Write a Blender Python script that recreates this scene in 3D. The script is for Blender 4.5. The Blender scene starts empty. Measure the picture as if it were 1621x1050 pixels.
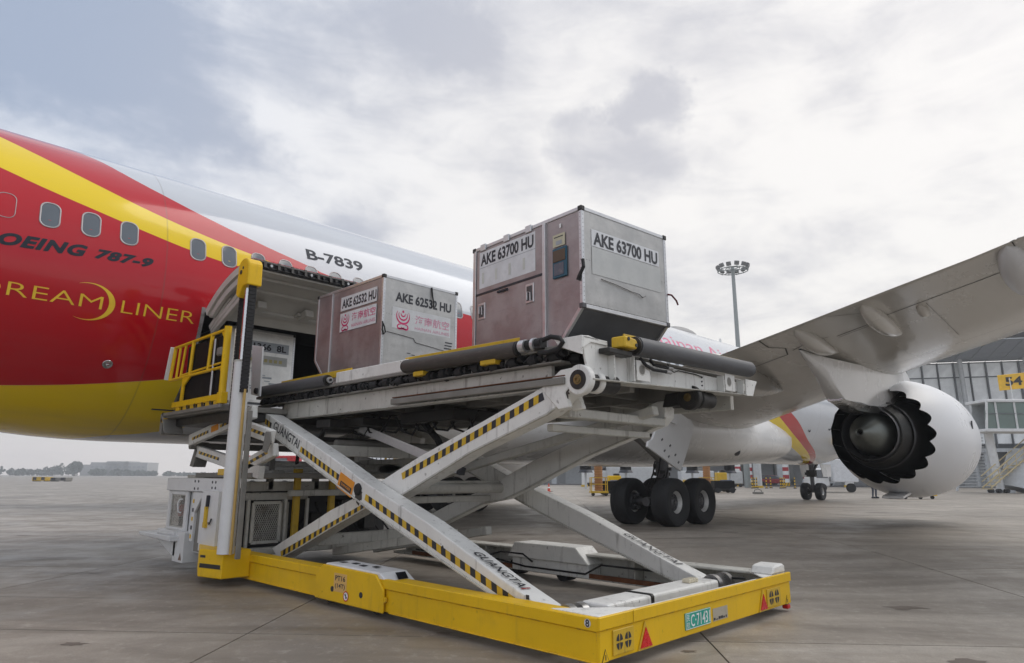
import bpy, bmesh, math, random
from mathutils import Vector, Matrix, noise
from math import sin, cos, pi, radians, sqrt, atan2
random.seed(7)
SC = bpy.context.scene
COL = SC.collection

# ------------------------------------------------------------ camera
CAMH = 1.371
PITCH, ROLL, YAW = 0.2127, 0.0034, 0.7747
_F = Vector((cos(YAW)*cos(PITCH), sin(YAW)*cos(PITCH), sin(PITCH)))
_R = Vector((sin(YAW), -cos(YAW), 0.0))
_U = _R.cross(_F)
_R2 = _R*cos(ROLL) + _U*sin(ROLL)
_U2 = -_R*sin(ROLL) + _U*cos(ROLL)
cam_d = bpy.data.cameras.new('camera')
cam = bpy.data.objects.new('camera', cam_d)
COL.objects.link(cam)
cam.matrix_world = Matrix(((_R2.x, _U2.x, -_F.x, 0), (_R2.y, _U2.y, -_F.y, 0), (_R2.z, _U2.z, -_F.z, CAMH), (0, 0, 0, 1)))
cam_d.sensor_width = 36.0
cam_d.lens = 36.0*1055.8/1621.0
cam_d.clip_start = 0.05
cam_d.clip_end = 12000
SC.camera = cam

# ------------------------------------------------------------ light
SUN_AZ = radians(-25.0)      # world azimuth the light comes from (+X = nose of the airliner)
SUN_EL = radians(52.0)
sd = bpy.data.lights.new('sun', 'SUN')
sd.energy = 1.1
sd.angle = radians(42)
sd.color = (1.0, 0.955, 0.90)
so = bpy.data.objects.new('sun', sd)
COL.objects.link(so)
_dir = Vector((cos(SUN_AZ)*cos(SUN_EL), sin(SUN_AZ)*cos(SUN_EL), sin(SUN_EL)))
so.rotation_euler = _dir.to_track_quat('Z', 'Y').to_euler()
so.location = (0, 0, 80)

W = bpy.data.worlds.new('World')
SC.world = W
W.use_nodes = True
nt = W.node_tree
nt.nodes.clear()
def N(tree, typ, **kw):
    n = tree.nodes.new(typ)
    for k, v in kw.items():
        if k.startswith('i_'):
            n.inputs[k[2:]].default_value = v
        else:
            setattr(n, k, v)
    return n
def LK(tree, a, b): tree.links.new(a, b)
def mathn(tree, op, a, b=None, c=None, clamp=False):
    n = tree.nodes.new('ShaderNodeMath'); n.operation = op; n.use_clamp = clamp
    for i, s in enumerate((a, b, c)):
        if s is None: continue
        if isinstance(s, (int, float)): n.inputs[i].default_value = s
        else: tree.links.new(s, n.inputs[i])
    return n.outputs[0]
def mixc(tree, fac, a, b):
    n = tree.nodes.new('ShaderNodeMix'); n.data_type = 'RGBA'
    for i, s in ((0, fac), (6, a), (7, b)):
        if isinstance(s, (int, float)): n.inputs[i].default_value = s
        elif isinstance(s, (tuple, list)): n.inputs[i].default_value = (*s[:3], 1)
        else: tree.links.new(s, n.inputs[i])
    return n.outputs[2]
def maprange(tree, v, a, b, c=0.0, d=1.0, smooth=True):
    n = tree.nodes.new('ShaderNodeMapRange')
    n.interpolation_type = 'SMOOTHSTEP' if smooth else 'LINEAR'
    tree.links.new(v, n.inputs[0])
    for i, s in enumerate((a, b, c, d)): n.inputs[i+1].default_value = s
    return n.outputs[0]
def sky_nodes():
    out = N(nt, 'ShaderNodeOutputWorld')
    bg = N(nt, 'ShaderNodeBackground'); bg.inputs[1].default_value = 0.10
    sky = N(nt, 'ShaderNodeTexSky'); sky.sky_type = 'NISHITA'; sky.sun_disc = False
    sky.sun_elevation = SUN_EL
    sky.sun_rotation = math.pi/2 - (SUN_AZ)
    sky.air_density = 1.3; sky.dust_density = 3.0; sky.ozone_density = 1.5
    tc = N(nt, 'ShaderNodeTexCoord')
    sep = N(nt, 'ShaderNodeSeparateXYZ'); LK(nt, tc.outputs['Generated'], sep.inputs[0])
    zz = mathn(nt, 'MAXIMUM', sep.outputs[2], 0.0)
    den = mathn(nt, 'ADD', zz, 0.16)
    px = mathn(nt, 'DIVIDE', sep.outputs[0], den); py = mathn(nt, 'DIVIDE', sep.outputs[1], den)
    cmb = N(nt, 'ShaderNodeCombineXYZ'); LK(nt, px, cmb.inputs[0]); LK(nt, py, cmb.inputs[1])
    mp = N(nt, 'ShaderNodeMapping'); LK(nt, cmb.outputs[0], mp.inputs[0])
    mp.inputs['Rotation'].default_value = (0, 0, radians(20)); mp.inputs['Scale'].default_value = (1.0, 1.35, 1); mp.inputs['Location'].default_value = (CLX, CLY, 0)
    n1 = N(nt, 'ShaderNodeTexNoise'); LK(nt, mp.outputs[0], n1.inputs['Vector'])
    n1.inputs['Scale'].default_value = 0.62; n1.inputs['Detail'].default_value = 6; n1.inputs['Roughness'].default_value = 0.48; n1.inputs['Distortion'].default_value = 0.35
    n2 = N(nt, 'ShaderNodeTexNoise'); LK(nt, mp.outputs[0], n2.inputs['Vector'])
    n2.inputs['Scale'].default_value = 1.7; n2.inputs['Detail'].default_value = 9; n2.inputs['Roughness'].default_value = 0.60; n2.inputs['Distortion'].default_value = 0.2
    big = maprange(nt, n1.outputs[0], 0.40, 0.60)
    fine = maprange(nt, n2.outputs[0], 0.42, 0.72)
    dens = mathn(nt, 'MULTIPLY', big, 0.65); dens = mathn(nt, 'ADD', dens, mathn(nt, 'MULTIPLY', fine, mathn(nt, 'MULTIPLY', big, 0.6)), clamp=True)
    # glow of the veiled sun low in the sky ahead and to the right
    gd = Vector((cos(YAW-0.42)*cos(0.20), sin(YAW-0.42)*cos(0.20), sin(0.20)))
    dp = N(nt, 'ShaderNodeVectorMath'); dp.operation = 'DOT_PRODUCT'; LK(nt, tc.outputs['Generated'], dp.inputs[0]); dp.inputs[1].default_value = gd
    glow = maprange(nt, dp.outputs['Value'], 0.45, 1.0)
    # cloud banks seen from the apron: direction, angular radius in degrees, density; their edges are broken up by the noises
    acc = mathn(nt, 'MULTIPLY', big, 0.42)
    wn = N(nt, 'ShaderNodeTexNoise'); LK(nt, tc.outputs['Generated'], wn.inputs['Vector']); wn.inputs['Scale'].default_value = 5.5; wn.inputs['Detail'].default_value = 9; wn.inputs['Roughness'].default_value = 0.62
    wm = N(nt, 'ShaderNodeVectorMath'); wm.operation = 'MULTIPLY_ADD'; LK(nt, wn.outputs['Color'], wm.inputs[0]); wm.inputs[1].default_value = (0.30, 0.30, 0.16); wm.inputs[2].default_value = (-0.15, -0.15, -0.08)
    wa = N(nt, 'ShaderNodeVectorMath'); wa.operation = 'ADD'; LK(nt, tc.outputs['Generated'], wa.inputs[0]); LK(nt, wm.outputs[0], wa.inputs[1])
    wz = N(nt, 'ShaderNodeVectorMath'); wz.operation = 'NORMALIZE'; LK(nt, wa.outputs[0], wz.inputs[0])
    for (bx, by, bz, br, bs) in CLOUD_BANKS:
        dq = N(nt, 'ShaderNodeVectorMath'); dq.operation = 'DOT_PRODUCT'; LK(nt, wz.outputs[0], dq.inputs[0]); dq.inputs[1].default_value = (bx, by, bz)
        k_ = 2.0/radians(br)**2
        v_ = mathn(nt, 'MULTIPLY_ADD', dq.outputs['Value'], k_, 1.0-k_, clamp=True)
        acc = mathn(nt, 'ADD', acc, mathn(nt, 'MULTIPLY', v_, bs*0.8))
    brk = mathn(nt, 'MULTIPLY_ADD', n2.outputs[0], 3.8, -2.05); brk2 = mathn(nt, 'MULTIPLY_ADD', n1.outputs[0], 2.2, -1.1)
    acc = mathn(nt, 'ADD', acc, mathn(nt, 'ADD', brk, brk2))
    sm = N(nt, 'ShaderNodeMapping'); LK(nt, tc.outputs['Generated'], sm.inputs[0]); sm.inputs['Scale'].default_value = (1, 1, 3.2)
    n4 = N(nt, 'ShaderNodeTexNoise'); LK(nt, sm.outputs[0], n4.inputs['Vector']); n4.inputs['Scale'].default_value = 6.0; n4.inputs['Detail'].default_value = 9; n4.inputs['Roughness'].default_value = 0.6; n4.inputs['Distortion'].default_value = 0.5
    acc = mathn(nt, 'ADD', acc, mathn(nt, 'MULTIPLY_ADD', n4.outputs[0], 2.2, -1.1))
    dens = maprange(nt, acc, -0.35, 1.65)
    light = mixc(nt, glow, (7.3, 7.55, 8.15), (8.9, 8.6, 8.25))
    dark = mixc(nt, glow, (3.5, 4.1, 5.3), (5.6, 5.5, 5.75))
    cloud = mixc(nt, dens, light, dark)
    hz = maprange(nt, sep.outputs[2], 0.0, 0.20, 1.0, 0.0)
    cloud = mixc(nt, mathn(nt, 'MULTIPLY', hz, 0.8), cloud, mixc(nt, glow, (8.8, 8.1, 7.9), (9.2, 8.6, 8.0)))
    col = mixc(nt, 0.88, sky.outputs[0], cloud)
    LK(nt, col, bg.inputs[0]); LK(nt, bg.outputs[0], out.inputs[0])
CLX, CLY = 3.1, 1.7
CLOUD_BANKS = [(0.1030, 0.8654, 0.4904, 12.0, 0.90), (0.2139, 0.8515, 0.4788, 9.0, 0.90), (0.3190, 0.8175, 0.4795, 5.0, 0.70), (0.0962, 0.8492, 0.5192, 9.0, 0.80), (0.3760, 0.7336, 0.5661, 5.5, 0.75), (0.4589, 0.6532, 0.6023, 5.5, 0.85), (0.5338, 0.6223, 0.5725, 4.0, 0.60), (0.3075, 0.8557, 0.4162, 5.5, 0.75), (0.3727, 0.8271, 0.4206, 3.5, 0.70), (0.7424, 0.5007, 0.4452, 5.4, 1.25), (0.7424, 0.4456, 0.5003, 2.8, 1.2), (0.4852, 0.7941, 0.3660, 4.0, 0.80), (0.4233, 0.8265, 0.3712, 3.5, 0.70), (0.6653, 0.6396, 0.3851, 5.0, 0.60), (0.5817, 0.7267, 0.3654, 4.0, 0.50), (0.8631, 0.3669, 0.3470, 8.0, 0.50), (0.8977, 0.2700, 0.3481, 6.0, 0.40), (0.9193, 0.1643, 0.3575, 7.0, 0.45), (0.9171, 0.0892, 0.3886, 7.0, 0.45), (0.1574, 0.8969, 0.4132, 6.0, 0.60),]
sky_nodes()
SC.view_settings.view_transform = 'Standard'
SC.view_settings.look = 'None'
SC.view_settings.exposure = 0.27
SC.view_settings.gamma = 1.0
SC.view_settings.use_curve_mapping = False

# ------------------------------------------------------------ materials
MATS = {}
def new_mat(name):
    m = bpy.data.materials.new(name); m.use_nodes = True
    t = m.node_tree; b = t.nodes['Principled BSDF']
    MATS[name] = m
    return m, t, b
def paint(name, col, rough=0.5, metal=0.0, dirt=0.0, dscale=3.0, dcol=(0.09, 0.075, 0.06), var=0.08, bump=0.0, bscale=30, stretch=None, coat=0.0, spec=0.5, scratch=0.0, run=0.0, wear=0.0):
    m, t, b = new_mat(name)
    tc = N(t, 'ShaderNodeTexCoord')
    vec = tc.outputs['Object']
    mp = N(t, 'ShaderNodeMapping'); LK(t, vec, mp.inputs[0])
    if stretch: mp.inputs['Scale'].default_value = stretch
    n1 = N(t, 'ShaderNodeTexNoise'); LK(t, mp.outputs[0], n1.inputs['Vector']); n1.inputs['Scale'].default_value = dscale; n1.inputs['Detail'].default_value = 8; n1.inputs['Roughness'].default_value = 0.62
    a = tuple(c*(1-var) for c in col); c2 = tuple(min(1, c*(1+var)) for c in col)
    base = mixc(t, maprange(t, n1.outputs[0], 0.3, 0.7), a, c2)
    if dirt > 0:
        n2 = N(t, 'ShaderNodeTexNoise'); LK(t, mp.outputs[0], n2.inputs['Vector']); n2.inputs['Scale'].default_value = dscale*2.3; n2.inputs['Detail'].default_value = 10; n2.inputs['Roughness'].default_value = 0.7
        f = maprange(t, n2.outputs[0], 0.50, 0.78, 0.0, dirt)
        f2 = maprange(t, n1.outputs[0], 0.40, 0.72, 0.25, 1.0)
        base = mixc(t, mathn(t, 'MULTIPLY', f, f2), base, dcol)
    if scratch > 0:
        mp2 = N(t, 'ShaderNodeMapping'); LK(t, vec, mp2.inputs[0]); mp2.inputs['Scale'].default_value = (1.6, 1.6, 14); mp2.inputs['Rotation'].default_value = (0.12, 0.1, 0)
        n4 = N(t, 'ShaderNodeTexNoise'); LK(t, mp2.outputs[0], n4.inputs['Vector']); n4.inputs['Scale'].default_value = 2.6; n4.inputs['Detail'].default_value = 9; n4.inputs['Roughness'].default_value = 0.72; n4.inputs['Distortion'].default_value = 0.6
        base = mixc(t, maprange(t, n4.outputs[0], 0.60, 0.70, 0.0, scratch), base, tuple(min(1, c*1.35+0.06) for c in col))
        base = mixc(t, maprange(t, n4.outputs[0], 0.40, 0.32, 0.0, scratch*0.8), base, tuple(c*0.35 for c in col))
    if run > 0:      # rain runs and grease smears, longer than wide
        mp3 = N(t, 'ShaderNodeMapping'); LK(t, vec, mp3.inputs[0]); mp3.inputs['Scale'].default_value = (7, 7, 0.8)
        n5 = N(t, 'ShaderNodeTexNoise'); LK(t, mp3.outputs[0], n5.inputs['Vector']); n5.inputs['Scale'].default_value = 1.3; n5.inputs['Detail'].default_value = 6; n5.inputs['Roughness'].default_value = 0.7
        n6 = N(t, 'ShaderNodeTexNoise'); LK(t, vec, n6.inputs['Vector']); n6.inputs['Scale'].default_value = 14; n6.inputs['Detail'].default_value = 5
        base = mixc(t, maprange(t, n5.outputs[0], 0.54, 0.70, 0.0, run), base, dcol)
        base = mixc(t, maprange(t, n6.outputs[0], 0.66, 0.74, 0.0, run*1.3), base, (0.05, 0.035, 0.025))
    if wear > 0:     # paint rubbed off the edges
        bv = N(t, 'ShaderNodeBevel'); bv.samples = 4; bv.inputs['Radius'].default_value = 0.016
        gn = N(t, 'ShaderNodeNewGeometry'); dt = N(t, 'ShaderNodeVectorMath'); dt.operation = 'DOT_PRODUCT'; LK(t, bv.outputs[0], dt.inputs[0]); LK(t, gn.outputs['Normal'], dt.inputs[1])
        n7 = N(t, 'ShaderNodeTexNoise'); LK(t, vec, n7.inputs['Vector']); n7.inputs['Scale'].default_value = 9; n7.inputs['Detail'].default_value = 7; n7.inputs['Roughness'].default_value = 0.7
        ed = mathn(t, 'MULTIPLY', maprange(t, dt.outputs['Value'], 0.97, 0.80, 0.0, 1.0), maprange(t, n7.outputs[0], 0.50, 0.60, 0.0, wear))
        base = mixc(t, ed, base, (0.13, 0.095, 0.065))
    LK(t, base, b.inputs['Base Color'])
    b.inputs['Metallic'].default_value = metal
    rr = maprange(t, n1.outputs[0], 0.25, 0.75, max(0.03, rough-0.10), min(1, rough+0.10))
    LK(t, rr, b.inputs['Roughness'])
    b.inputs['Specular IOR Level'].default_value = spec
    if coat: b.inputs['Coat Weight'].default_value = coat; b.inputs['Coat Roughness'].default_value = 0.06
    if bump > 0:
        n3 = N(t, 'ShaderNodeTexNoise'); LK(t, mp.outputs[0], n3.inputs['Vector']); n3.inputs['Scale'].default_value = bscale; n3.inputs['Detail'].default_value = 6
        bp = N(t, 'ShaderNodeBump'); bp.inputs['Strength'].default_value = bump; bp.inputs['Distance'].default_value = 0.01
        LK(t, n3.outputs[0], bp.inputs['Height']); LK(t, bp.outputs[0], b.inputs['Normal'])
    return m
WHITE = paint('loader_white', (0.74, 0.74, 0.71), 0.45, dirt=0.55, dscale=1.6, var=0.06, bump=0.08, run=0.42, wear=0.8)
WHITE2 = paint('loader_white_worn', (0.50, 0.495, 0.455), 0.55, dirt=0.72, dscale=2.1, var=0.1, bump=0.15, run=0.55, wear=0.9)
WHITE3 = paint('clean_white', (0.70, 0.71, 0.71), 0.4, dirt=0.15, dscale=1.5)
GREYP = paint('frame_grey', (0.20, 0.193, 0.175), 0.6, dirt=0.75, dscale=2.4, var=0.15, bump=0.2)
YEL = paint('loader_yellow', (0.76, 0.47, 0.006), 0.42, spec=0.3, dirt=0.22, dscale=1.3, dcol=(0.28, 0.17, 0.03), var=0.07, bump=0.05, run=0.2, wear=0.85)
YELD = paint('worn_yellow', (0.62, 0.40, 0.02), 0.5, dirt=0.6, dscale=2.6, var=0.1, bump=0.1, run=0.35)
BLACK = paint('black_rubber', (0.012, 0.012, 0.013), 0.75, dirt=0.2, dscale=5, dcol=(0.08, 0.075, 0.07), var=0.3, bump=0.25)
DKMET = paint('dark_metal', (0.028, 0.027, 0.026), 0.5, metal=0.3, dirt=0.5, dscale=6, dcol=(0.13, 0.10, 0.07), var=0.25, bump=0.2)
ROLLG = paint('roller_grey', (0.085, 0.088, 0.095), 0.6, dirt=0.45, dscale=4, dcol=(0.16, 0.145, 0.13), var=0.2, bump=0.15, stretch=(1, 6, 6))
ROLLW = paint('roller_worn', (0.06, 0.052, 0.046), 0.6, dirt=0.7, dscale=5, dcol=(0.19, 0.15, 0.12), var=0.2, bump=0.25, stretch=(6, 1, 6))
STEEL = paint('steel', (0.42, 0.42, 0.42), 0.35, metal=0.9, dirt=0.4, dscale=5, var=0.1)
CHROME = paint('chrome', (0.62, 0.63, 0.64), 0.22, metal=1.0, var=0.03)
RUST = paint('rust', (0.16, 0.06, 0.025), 0.85, dirt=0.6, dscale=5, var=0.3, bump=0.3)
REDP = paint('red_plastic', (0.55, 0.012, 0.012), 0.35, dirt=0.1)
REFL = paint('reflector_red', (0.58, 0.01, 0.012), 0.25, dscale=20, var=0.15)
ORANGE = paint('orange_sticker', (0.75, 0.28, 0.01), 0.5, dirt=0.2)
INK = paint('black_ink', (0.02, 0.022, 0.03), 0.5)
INKW = paint('white_ink', (0.82, 0.84, 0.83), 0.5)
STKW = paint('white_sticker', (0.66, 0.68, 0.70), 0.4, dirt=0.25, dscale=5)
STKG = paint('grey_sticker', (0.33, 0.36, 0.39), 0.4, dirt=0.15, dscale=5)
GREENP = paint('plate_green', (0.01, 0.36, 0.27), 0.35, dirt=0.1)
MAGEN = paint('magenta_ink', (0.55, 0.02, 0.13), 0.45)
PALEY = paint('faded_yellow_ink', (0.46, 0.475, 0.435), 0.45, metal=.45, dirt=.4)
AWHITE = paint('aircraft_white', (0.74, 0.755, 0.775), 0.34, spec=0.4, dirt=0.10, dscale=0.5, var=0.02, dcol=(0.35, 0.32, 0.28))
FAIR = paint('fairing_white', (0.70, 0.70, 0.69), 0.24, dirt=0.25, dscale=0.45, var=0.03, coat=0.3, dcol=(0.30, 0.28, 0.25))
WINGG = paint('wing_grey', (0.64, 0.62, 0.575), 0.27, dirt=0.38, dscale=0.5, var=0.05, stretch=(0.35, 1, 1), coat=0.35, dcol=(0.16, 0.13, 0.10))
BAREM = paint('bare_metal', (0.60, 0.61, 0.62), 0.22, metal=0.9, dirt=0.1)
SEAM = paint('seam_dark', (0.03, 0.028, 0.026), 0.7)
TYRE = paint('tyre_rubber', (0.016, 0.017, 0.019), 0.72, dirt=0.3, dscale=3, dcol=(0.06, 0.055, 0.05), var=0.2, bump=0.15)
GEARM = paint('gear_metal', (0.10, 0.10, 0.105), 0.45, metal=0.5, dirt=0.5, dscale=8, dcol=(0.03, 0.025, 0.02), var=0.2)
RIMM = paint('rim_grey', (0.52, 0.52, 0.50), 0.4, metal=0.2, dirt=0.35, dscale=10)
DUCT = paint('duct_black', (0.010, 0.010, 0.011), 0.6, var=0.3, spec=0.12)
COREM = paint('core_metal', (0.06, 0.06, 0.058), 0.52, metal=0.85, dirt=0.3, dscale=2, var=0.1, bump=0.03)
PLUGM = paint('plug_metal', (0.20, 0.215, 0.20), 0.48, metal=0.9, dirt=0.3, dscale=2.5, var=0.15)
BRASS = paint('brass', (0.22, 0.165, 0.07), 0.4, metal=0.8, dirt=0.3)
def alu(name, col, rough, dirtv):
    m = paint(name, col, rough, metal=0.55, dirt=dirtv, dscale=2.2, var=0.16, bump=0.35, bscale=4.5, scratch=0.32, dcol=(0.10, 0.09, 0.085))
    return m
ALU = alu('container_aluminium', (0.44, 0.44, 0.43), 0.48, 0.7)
ALUS = alu('container_side_reflection_tint', (0.35, 0.315, 0.315), 0.42, 0.5)  # darker, pinkish side faces: red fuselage reflection put into the aluminium colour
ALUE = paint('rail_aluminium', (0.58, 0.585, 0.59), 0.38, metal=0.8, dirt=0.35, dscale=6)
ALUW = alu('container_pale_aluminium', (0.80, 0.80, 0.77), 0.5, 0.4)
ALUD = paint('container_underside', (0.10, 0.105, 0.115), 0.5, metal=0.3, dirt=0.3, dscale=3, var=0.12, bump=0.1)
LINER = paint('hold_liner', (0.46, 0.45, 0.42), 0.6, dirt=0.25, dscale=1.5)
LINER2 = paint('door_liner', (0.50, 0.49, 0.455), 0.55, dirt=0.35, dscale=1.2)
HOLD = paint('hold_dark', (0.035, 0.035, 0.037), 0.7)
CONC = None

# glass
def glassy(name, col, rough=0.08, metal=0.0, var=0.15):
    m = paint(name, col, rough, metal=metal, var=var, dscale=0.4, spec=0.9)
    return m
WGLASS = glassy('cabin_window_glass', (0.085, 0.105, 0.125), 0.12)
TGLASS = glassy('terminal_glass', (0.84, 0.87, 0.87), 0.15, 0.0)  # near-white pane colour stands in for reflected bright sky
TGLASSL = glassy('terminal_glass_low', (0.10, 0.115, 0.12), 0.12, 0.2)
JGLASS = glassy('bridge_glass', (0.10, 0.16, 0.14), 0.08, 0.1)

# ------------------------------------------------------------ mesh builder
WO = {}
def worg(o):
    return WO[o.name] if o is not None else Vector((0, 0, 0))
class M:
    def __init__(s): s.v = []; s.f = []; s.mi = []; s.cur = 0
    def add(s, vs, fs):
        o = len(s.v); s.v += [tuple(v) for v in vs]; s.f += [tuple(i+o for i in f) for f in fs]; s.mi += [s.cur]*len(fs); return s
    def box(s, x0, x1, y0, y1, z0, z1):
        vs = [(x, y, z) for z in (z0, z1) for y in (y0, y1) for x in (x0, x1)]
        return s.add(vs, [(0, 2, 3, 1), (4, 5, 7, 6), (0, 1, 5, 4), (2, 6, 7, 3), (0, 4, 6, 2), (1, 3, 7, 5)])
    def obox(s, c, ax, ay, az):
        c, ax, ay, az = map(Vector, (c, ax, ay, az))
        vs = [c + ax*i + ay*j + az*k for k in (-1, 1) for j in (-1, 1) for i in (-1, 1)]
        return s.add(vs, [(0, 2, 3, 1), (4, 5, 7, 6), (0, 1, 5, 4), (2, 6, 7, 3), (0, 4, 6, 2), (1, 3, 7, 5)])
    def beam(s, p, q, w, h, up=(0, 0, 1)):
        p, q, up = Vector(p), Vector(q), Vector(up)
        d = (q-p); L = d.length; d.normalize()
        sd_ = d.cross(up)
        if sd_.length < 1e-4: sd_ = d.cross(Vector((1, 0, 0)))
        sd_.normalize(); u = sd_.cross(d)
        return s.obox((p+q)/2, d*L/2, sd_*w/2, u*h/2)
    def tube(s, p, q, r0, r1=None, n=16, caps=True):
        p, q = Vector(p), Vector(q); r1 = r0 if r1 is None else r1
        d = (q-p).normalized(); a = d.orthogonal().normalized(); b = d.cross(a)
        vs = []
        for c, r in ((p, r0), (q, r1)):
            for i in range(n):
                t = 2*pi*i/n; vs.append(c + a*cos(t)*r + b*sin(t)*r)
        fs = [(i, (i+1) % n, n+(i+1) % n, n+i) for i in range(n)]
        if caps: fs += [tuple(range(n-1, -1, -1)), tuple(range(n, 2*n))]
        return s.add(vs, fs)
    def path(s, pts, r, n=8):
        pts = [Vector(p) for p in pts]; rings = []
        pa = None
        for i, p in enumerate(pts):
            d = (pts[min(i+1, len(pts)-1)] - pts[max(i-1, 0)]).normalized()
            a = d.orthogonal().normalized() if pa is None else (pa - d*pa.dot(d)).normalized()
            pa = a; b = d.cross(a)
            rings.append([p + a*cos(2*pi*k/n)*r + b*sin(2*pi*k/n)*r for k in range(n)])
        o = [v for r_ in rings for v in r_]; fs = []
        for i in range(len(pts)-1):
            for k in range(n): fs.append((i*n+k, i*n+(k+1) % n, (i+1)*n+(k+1) % n, (i+1)*n+k))
        fs += [tuple(range(n-1, -1, -1)), tuple(range((len(pts)-1)*n, len(pts)*n))]
        return s.add(o, fs)
    def prism(s, poly, axis, a, b):
        """poly: 2d points; axis 'x' -> (y,z), 'y' -> (x,z), 'z' -> (x,y)"""
        n = len(poly)
        def mk(u, v, w): return {'x': (w, u, v), 'y': (u, w, v), 'z': (u, v, w)}[axis]
        vs = [mk(u, v, a) for u, v in poly] + [mk(u, v, b) for u, v in poly]
        fs = [(i, (i+1) % n, n+(i+1) % n, n+i) for i in range(n)] + [tuple(range(n-1, -1, -1)), tuple(range(n, 2*n))]
        return s.add(vs, fs)
    def lathe(s, prof, c=(0, 0, 0), axis='x', n=48, closed=False):
        """prof: (along, radius)"""
        c = Vector(c); vs = []
        for a, r in prof:
            for i in range(n):
                t = 2*pi*i/n; p, q = r*cos(t), r*sin(t)
                vs.append(c + Vector({'x': (a, p, q), 'y': (p, a, q), 'z': (p, q, a)}[axis]))
        fs = []; m = len(prof)
        for j in range(m if closed else m-1):
            k = (j+1) % m
            for i in range(n): fs.append((j*n+i, j*n+(i+1) % n, k*n+(i+1) % n, k*n+i))
        return s.add(vs, fs)
    def rings(s, rs, capa=False, capb=False, wrap=True):
        n = len(rs[0]); vs = [v for r in rs for v in r]; fs = []
        for j in range(len(rs)-1):
            for i in range(n if wrap else n-1): fs.append((j*n+i, j*n+(i+1) % n, (j+1)*n+(i+1) % n, (j+1)*n+i))
        if capa: fs.append(tuple(range(n-1, -1, -1)))
        if capb: fs.append(tuple(range((len(rs)-1)*n, len(rs)*n)))
        return s.add(vs, fs)
    def build(s, name, mat, parent=None, L=None, smooth=False, bevel=0.0, kind=None, label=None, cat=None, group=None, seg=1, fixn=True):
        me = bpy.data.meshes.new(name)
        org = Vector(L) if L is not None else (worg(parent) if parent is not None else Vector((0, 0, 0)))
        me.from_pydata([tuple(Vector(v)-org) for v in s.v], [], s.f)
        mats = mat if isinstance(mat, (list, tuple)) else [mat]
        for m_ in mats: me.materials.append(m_)
        if len(mats) > 1: me.polygons.foreach_set('material_index', s.mi)
        if fixn:
            bm = bmesh.new(); bm.from_mesh(me); bmesh.ops.recalc_face_normals(bm, faces=bm.faces); bm.to_mesh(me); bm.free()
        if smooth:
            me.polygons.foreach_set('use_smooth', [True]*len(me.polygons))
            me.set_sharp_from_angle(angle=radians(32))
        me.update()
        return link(name, me, parent, org, bevel, kind, label, cat, group, seg)
def link(name, me, parent=None, org=Vector((0, 0, 0)), bevel=0.0, kind=None, label=None, cat=None, group=None, seg=1):
    o = bpy.data.objects.new(name, me); COL.objects.link(o)
    if parent is not None: o.parent = parent; o.location = org - worg(parent)
    else: o.location = org
    WO[o.name] = Vector(org)
    if bevel: 
        b = o.modifiers.new('bevel', 'BEVEL'); b.width = bevel; b.segments = seg; b.limit_method = 'ANGLE'; b.angle_limit = radians(35)
    if kind: o['kind'] = kind
    if label: o['label'] = label
    if cat: o['category'] = cat
    if group: o['group'] = group
    return o
def thing(name, label, cat, L, group=None, rz=0):
    o = bpy.data.objects.new(name, None); COL.objects.link(o); o.location = L; o.rotation_euler = (0, 0, rz)
    o['label'] = label; o['category'] = cat
    if group: o['group'] = group
    WO[o.name] = Vector(L); o.empty_display_size = 0.2
    return o
def kids(o): return [c for c in bpy.data.objects if c.parent == o]
def copy_thing(root, loc, rz, label):
    ch = kids(root)
    r = root.copy(); COL.objects.link(r); r.location = loc; r.rotation_euler = (0, 0, rz); r['label'] = label; WO[r.name] = Vector(loc)
    for c in ch:
        g = kids(c); d = c.copy(); COL.objects.link(d); d.parent = r
        for e in g: h = e.copy(); COL.objects.link(h); h.parent = d
    return r

# text as flat geometry fitted into a box: origin, right vector (full width), up vector (full height)
_tc = {}
def text_mesh2d(s, bold=0.0, shear=0.0, res=3, space=1.0):
    key = (s, bold, shear, space)
    if key in _tc: return _tc[key]
    cu = bpy.data.curves.new('txt', 'FONT'); cu.body = s; cu.offset = bold; cu.shear = shear; cu.resolution_u = res; cu.size = 1; cu.space_character = space
    o = bpy.data.objects.new('txt', cu); COL.objects.link(o)
    bpy.context.view_layer.update()
    dg = bpy.context.evaluated_depsgraph_get()
    me = bpy.data.meshes.new_from_object(o.evaluated_get(dg))
    vs = [v.co.copy() for v in me.vertices]; fs = [tuple(p.vertices) for p in me.polygons]
    bpy.data.objects.remove(o); bpy.data.curves.remove(cu); bpy.data.meshes.remove(me)
    x0 = min(v.x for v in vs); x1 = max(v.x for v in vs); y0 = min(v.y for v in vs); y1 = max(v.y for v in vs)
    r = ([((v.x-x0)/(x1-x0), (v.y-y0)/(y1-y0)) for v in vs], fs)
    _tc[key] = r
    return r
def text(s, o, right, up, mat, parent, bold=0.0, shear=0.0, name='lettering'):
    vs, fs = text_mesh2d(s, bold, shear)
    o, right, up = Vector(o), Vector(right), Vector(up)
    m = M(); m.add([o + right*a + up*b for a, b in vs], fs)
    return m.build(name, mat, parent, fixn=False)
def G(x, y):
    t = min(1, max(0, (x-9.0)/7.0)); t = t*t*(3-2*t)
    return -0.2 + 0.2*t
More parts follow.
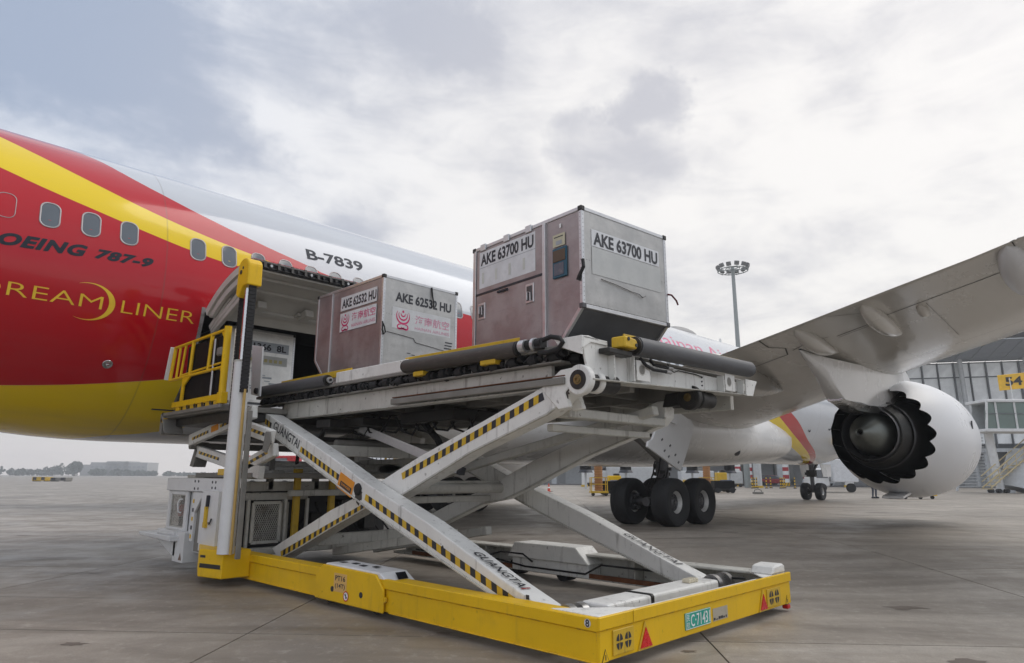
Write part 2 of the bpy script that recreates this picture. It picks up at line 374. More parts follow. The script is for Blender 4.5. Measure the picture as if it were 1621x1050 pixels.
# ------------------------------------------------------------ apron
SA = radians(41.0)                      # joint direction
ES = Vector((cos(SA), sin(SA), 0)); ET = Vector((-sin(SA), cos(SA), 0))
def concrete(name, joints):
    m, t, b = new_mat(name)
    geo = N(t, 'ShaderNodeNewGeometry')
    mp = N(t, 'ShaderNodeMapping'); mp.vector_type = 'TEXTURE'; LK(t, geo.outputs['Position'], mp.inputs[0]); mp.inputs['Rotation'].default_value = (0, 0, SA)
    v = mp.outputs[0]
    def noise_(scale, det=8, rough=0.6, st=None, dist=0.0):
        src = v
        if st:
            q = N(t, 'ShaderNodeMapping'); LK(t, v, q.inputs[0]); q.inputs['Scale'].default_value = st; src = q.outputs[0]
        n = N(t, 'ShaderNodeTexNoise'); LK(t, src, n.inputs['Vector']); n.inputs['Scale'].default_value = scale; n.inputs['Detail'].default_value = det; n.inputs['Roughness'].default_value = rough; n.inputs['Distortion'].default_value = dist
        return n.outputs[0]
    a = noise_(0.16, 5, 0.55); bsm = noise_(1.1, 9, 0.65); fine = noise_(55, 4, 0.7); strk = noise_(0.9, 7, 0.62, (1.25, 0.30, 1), 0.6); spots = noise_(0.45, 6, 0.6, None, 0.8)
    grit = noise_(150, 3, 0.8); mid = noise_(7.5, 7, 0.7)
    c = mixc(t, maprange(t, a, 0.32, 0.68), (0.25, 0.218, 0.18), (0.40, 0.355, 0.30))
    c = mixc(t, maprange(t, strk, 0.42, 0.70, 0, 0.8), c, (0.14, 0.115, 0.09))
    c = mixc(t, maprange(t, strk, 0.44, 0.28, 0, 0.60), c, (0.53, 0.49, 0.435))
    c = mixc(t, maprange(t, bsm, 0.45, 0.75, 0, 0.42), c, (0.20, 0.18, 0.155))
    c = mixc(t, maprange(t, spots, 0.60, 0.72, 0, 0.6), c, (0.11, 0.095, 0.08))
    c = mixc(t, maprange(t, fine, 0.35, 0.7, 0, 0.45), c, (0.16, 0.145, 0.125))
    c = mixc(t, maprange(t, grit, 0.58, 0.75, 0, 0.5), c, (0.55, 0.52, 0.47))
    c = mixc(t, maprange(t, mid, 0.50, 0.70, 0, 0.40), c, (0.19, 0.168, 0.142)); c = mixc(t, maprange(t, mid, 0.46, 0.30, 0, 0.35), c, (0.56, 0.52, 0.46))
    oi = N(t, 'ShaderNodeObjectInfo')
    c = mixc(t, mathn(t, 'MULTIPLY', oi.outputs['Random'], 0.22), c, (0.17, 0.15, 0.128))
    tym = noise_(0.8, 4, 0.55, (4.5, 0.10, 1), 0.2)
    c = mixc(t, maprange(t, tym, 0.62, 0.72, 0, 0.45), c, (0.09, 0.08, 0.07))
    if joints:
        sp = N(t, 'ShaderNodeSeparateXYZ'); LK(t, v, sp.inputs[0])
        for k, off in ((0, 7.07), (1, 3.09)):
            f = mathn(t, 'FRACT', mathn(t, 'DIVIDE', mathn(t, 'SUBTRACT', sp.outputs[k], off-460), 4.6))
            d = mathn(t, 'ABSOLUTE', mathn(t, 'SUBTRACT', f, 0.5))
            c = mixc(t, maprange(t, d, 0.4965, 0.4985, 0, 0.8, False), c, (0.05, 0.045, 0.04))
    LK(t, c, b.inputs['Base Color'])
    LK(t, maprange(t, bsm, 0.3, 0.7, 0.38, 0.62), b.inputs['Roughness'])
    b.inputs['Specular IOR Level'].default_value = 0.5
    bp = N(t, 'ShaderNodeBump'); bp.inputs['Strength'].default_value = 0.28; bp.inputs['Distance'].default_value = 0.004
    LK(t, mathn(t, 'ADD', fine, mathn(t, 'MULTIPLY', bsm, 2.0)), bp.inputs['Height']); LK(t, bp.outputs[0], b.inputs['Normal'])
    return m
CONC = concrete('apron_concrete', True)
CONCS = concrete('slab_concrete', False)
S0, T0, P = 7.07, 3.09, 4.6
s_lo, s_hi, t_lo, t_hi = S0-2*P, S0+6*P, T0-7*P, T0+8*P
RV = Vector((sin(YAW), -cos(YAW), 0)); FV = Vector((cos(YAW), sin(YAW), 0))
def ground_sheet():
    fs_ = [-58, -40, -25, -15, -8] + list(range(-4, 46)) + [48, 52, 58, 66, 80, 110, 160, 260, 420, 706]
    rs_ = [-1090, -500, -200, -90, -50] + list(range(-30, 46)) + [50, 60, 90, 200, 500, 1090]
    vs = []; fs = []
    for f in fs_:
        for r in rs_:
            p = FV*f+RV*r; inside = s_lo-2 < p.dot(ES) < s_hi+2 and t_lo-2 < p.dot(ET) < t_hi+2
            vs.append((p.x, p.y, G(p.x, p.y) - (0.05 if inside else 0.012)))
    nx = len(rs_)
    for j in range(len(fs_)-1):
        for i in range(nx-1): fs.append((j*nx+i, j*nx+i+1, (j+1)*nx+i+1, (j+1)*nx+i))
    m = M(); m.add(vs, fs)
    return m.build('apron', CONC, kind='structure', smooth=True)
apron = ground_sheet()
ns = 0
for i in range(8):
    for j in range(15):
        sa, ta = s_lo+i*P, t_lo+j*P
        m = M(); g = 0.009; K = 6; vs = []; fs = []
        for b_ in range(K+1):
            for a_ in range(K+1):
                p = ES*(sa+g+(P-2*g)*a_/K) + ET*(ta+g+(P-2*g)*b_/K); vs.append((p.x, p.y, G(p.x, p.y)))
        for b_ in range(K):
            for a_ in range(K): fs.append((b_*(K+1)+a_, b_*(K+1)+a_+1, (b_+1)*(K+1)+a_+1, (b_+1)*(K+1)+a_))
        top = len(vs)
        rim = [a_ for a_ in range(K+1)] + [(b_)*(K+1)+K for b_ in range(1, K+1)] + [K*(K+1)+a_ for a_ in range(K-1, -1, -1)] + [b_*(K+1) for b_ in range(K-1, 0, -1)]
        for r in rim: q = vs[r]; vs.append((q[0], q[1], q[2]-0.028))
        R_ = len(rim)
        for k in range(R_): fs.append((rim[k], top+k, top+(k+1) % R_, rim[(k+1) % R_]))
        m.add(vs, fs); c = ES*(sa+P/2) + ET*(ta+P/2)
        m.build('concrete_slab', CONCS, apron, L=(c.x, c.y, 0), fixn=False)
# tyre marks and oil stains laid on the slabs
STAIN2 = paint('oil_stain', (0.13, 0.105, 0.085), 0.5, dirt=0.6, dscale=6, dcol=(0.07, 0.05, 0.04))

# far airfield on the left
GRASS = paint('field_grass', (0.155, 0.15, 0.10), 0.9, dirt=0.5, dscale=0.02, var=0.15, dcol=(0.20, 0.17, 0.12))
FARC = paint('taxiway_concrete', (0.36, 0.345, 0.32), 0.7, dirt=0.3, dscale=0.03, var=0.06)
EDGE = paint('asphalt_shoulder', (0.09, 0.075, 0.06), 0.8, dirt=0.3, dscale=0.05)
def strip(name, mat, f0, f1, r0, r1, z):
    m = M(); ps = [FV*f0+RV*r0, FV*f0+RV*r1, FV*f1+RV*r1*f1/f0, FV*f1+RV*r0*f1/f0]
    m.add([(p.x, p.y, z) for p in ps], [(0, 1, 2, 3)])
    return m.build(name, mat, kind='structure')
strip('shoulder', EDGE, 108, 116, -120, -36, -0.19)
strip('grass_field', GRASS, 116, 700, -160, -8, -0.18)
strip('taxiway', FARC, 150, 178, -230, -10, -0.14)
strip('runway', FARC, 300, 420, -500, -20, -0.12)

# far tree line, a separate round tree, a hazy far building
LEAF = paint('far_foliage', (0.045, 0.06, 0.045), 0.9, dscale=0.2, var=0.4)
BARK = paint('bark', (0.07, 0.05, 0.04), 0.9)
FARW = paint('far_wall', (0.42, 0.42, 0.42), 0.8); FARW2 = paint('far_window', (0.30, 0.31, 0.33), 0.5)
def foliage(m, c, rx, rz, n, sz, rng):
    for _ in range(n):
        a = rng.uniform(0, 2*pi); e = rng.uniform(-1, 1); r = rng.random()**0.4
        p = Vector((c[0]+cos(a)*sqrt(1-e*e)*rx*r, c[1]+sin(a)*sqrt(1-e*e)*rx*r, c[2]+e*rz*r))
        d = Vector((rng.gauss(0, 1), rng.gauss(0, 1), rng.gauss(0, 1))).normalized(); u = d.orthogonal().normalized()*sz*rng.uniform(.6, 1.3); w = d.cross(u)
        m.add([p-u-w*.6, p+u-w, p+u*.7+w, p-u*.8+w*.9], [(0, 1, 2, 3)])
rng = random.Random(3)
m = M()
for k in range(230):
    r = -560 + k*3.2 + rng.uniform(-2, 2); f = 590+rng.uniform(0, 60)
    u = r/f
    hh = 4.0 + 5.2*max(0, noise.noise(Vector((k*0.11, 0.3, 0)))+0.25) + rng.uniform(0, 1.6)
    if u > -0.62: hh *= 0.62
    if u > -0.50: hh *= 0.8
    c = FV*f + RV*r
    foliage(m, (c.x, c.y, hh*0.55), 4.0, hh*0.55, 60, 1.0, rng)
m.build('distant_wood', LEAF, kind='stuff', fixn=False)
tc_ = FV*560 + RV*(-560*0.640)
tr = thing('round_tree', 'single rounded tree standing apart on the hazy horizon left of the loader', 'tree', (tc_.x, tc_.y, -0.2))
mm = M(); foliage(mm, (tc_.x, tc_.y, 7.0), 5.0, 4.6, 700, 0.8, rng); mm.build('crown', LEAF, tr, fixn=False)
mm = M().tube((tc_.x, tc_.y, -0.2), (tc_.x, tc_.y, 5), 0.5, 0.3, 8); mm.build('trunk', BARK, tr)
bc = FV*655 + RV*(-655*0.565); bh = thing('far_building', 'pale flat-roofed building almost lost in haze on the horizon', 'building', (bc.x, bc.y, 0))
m = M()
for (r0, r1, h) in ((-29, 25, 12.4), (-38, -29, 10.2), (-14, 7, 13.4)):
    a = bc+RV*r0; b_ = bc+RV*r1; m.beam((a.x, a.y, h/2), (b_.x, b_.y, h/2), 20, h)
m.build('wall', FARW, bh)
m = M()
for k in range(12):
    m = M(); a = bc+RV*(-27+4.4*k)-FV*10.1; m.obox((a.x, a.y, 8), RV*1.4, FV*0.1, (0, 0, .8)); m.build('window', FARW2, bh)
# boxes parked on the far side of the apron
for (r, w, hgt, mt, lab) in ((-90.6, 2.6, .9, YELD, 'small yellow and grey equipment box on the far apron edge, left one'), (-86.9, 3.0, .8, GREYP, 'small grey-blue equipment trailer on the far apron edge, right one')):
    f = 132; c = FV*f + RV*r; t_ = thing('equipment_box', lab, 'equipment', (c.x, c.y, -0.2))
    mm = M(); mm.obox((c.x, c.y, hgt/2), RV*w/2, FV*1, (0, 0, hgt/2-0.1)); mm.build('body', mt, t_)
    mm = M()
    for q in (-0.3, 0.3):
        mm = M(); mm.obox((c.x+RV.x*w*q-FV.x*1.02, c.y+RV.y*w*q-FV.y*1.02, hgt/2+.05), RV*w*0.12, FV*0.03, (0, 0, hgt*0.3)); mm.build('vent', INK, t_)
    for q in (-0.4, 0.4):
        mm = M(); mm.tube((c.x+RV.x*w*q-FV.x, c.y+RV.y*w*q-FV.y, 0.1), (c.x+RV.x*w*q+FV.x, c.y+RV.y*w*q+FV.y, 0.1), 0.14, n=10); mm.build('wheel', TYRE, t_)
# ------------------------------------------------------------ airliner
YC, ZC, RF = 15.875, 4.957, 2.92
plane = thing('airliner', 'big white, red and yellow twin-engine airliner with its aft cargo door open, being loaded', 'airliner', (17.0, YC, 0.0))
def livery():
    m, t, b = new_mat('livery')
    tc = N(t, 'ShaderNodeTexCoord'); sp = N(t, 'ShaderNodeSeparateXYZ'); LK(t, tc.outputs['Object'], sp.inputs[0])
    X = sp.outputs[0]
    th = mathn(t, 'ARCTAN2', sp.outputs[2], mathn(t, 'MULTIPLY', mathn(t, 'ABSOLUTE', sp.outputs[1]), 1.0))
    th = mathn(t, 'MULTIPLY', th, 180/pi)          # both flanks painted alike
    tX = mathn(t, 'DIVIDE', mathn(t, 'ADD', X, 16.0), 64.0, clamp=True)
    def curve(pts):
        n = N(t, 'ShaderNodeFloatCurve'); c = n.mapping.curves[0]
        P_ = [((x+16)/64, (a+100)/200) for x, a in pts]
        P_ = [(0.0, P_[0][1])] + P_ + [(1.0, P_[-1][1])]
        while len(c.points) < len(P_): c.points.new(0.5, 0.5)
        for q, (x, y) in zip(c.points, P_): q.location = (x, y)
        for q, _ in zip(c.points, P_): q.handle_type = 'AUTO' if 0 < _[0] < 1 else 'VECTOR'
        n.mapping.update(); LK(t, tX, n.inputs['Value'])
        return mathn(t, 'MULTIPLY_ADD', n.outputs[0], 200.0, -100.0)
    def above(c, w=0.10):
        return maprange(t, mathn(t, 'SUBTRACT', th, c), -w, w, 0, 1, False)
    def inv(x): return mathn(t, 'SUBTRACT', 1.0, x)
    def mul(*a):
        r = a[0]
        for q in a[1:]: r = mathn(t, 'MULTIPLY', r, q)
        return r
    c1 = curve([(0.4, 99), (1.2, 90), (2.1, 71), (2.957, 55.5), (3.442, 45.7), (4.083, 37.8), (4.852, 30.8), (5.969, 23.6), (6.905, 18.9), (7.503, 16.0), (9, 14.0), (11.48, 12.5), (16, 7), (22, -4), (28, -20)])
    yu = curve([(-2.5, 99), (-1, 90), (0, 72), (0.7, 59), (1.376, 49.2), (1.979, 41.8), (2.883, 32.9), (3.87, 25.5), (4.808, 20.7), (5.629, 17.6), (7.3, 13)])
    yl = curve([(-6, 90), (-2, 56), (0, 38), (1.383, 29.0), (1.978, 24.9), (2.876, 20.0), (3.642, 16.2), (4.482, 12.7), (5.137, 10.9), (6.2, 10.6), (7.3, 12.5)])
    c3 = curve([(-15, -90), (-3, -70), (1.962, -48.7), (3.309, -43.2), (4.717, -37.1), (8, -24), (12, -9), (15, 4), (16.2, 7)])
    c4 = curve([(-12, -99), (3.1, -90), (3.899, -76.5), (4.321, -73.6), (4.851, -68.8), (5.262, -63.8), (5.666, -60.8), (8, -44), (12, -22), (15, -1), (16.2, 6)])
    # swoosh sweeping down to the belly near the nose wheel
    s1 = curve([(24.5, 24), (27, 2), (29.077, -14), (30.924, -26.4), (34.102, -44.5), (37, -60), (39.044, -75.8), (40, -92)])
    s2 = curve([(27, 24), (29, 5), (30.466, -9.1), (32.991, -27.3), (35.602, -43.2), (38, -58), (39.767, -75), (40.7, -92)])
    s3 = curve([(28, 24), (30, 9), (31.712, -4.4), (33.527, -17.0), (35.672, -35.1), (38.3, -53), (40.347, -74.4), (41.3, -92)])
    n1 = N(t, 'ShaderNodeTexNoise'); LK(t, tc.outputs['Object'], n1.inputs['Vector']); n1.inputs['Scale'].default_value = 0.35; n1.inputs['Detail'].default_value = 8
    white = mixc(t, maprange(t, n1.outputs[0], 0.35, 0.75, 0, 0.5), (0.54, 0.575, 0.62), (0.50, 0.525, 0.56))
    red = mixc(t, n1.outputs[0], (0.43, 0.002, 0.010), (0.50, 0.003, 0.013))
    yel = mixc(t, n1.outputs[0], (0.80, 0.56, 0.003), (0.84, 0.62, 0.006))
    lm17 = mathn(t, 'LESS_THAN', X, 17.0); g20 = mathn(t, 'GREATER_THAN', X, 24.5)
    col = mixc(t, mul(inv(above(c1)), above(c3), lm17), white, red)
    col = mixc(t, mul(inv(above(yu)), above(yl), mathn(t, 'LESS_THAN', X, 7.3)), col, yel)
    col = mixc(t, mul(inv(above(c3)), above(c4), lm17), col, yel)
    inb = mul(g20, mathn(t, 'LESS_THAN', X, 42.0))
    # going forward the swoosh band: yellow aft of red
    a1 = maprange(t, mathn(t, 'SUBTRACT', th, s1), -.1, .1, 0, 1, False); a2 = maprange(t, mathn(t, 'SUBTRACT', th, s2), -.1, .1, 0, 1, False); a3 = maprange(t, mathn(t, 'SUBTRACT', th, s3), -.1, .1, 0, 1, False)
    top = mathn(t, 'LESS_THAN', th, 22.0)
    col = mixc(t, mul(a1, inv(a2), inb, top), col, yel)
    col = mixc(t, mul(a2, inv(a3), inb, top), col, red)
    # skin joints
    seam = None
    for xs in (4.0, 15.2, 21.5, 29.0, 36.4):
        d = mathn(t, 'ABSOLUTE', mathn(t, 'SUBTRACT', X, xs)); s = maprange(t, d, 0.008, 0.020, 0.28, 0.0, False)
        seam = s if seam is None else mathn(t, 'MAXIMUM', seam, s)
    col = mixc(t, seam, col, (0.10, 0.07, 0.05))
    # streaky grey-brown tone, stronger towards the belly
    mp = N(t, 'ShaderNodeMapping'); LK(t, tc.outputs['Object'], mp.inputs[0]); mp.inputs['Scale'].default_value = (0.25, 1.5, 1.5)
    n2 = N(t, 'ShaderNodeTexNoise'); LK(t, mp.outputs[0], n2.inputs['Vector']); n2.inputs['Scale'].default_value = 1.2; n2.inputs['Detail'].default_value = 8
    low = maprange(t, th, -50, -80, 0.05, 0.35)
    col = mixc(t, mathn(t, 'MULTIPLY', low, maprange(t, n2.outputs[0], 0.4, 0.7)), col, (0.22, 0.20, 0.175))
    LK(t, col, b.inputs['Base Color'])
    LK(t, maprange(t, n2.outputs[0], 0.3, 0.7, 0.10, 0.17), b.inputs['Roughness'])
    b.inputs['Specular IOR Level'].default_value = 0.3; b.inputs['Coat Weight'].default_value = 0.35; b.inputs['Coat Roughness'].default_value = 0.04
    # slight waviness of the skin panels
    n3 = N(t, 'ShaderNodeTexNoise'); LK(t, tc.outputs['Object'], n3.inputs['Vector']); n3.inputs['Scale'].default_value = 0.9; n3.inputs['Detail'].default_value = 2
    bp = N(t, 'ShaderNodeBump'); bp.inputs['Strength'].default_value = 0.10; bp.inputs['Distance'].default_value = 0.05; LK(t, n3.outputs[0], bp.inputs['Height']); LK(t, bp.outputs[0], b.inputs['Normal']); LK(t, bp.outputs[0], b.inputs['Coat Normal'])
    return m
LIV = livery()
def fsec(x):
    """centre z, half width, half height up, half height down"""
    hw = RF; zu = RF; zd = RF
    if x < 4.2:
        d = 4.2-x; rise = 0.03*d*d if d < 3.67 else 0.03*3.67**2 + 0.22*(d-3.67)
        zd = RF-rise
        e = max(0, (1.0-x)/16.4); hw = RF*(1-0.88*e**1.6); zu = RF*(1-0.10*e**2)
    if x > 40.5:
        e = min(1, (x-40.5)/7.2); k = sqrt(max(0, 1-e**2.1)); hw = RF*k*0.998+0.01; zu = RF*k+0.01; zd = RF*(1-e**2.6)**0.55+0.01 if e < 1 else 0.01
        zu = RF*(1-e**1.7)**0.62 - 0.35*e + 0.36*e if e < 1 else 0.01
    return hw, zu, zd
DX0, DX1, DT0, DT1 = 4.8, 7.5, -47.0, -10.0     # aft cargo door opening
def fus_mesh():
    xs = sorted(set([round(-15.2+0.6*i, 3) for i in range(33)] + [4.2, 4.8, 7.5] + [4.5+0.5*i for i in range(73)] + [40.5+0.4*i for i in range(18)] + [47.6, 47.68]))
    xs = [x for x in xs if x <= 47.69]
    ths = sorted(set([DT0, DT1] + [-90+3.0*i for i in range(120)]))
    ths = [a for a in ths if not (abs(a-DT0) < 1.6 and a != DT0) and not (abs(a-DT1) < 1.6 and a != DT1)]
    n = len(ths); vs = []; fs = []
    for x in xs:
        hw, zu, zd = fsec(x)
        for a in ths:
            r = radians(a); c, s = cos(r), sin(r)
            vs.append((x, YC - c*hw, ZC + (zu if s > 0 else zd)*s))
    for j in range(len(xs)-1):
        for i in range(n):
            a0 = ths[i]; k = (i+1) % n
            if xs[j] >= DX0-1e-6 and xs[j+1] <= DX1+1e-6 and a0 >= DT0-1e-6 and ths[k] <= DT1+1e-6 and k != 0: continue
            fs.append((j*n+i, (j+1)*n+i, (j+1)*n+k, j*n+k))
    fs.append(tuple(range(n))); fs.append(tuple((len(xs)-1)*n+i for i in range(n-1, -1, -1)))
    m = M(); m.add(vs, fs); return m
fus = fus_mesh().build('fuselage', LIV, plane, L=(0, YC, ZC), smooth=True, fixn=True)
def fp(x, th, r=0.0):
    a = radians(th); return Vector((x, YC-cos(a)*(RF+r), ZC+sin(a)*(RF+r)))
# door surround, hold lining, floor
m = M(); w = 0.07
for (x0, x1, t0, t1) in ((DX0-w, DX0, DT0-1.5, DT1+1.5), (DX1, DX1+w, DT0-1.5, DT1+1.5), (DX0, DX1, DT0-1.5, DT0), (DX0, DX1, DT1, DT1+1.5)):
    K = 10; rs = []
    for i in range(K+1):
        a = t0+(t1-t0)*i/K; rs.append([fp(x0, a, -.10), fp(x0, a, .006), fp(x1, a, .006), fp(x1, a, -.10)])
    m.rings(rs, True, True)
m.build('door_surround', BAREM, plane, smooth=True)
m = M()
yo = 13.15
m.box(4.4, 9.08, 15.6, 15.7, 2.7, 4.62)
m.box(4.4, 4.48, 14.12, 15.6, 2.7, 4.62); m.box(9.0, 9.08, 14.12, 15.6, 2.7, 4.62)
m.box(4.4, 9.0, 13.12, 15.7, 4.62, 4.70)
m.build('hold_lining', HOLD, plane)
m = M().box(4.4, 9.0, 14.12, 15.6, 2.60, 2.72); m.box(DX0, DX1, 13.9, 14.12, 2.66, 2.72)
for k in range(14): m.tube((4.9+0.18*k, 14.0, 2.73), (4.9+0.18*k, 15.5, 2.73), 0.03, n=8)
m.box(DX0, DX1, 13.75, 13.95, 2.70, 2.80)
m.build('hold_floor', DKMET, plane)
# hold nets / dark curtain behind the opening edges
m = M()
for k in range(8): m.box(4.82, 4.86, 13.55+0.12*k, 13.57+0.12*k, 2.8, 4.5)
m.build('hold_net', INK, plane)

# cargo door, swung up: hinge at (y 13.0, z 4.45), outer edge at (y 11.07, z 5.09)
def door_profile(r_off, k=18):
    A = Vector((13.00, 4.47)); B = Vector((11.07, 5.085)); c = (B-A); L = c.length; mid = (A+B)/2
    nrm = Vector((c.y, -c.x)).normalized()
    if nrm.y < 0: nrm = -nrm
    h = sqrt(RF**2-(L/2)**2); C = mid - nrm*h
    a0 = atan2(A.y-C.y, A.x-C.x); a1 = atan2(B.y-C.y, B.x-C.x)
    return [(C.x+cos(a0+(a1-a0)*i/k)*(RF+r_off), C.y+sin(a0+(a1-a0)*i/k)*(RF+r_off)) for i in range(k+1)]
po, pi_ = door_profile(0.0), door_profile(-0.14)
m = M(); rs = []
for (yo_, zo_), (yi_, zi_) in zip(po, pi_): rs.append([(DX0, yo_, zo_), (DX1, yo_, zo_), (DX1, yi_, zi_), (DX0, yi_, zi_)])
m.rings(rs, True, True)
door = m.build('cargo_door', LINER2, plane, L=(0, YC, ZC), smooth=True)
m = M(); m.rings([[(DX0, a[0], a[1]), (DX1, a[0], a[1]), (DX1, b_[0], b_[1]), (DX0, b_[0], b_[1])] for a, b_ in zip(door_profile(.008), door_profile(.001))], True, True)
m.build('door_skin', LIV, door, L=(0, YC, ZC), smooth=True)
p2 = door_profile(-0.145); p3 = door_profile(-0.19); p4 = door_profile(-0.30)
m = M(); m.rings([[(DX0+.05, a[0], a[1]), (DX1-.05, a[0], a[1]), (DX1-.05, b_[0], b_[1]), (DX0+.05, b_[0], b_[1])] for a, b_ in zip(p2, p3)], True, True)
m.build('door_liner', LINER2, door, smooth=True)
m = M()   # side beam of the door with lightening shape, ribs across
for x0 in (DX0+0.03, DX1-0.10):
    m.rings([[(x0, a[0], a[1]), (x0+.07, a[0], a[1]), (x0+.07, b_[0], b_[1]), (x0, b_[0], b_[1])] for a, b_ in zip(p3[1:-1], p4[1:-1])], True, True)
for k in (3, 9, 14):
    (y0, z0), (y1, z1) = p3[k], p3[k+1]
    m.add([(DX0+.1, y0, z0), (DX1-.1, y0, z0), (DX1-.1, y1, z1), (DX0+.1, y1, z1), (DX0+.1, y0, z0-.05), (DX1-.1, y0, z0-.05), (DX1-.1, y1, z1-.05), (DX0+.1, y1, z1-.05)], [(0, 1, 2, 3), (4, 5, 6, 7), (0, 4, 5, 1), (1, 5, 6, 2), (2, 6, 7, 3), (3, 7, 4, 0)])
m.build('door_rib', LINER, door, bevel=0.008)
for xk in (5.55, 6.55):      # two boxes with grilles on the door lining
    (y0, z0) = p3[6]
    m = M().obox((xk, y0, z0-.10), (.09, 0, 0), (0, .16, -.03), (0, 0.02, .07)); m.obox((xk-.10, y0+.14, z0-.10), (.06, 0, 0), (0, .12, -.02), (0, 0, .03))
    bx_ = m.build('latch_box', LINER2, door, bevel=0.01)
for k in range(3):      # drive arms of the door
    m = M().beam((DX0+.14+.02*k, 13.0, 4.15-.04*k), (DX0+.16, 12.2-.35*k, 4.62), 0.08, 0.10)
    m.build('door_strut', LINER, door, bevel=0.01)
m = M().tube((DX0+.2, 12.95, 4.25), (DX0+.22, 11.7, 4.72), 0.05, n=10); m.build('door_actuator', STEEL, door, smooth=True)
# latch strip along the free edge
m = M(); ye, ze = po[-1]
m.box(DX0, DX1, ye-.05, ye+.03, ze-.16, ze-.02); m.build('door_edge', INK, door)
for (ya, za, ra_) in ((-.09, -.06, .022), (-.08, -.14, .014)): M().tube((DX0+.1, ye+ya, ze+za), (DX1-.05, ye+ya, ze+za), ra_, n=8).build('latch_rod', DKMET, door, smooth=True)
for k in range(10):
    x = DX0+.16+k*.26
    m = M().prism([(ye-.13, ze-.15), (ye-.05, ze-.16), (ye-.04, ze-.04), (ye-.10, ze-.02)], 'x', x, x+.05); m.build('latch', DKMET, door)
    m = M().tube((x+.14, ye-.12, ze-.10), (x+.14, ye-.04, ze-.10), 0.026, n=10); m.build('latch_roller', STEEL if k % 3 == 0 else DKMET, door, smooth=True)

# cabin windows
def rrect(cx, cz, hw, hh, r, n=5):
    pts = []
    for (sx, sz, a0) in ((1, 1, 0), (-1, 1, 90), (-1, -1, 180), (1, -1, 270)):
        for i in range(n+1):
            a = radians(a0+90*i/n); pts.append((cx+sx*(hw-r)+cos(a)*r, cz+sz*(hh-r)+sin(a)*r))
    return pts
WTH = 14.0
def win_pt(dx, ds, r): return Vector((dx, -(cos(radians(WTH)+ds/RF)*(RF+r)), sin(radians(WTH)+ds/RF)*(RF+r)))
WFR = paint('window_rim', (0.42, 0.40, 0.40), 0.4, metal=0.3)
def window_meshes():
    pane = M(); pts = rrect(0, 0, .128, .222, .105)
    pane.add([win_pt(a, b_, .002) for a, b_ in pts] + [win_pt(0, 0, .002)], [(i, (i+1) % 24, 24) for i in range(24)])
    fr = M(); ro = rrect(0, 0, .152, .246, .125); ri = rrect(0, 0, .130, .224, .107)
    fr.rings([[win_pt(a, b_, .001) for a, b_ in ro], [win_pt(a, b_, .009) for a, b_ in ro], [win_pt(a, b_, .009) for a, b_ in ri], [win_pt(a, b_, .001) for a, b_ in ri]])
    bl = M(); rb = rrect(0, 0, .135, .235, .11); rb2 = rrect(0, 0, .125, .225, .10)
    bl.rings([[win_pt(a, b_, .001) for a, b_ in rb], [win_pt(a, b_, .006) for a, b_ in rb], [win_pt(a, b_, .006) for a, b_ in rb2], [win_pt(a, b_, .001) for a, b_ in rb2]])
    out = []
    for nm, q, mt in (('window_pane', pane, WGLASS), ('window_frame', fr, WFR), ('window_plug', bl, WFR)):
        me = bpy.data.meshes.new(nm); me.from_pydata([tuple(v) for v in q.v], [], q.f); me.materials.append(mt)
        me.polygons.foreach_set('use_smooth', [True]*len(me.polygons)); out.append(me)
    return out
wp, wf, wb = window_meshes()
for k in range(-16, 66):
    x = 2.126+0.6096*k
    if k in (3, -8, -9, 20, 21, 44, 45): continue
    L = Vector((x, YC, ZC))
    if x < 0.2:
        continue
    if k == -1:
        link('window_plug', wb, plane, L, label='blanked window outline on red skin'); continue
    w_ = link('window', wp, plane, L); link('window_frame', wf, w_, L)

# lettering wrapped on the skin; box given by x0,x1 and angles
def wrap_text(s, x0, x1, th0, th1, mat, bold=0.0, shear=0.0, tilt=0.0, name='lettering', off=0.004, space=1.0):
    vs, fs = text_mesh2d(s, bold, shear, 4, space)
    bm = bmesh.new(); bv = [bm.verts.new((a*(x1-x0), b_*radians(th1-th0)*RF, 0)) for a, b_ in vs]
    for f in fs:
        try: bm.faces.new([bv[i] for i in f])
        except ValueError: pass
    H_ = abs(radians(th1-th0)*RF); k = 0.06
    while k < H_:
        bmesh.ops.bisect_plane(bm, geom=bm.verts[:]+bm.edges[:]+bm.faces[:], plane_co=(0, k, 0), plane_no=(0, 1, 0)); k += 0.06
    m = M(); idx = {v: i for i, v in enumerate(bm.verts)}
    m.add([fp(x0+v.co.x, th0+math.degrees(v.co.y/RF)+tilt*v.co.x/(x1-x0), off) for v in bm.verts], [tuple(idx[v] for v in f.verts) for f in bm.faces])
    bm.free()
    return m.build(name, mat, plane, fixn=False)
DARKT = paint('grey_ink', (0.025, 0.03, 0.042), 0.5, spec=0.2)
GOLD = paint('gold_ink', (0.80, 0.52, 0.03), 0.35)
wrap_text('BOEING', 1.22, 2.72, -0.2, 4.1, DARKT, 0.05, 0.30, 1.6, space=1.12)
wrap_text('787-9', 2.83, 3.78, 1.7, 5.4, DARKT, 0.05, 0.30, 0.6, space=1.12)
def wrapl(s, x0, x1): wrap_text(s, x0, x1, -15.3, -11.0, GOLD, -0.012)
wrapl('DREAM', 1.28, 3.07)
wrapl('LINER', 3.37, 4.63)
m = M(); c0, c1 = (2.86, -13.3), (2.80, -13.0); q = []
K = 40; rs = []
for i in range(K+1):
    a = radians(-118+236*i/K)
    ro = 0.405; w_ = 0.062*max(0.0, cos(a*0.76))+0.003
    rs.append([fp(2.86+cos(a)*ro, -13.25+math.degrees(sin(a)*0.325/RF), .004), fp(2.86+cos(a)*(ro-w_*1.5), -13.25+math.degrees(sin(a)*(0.325-w_*.55)/RF), .004)])
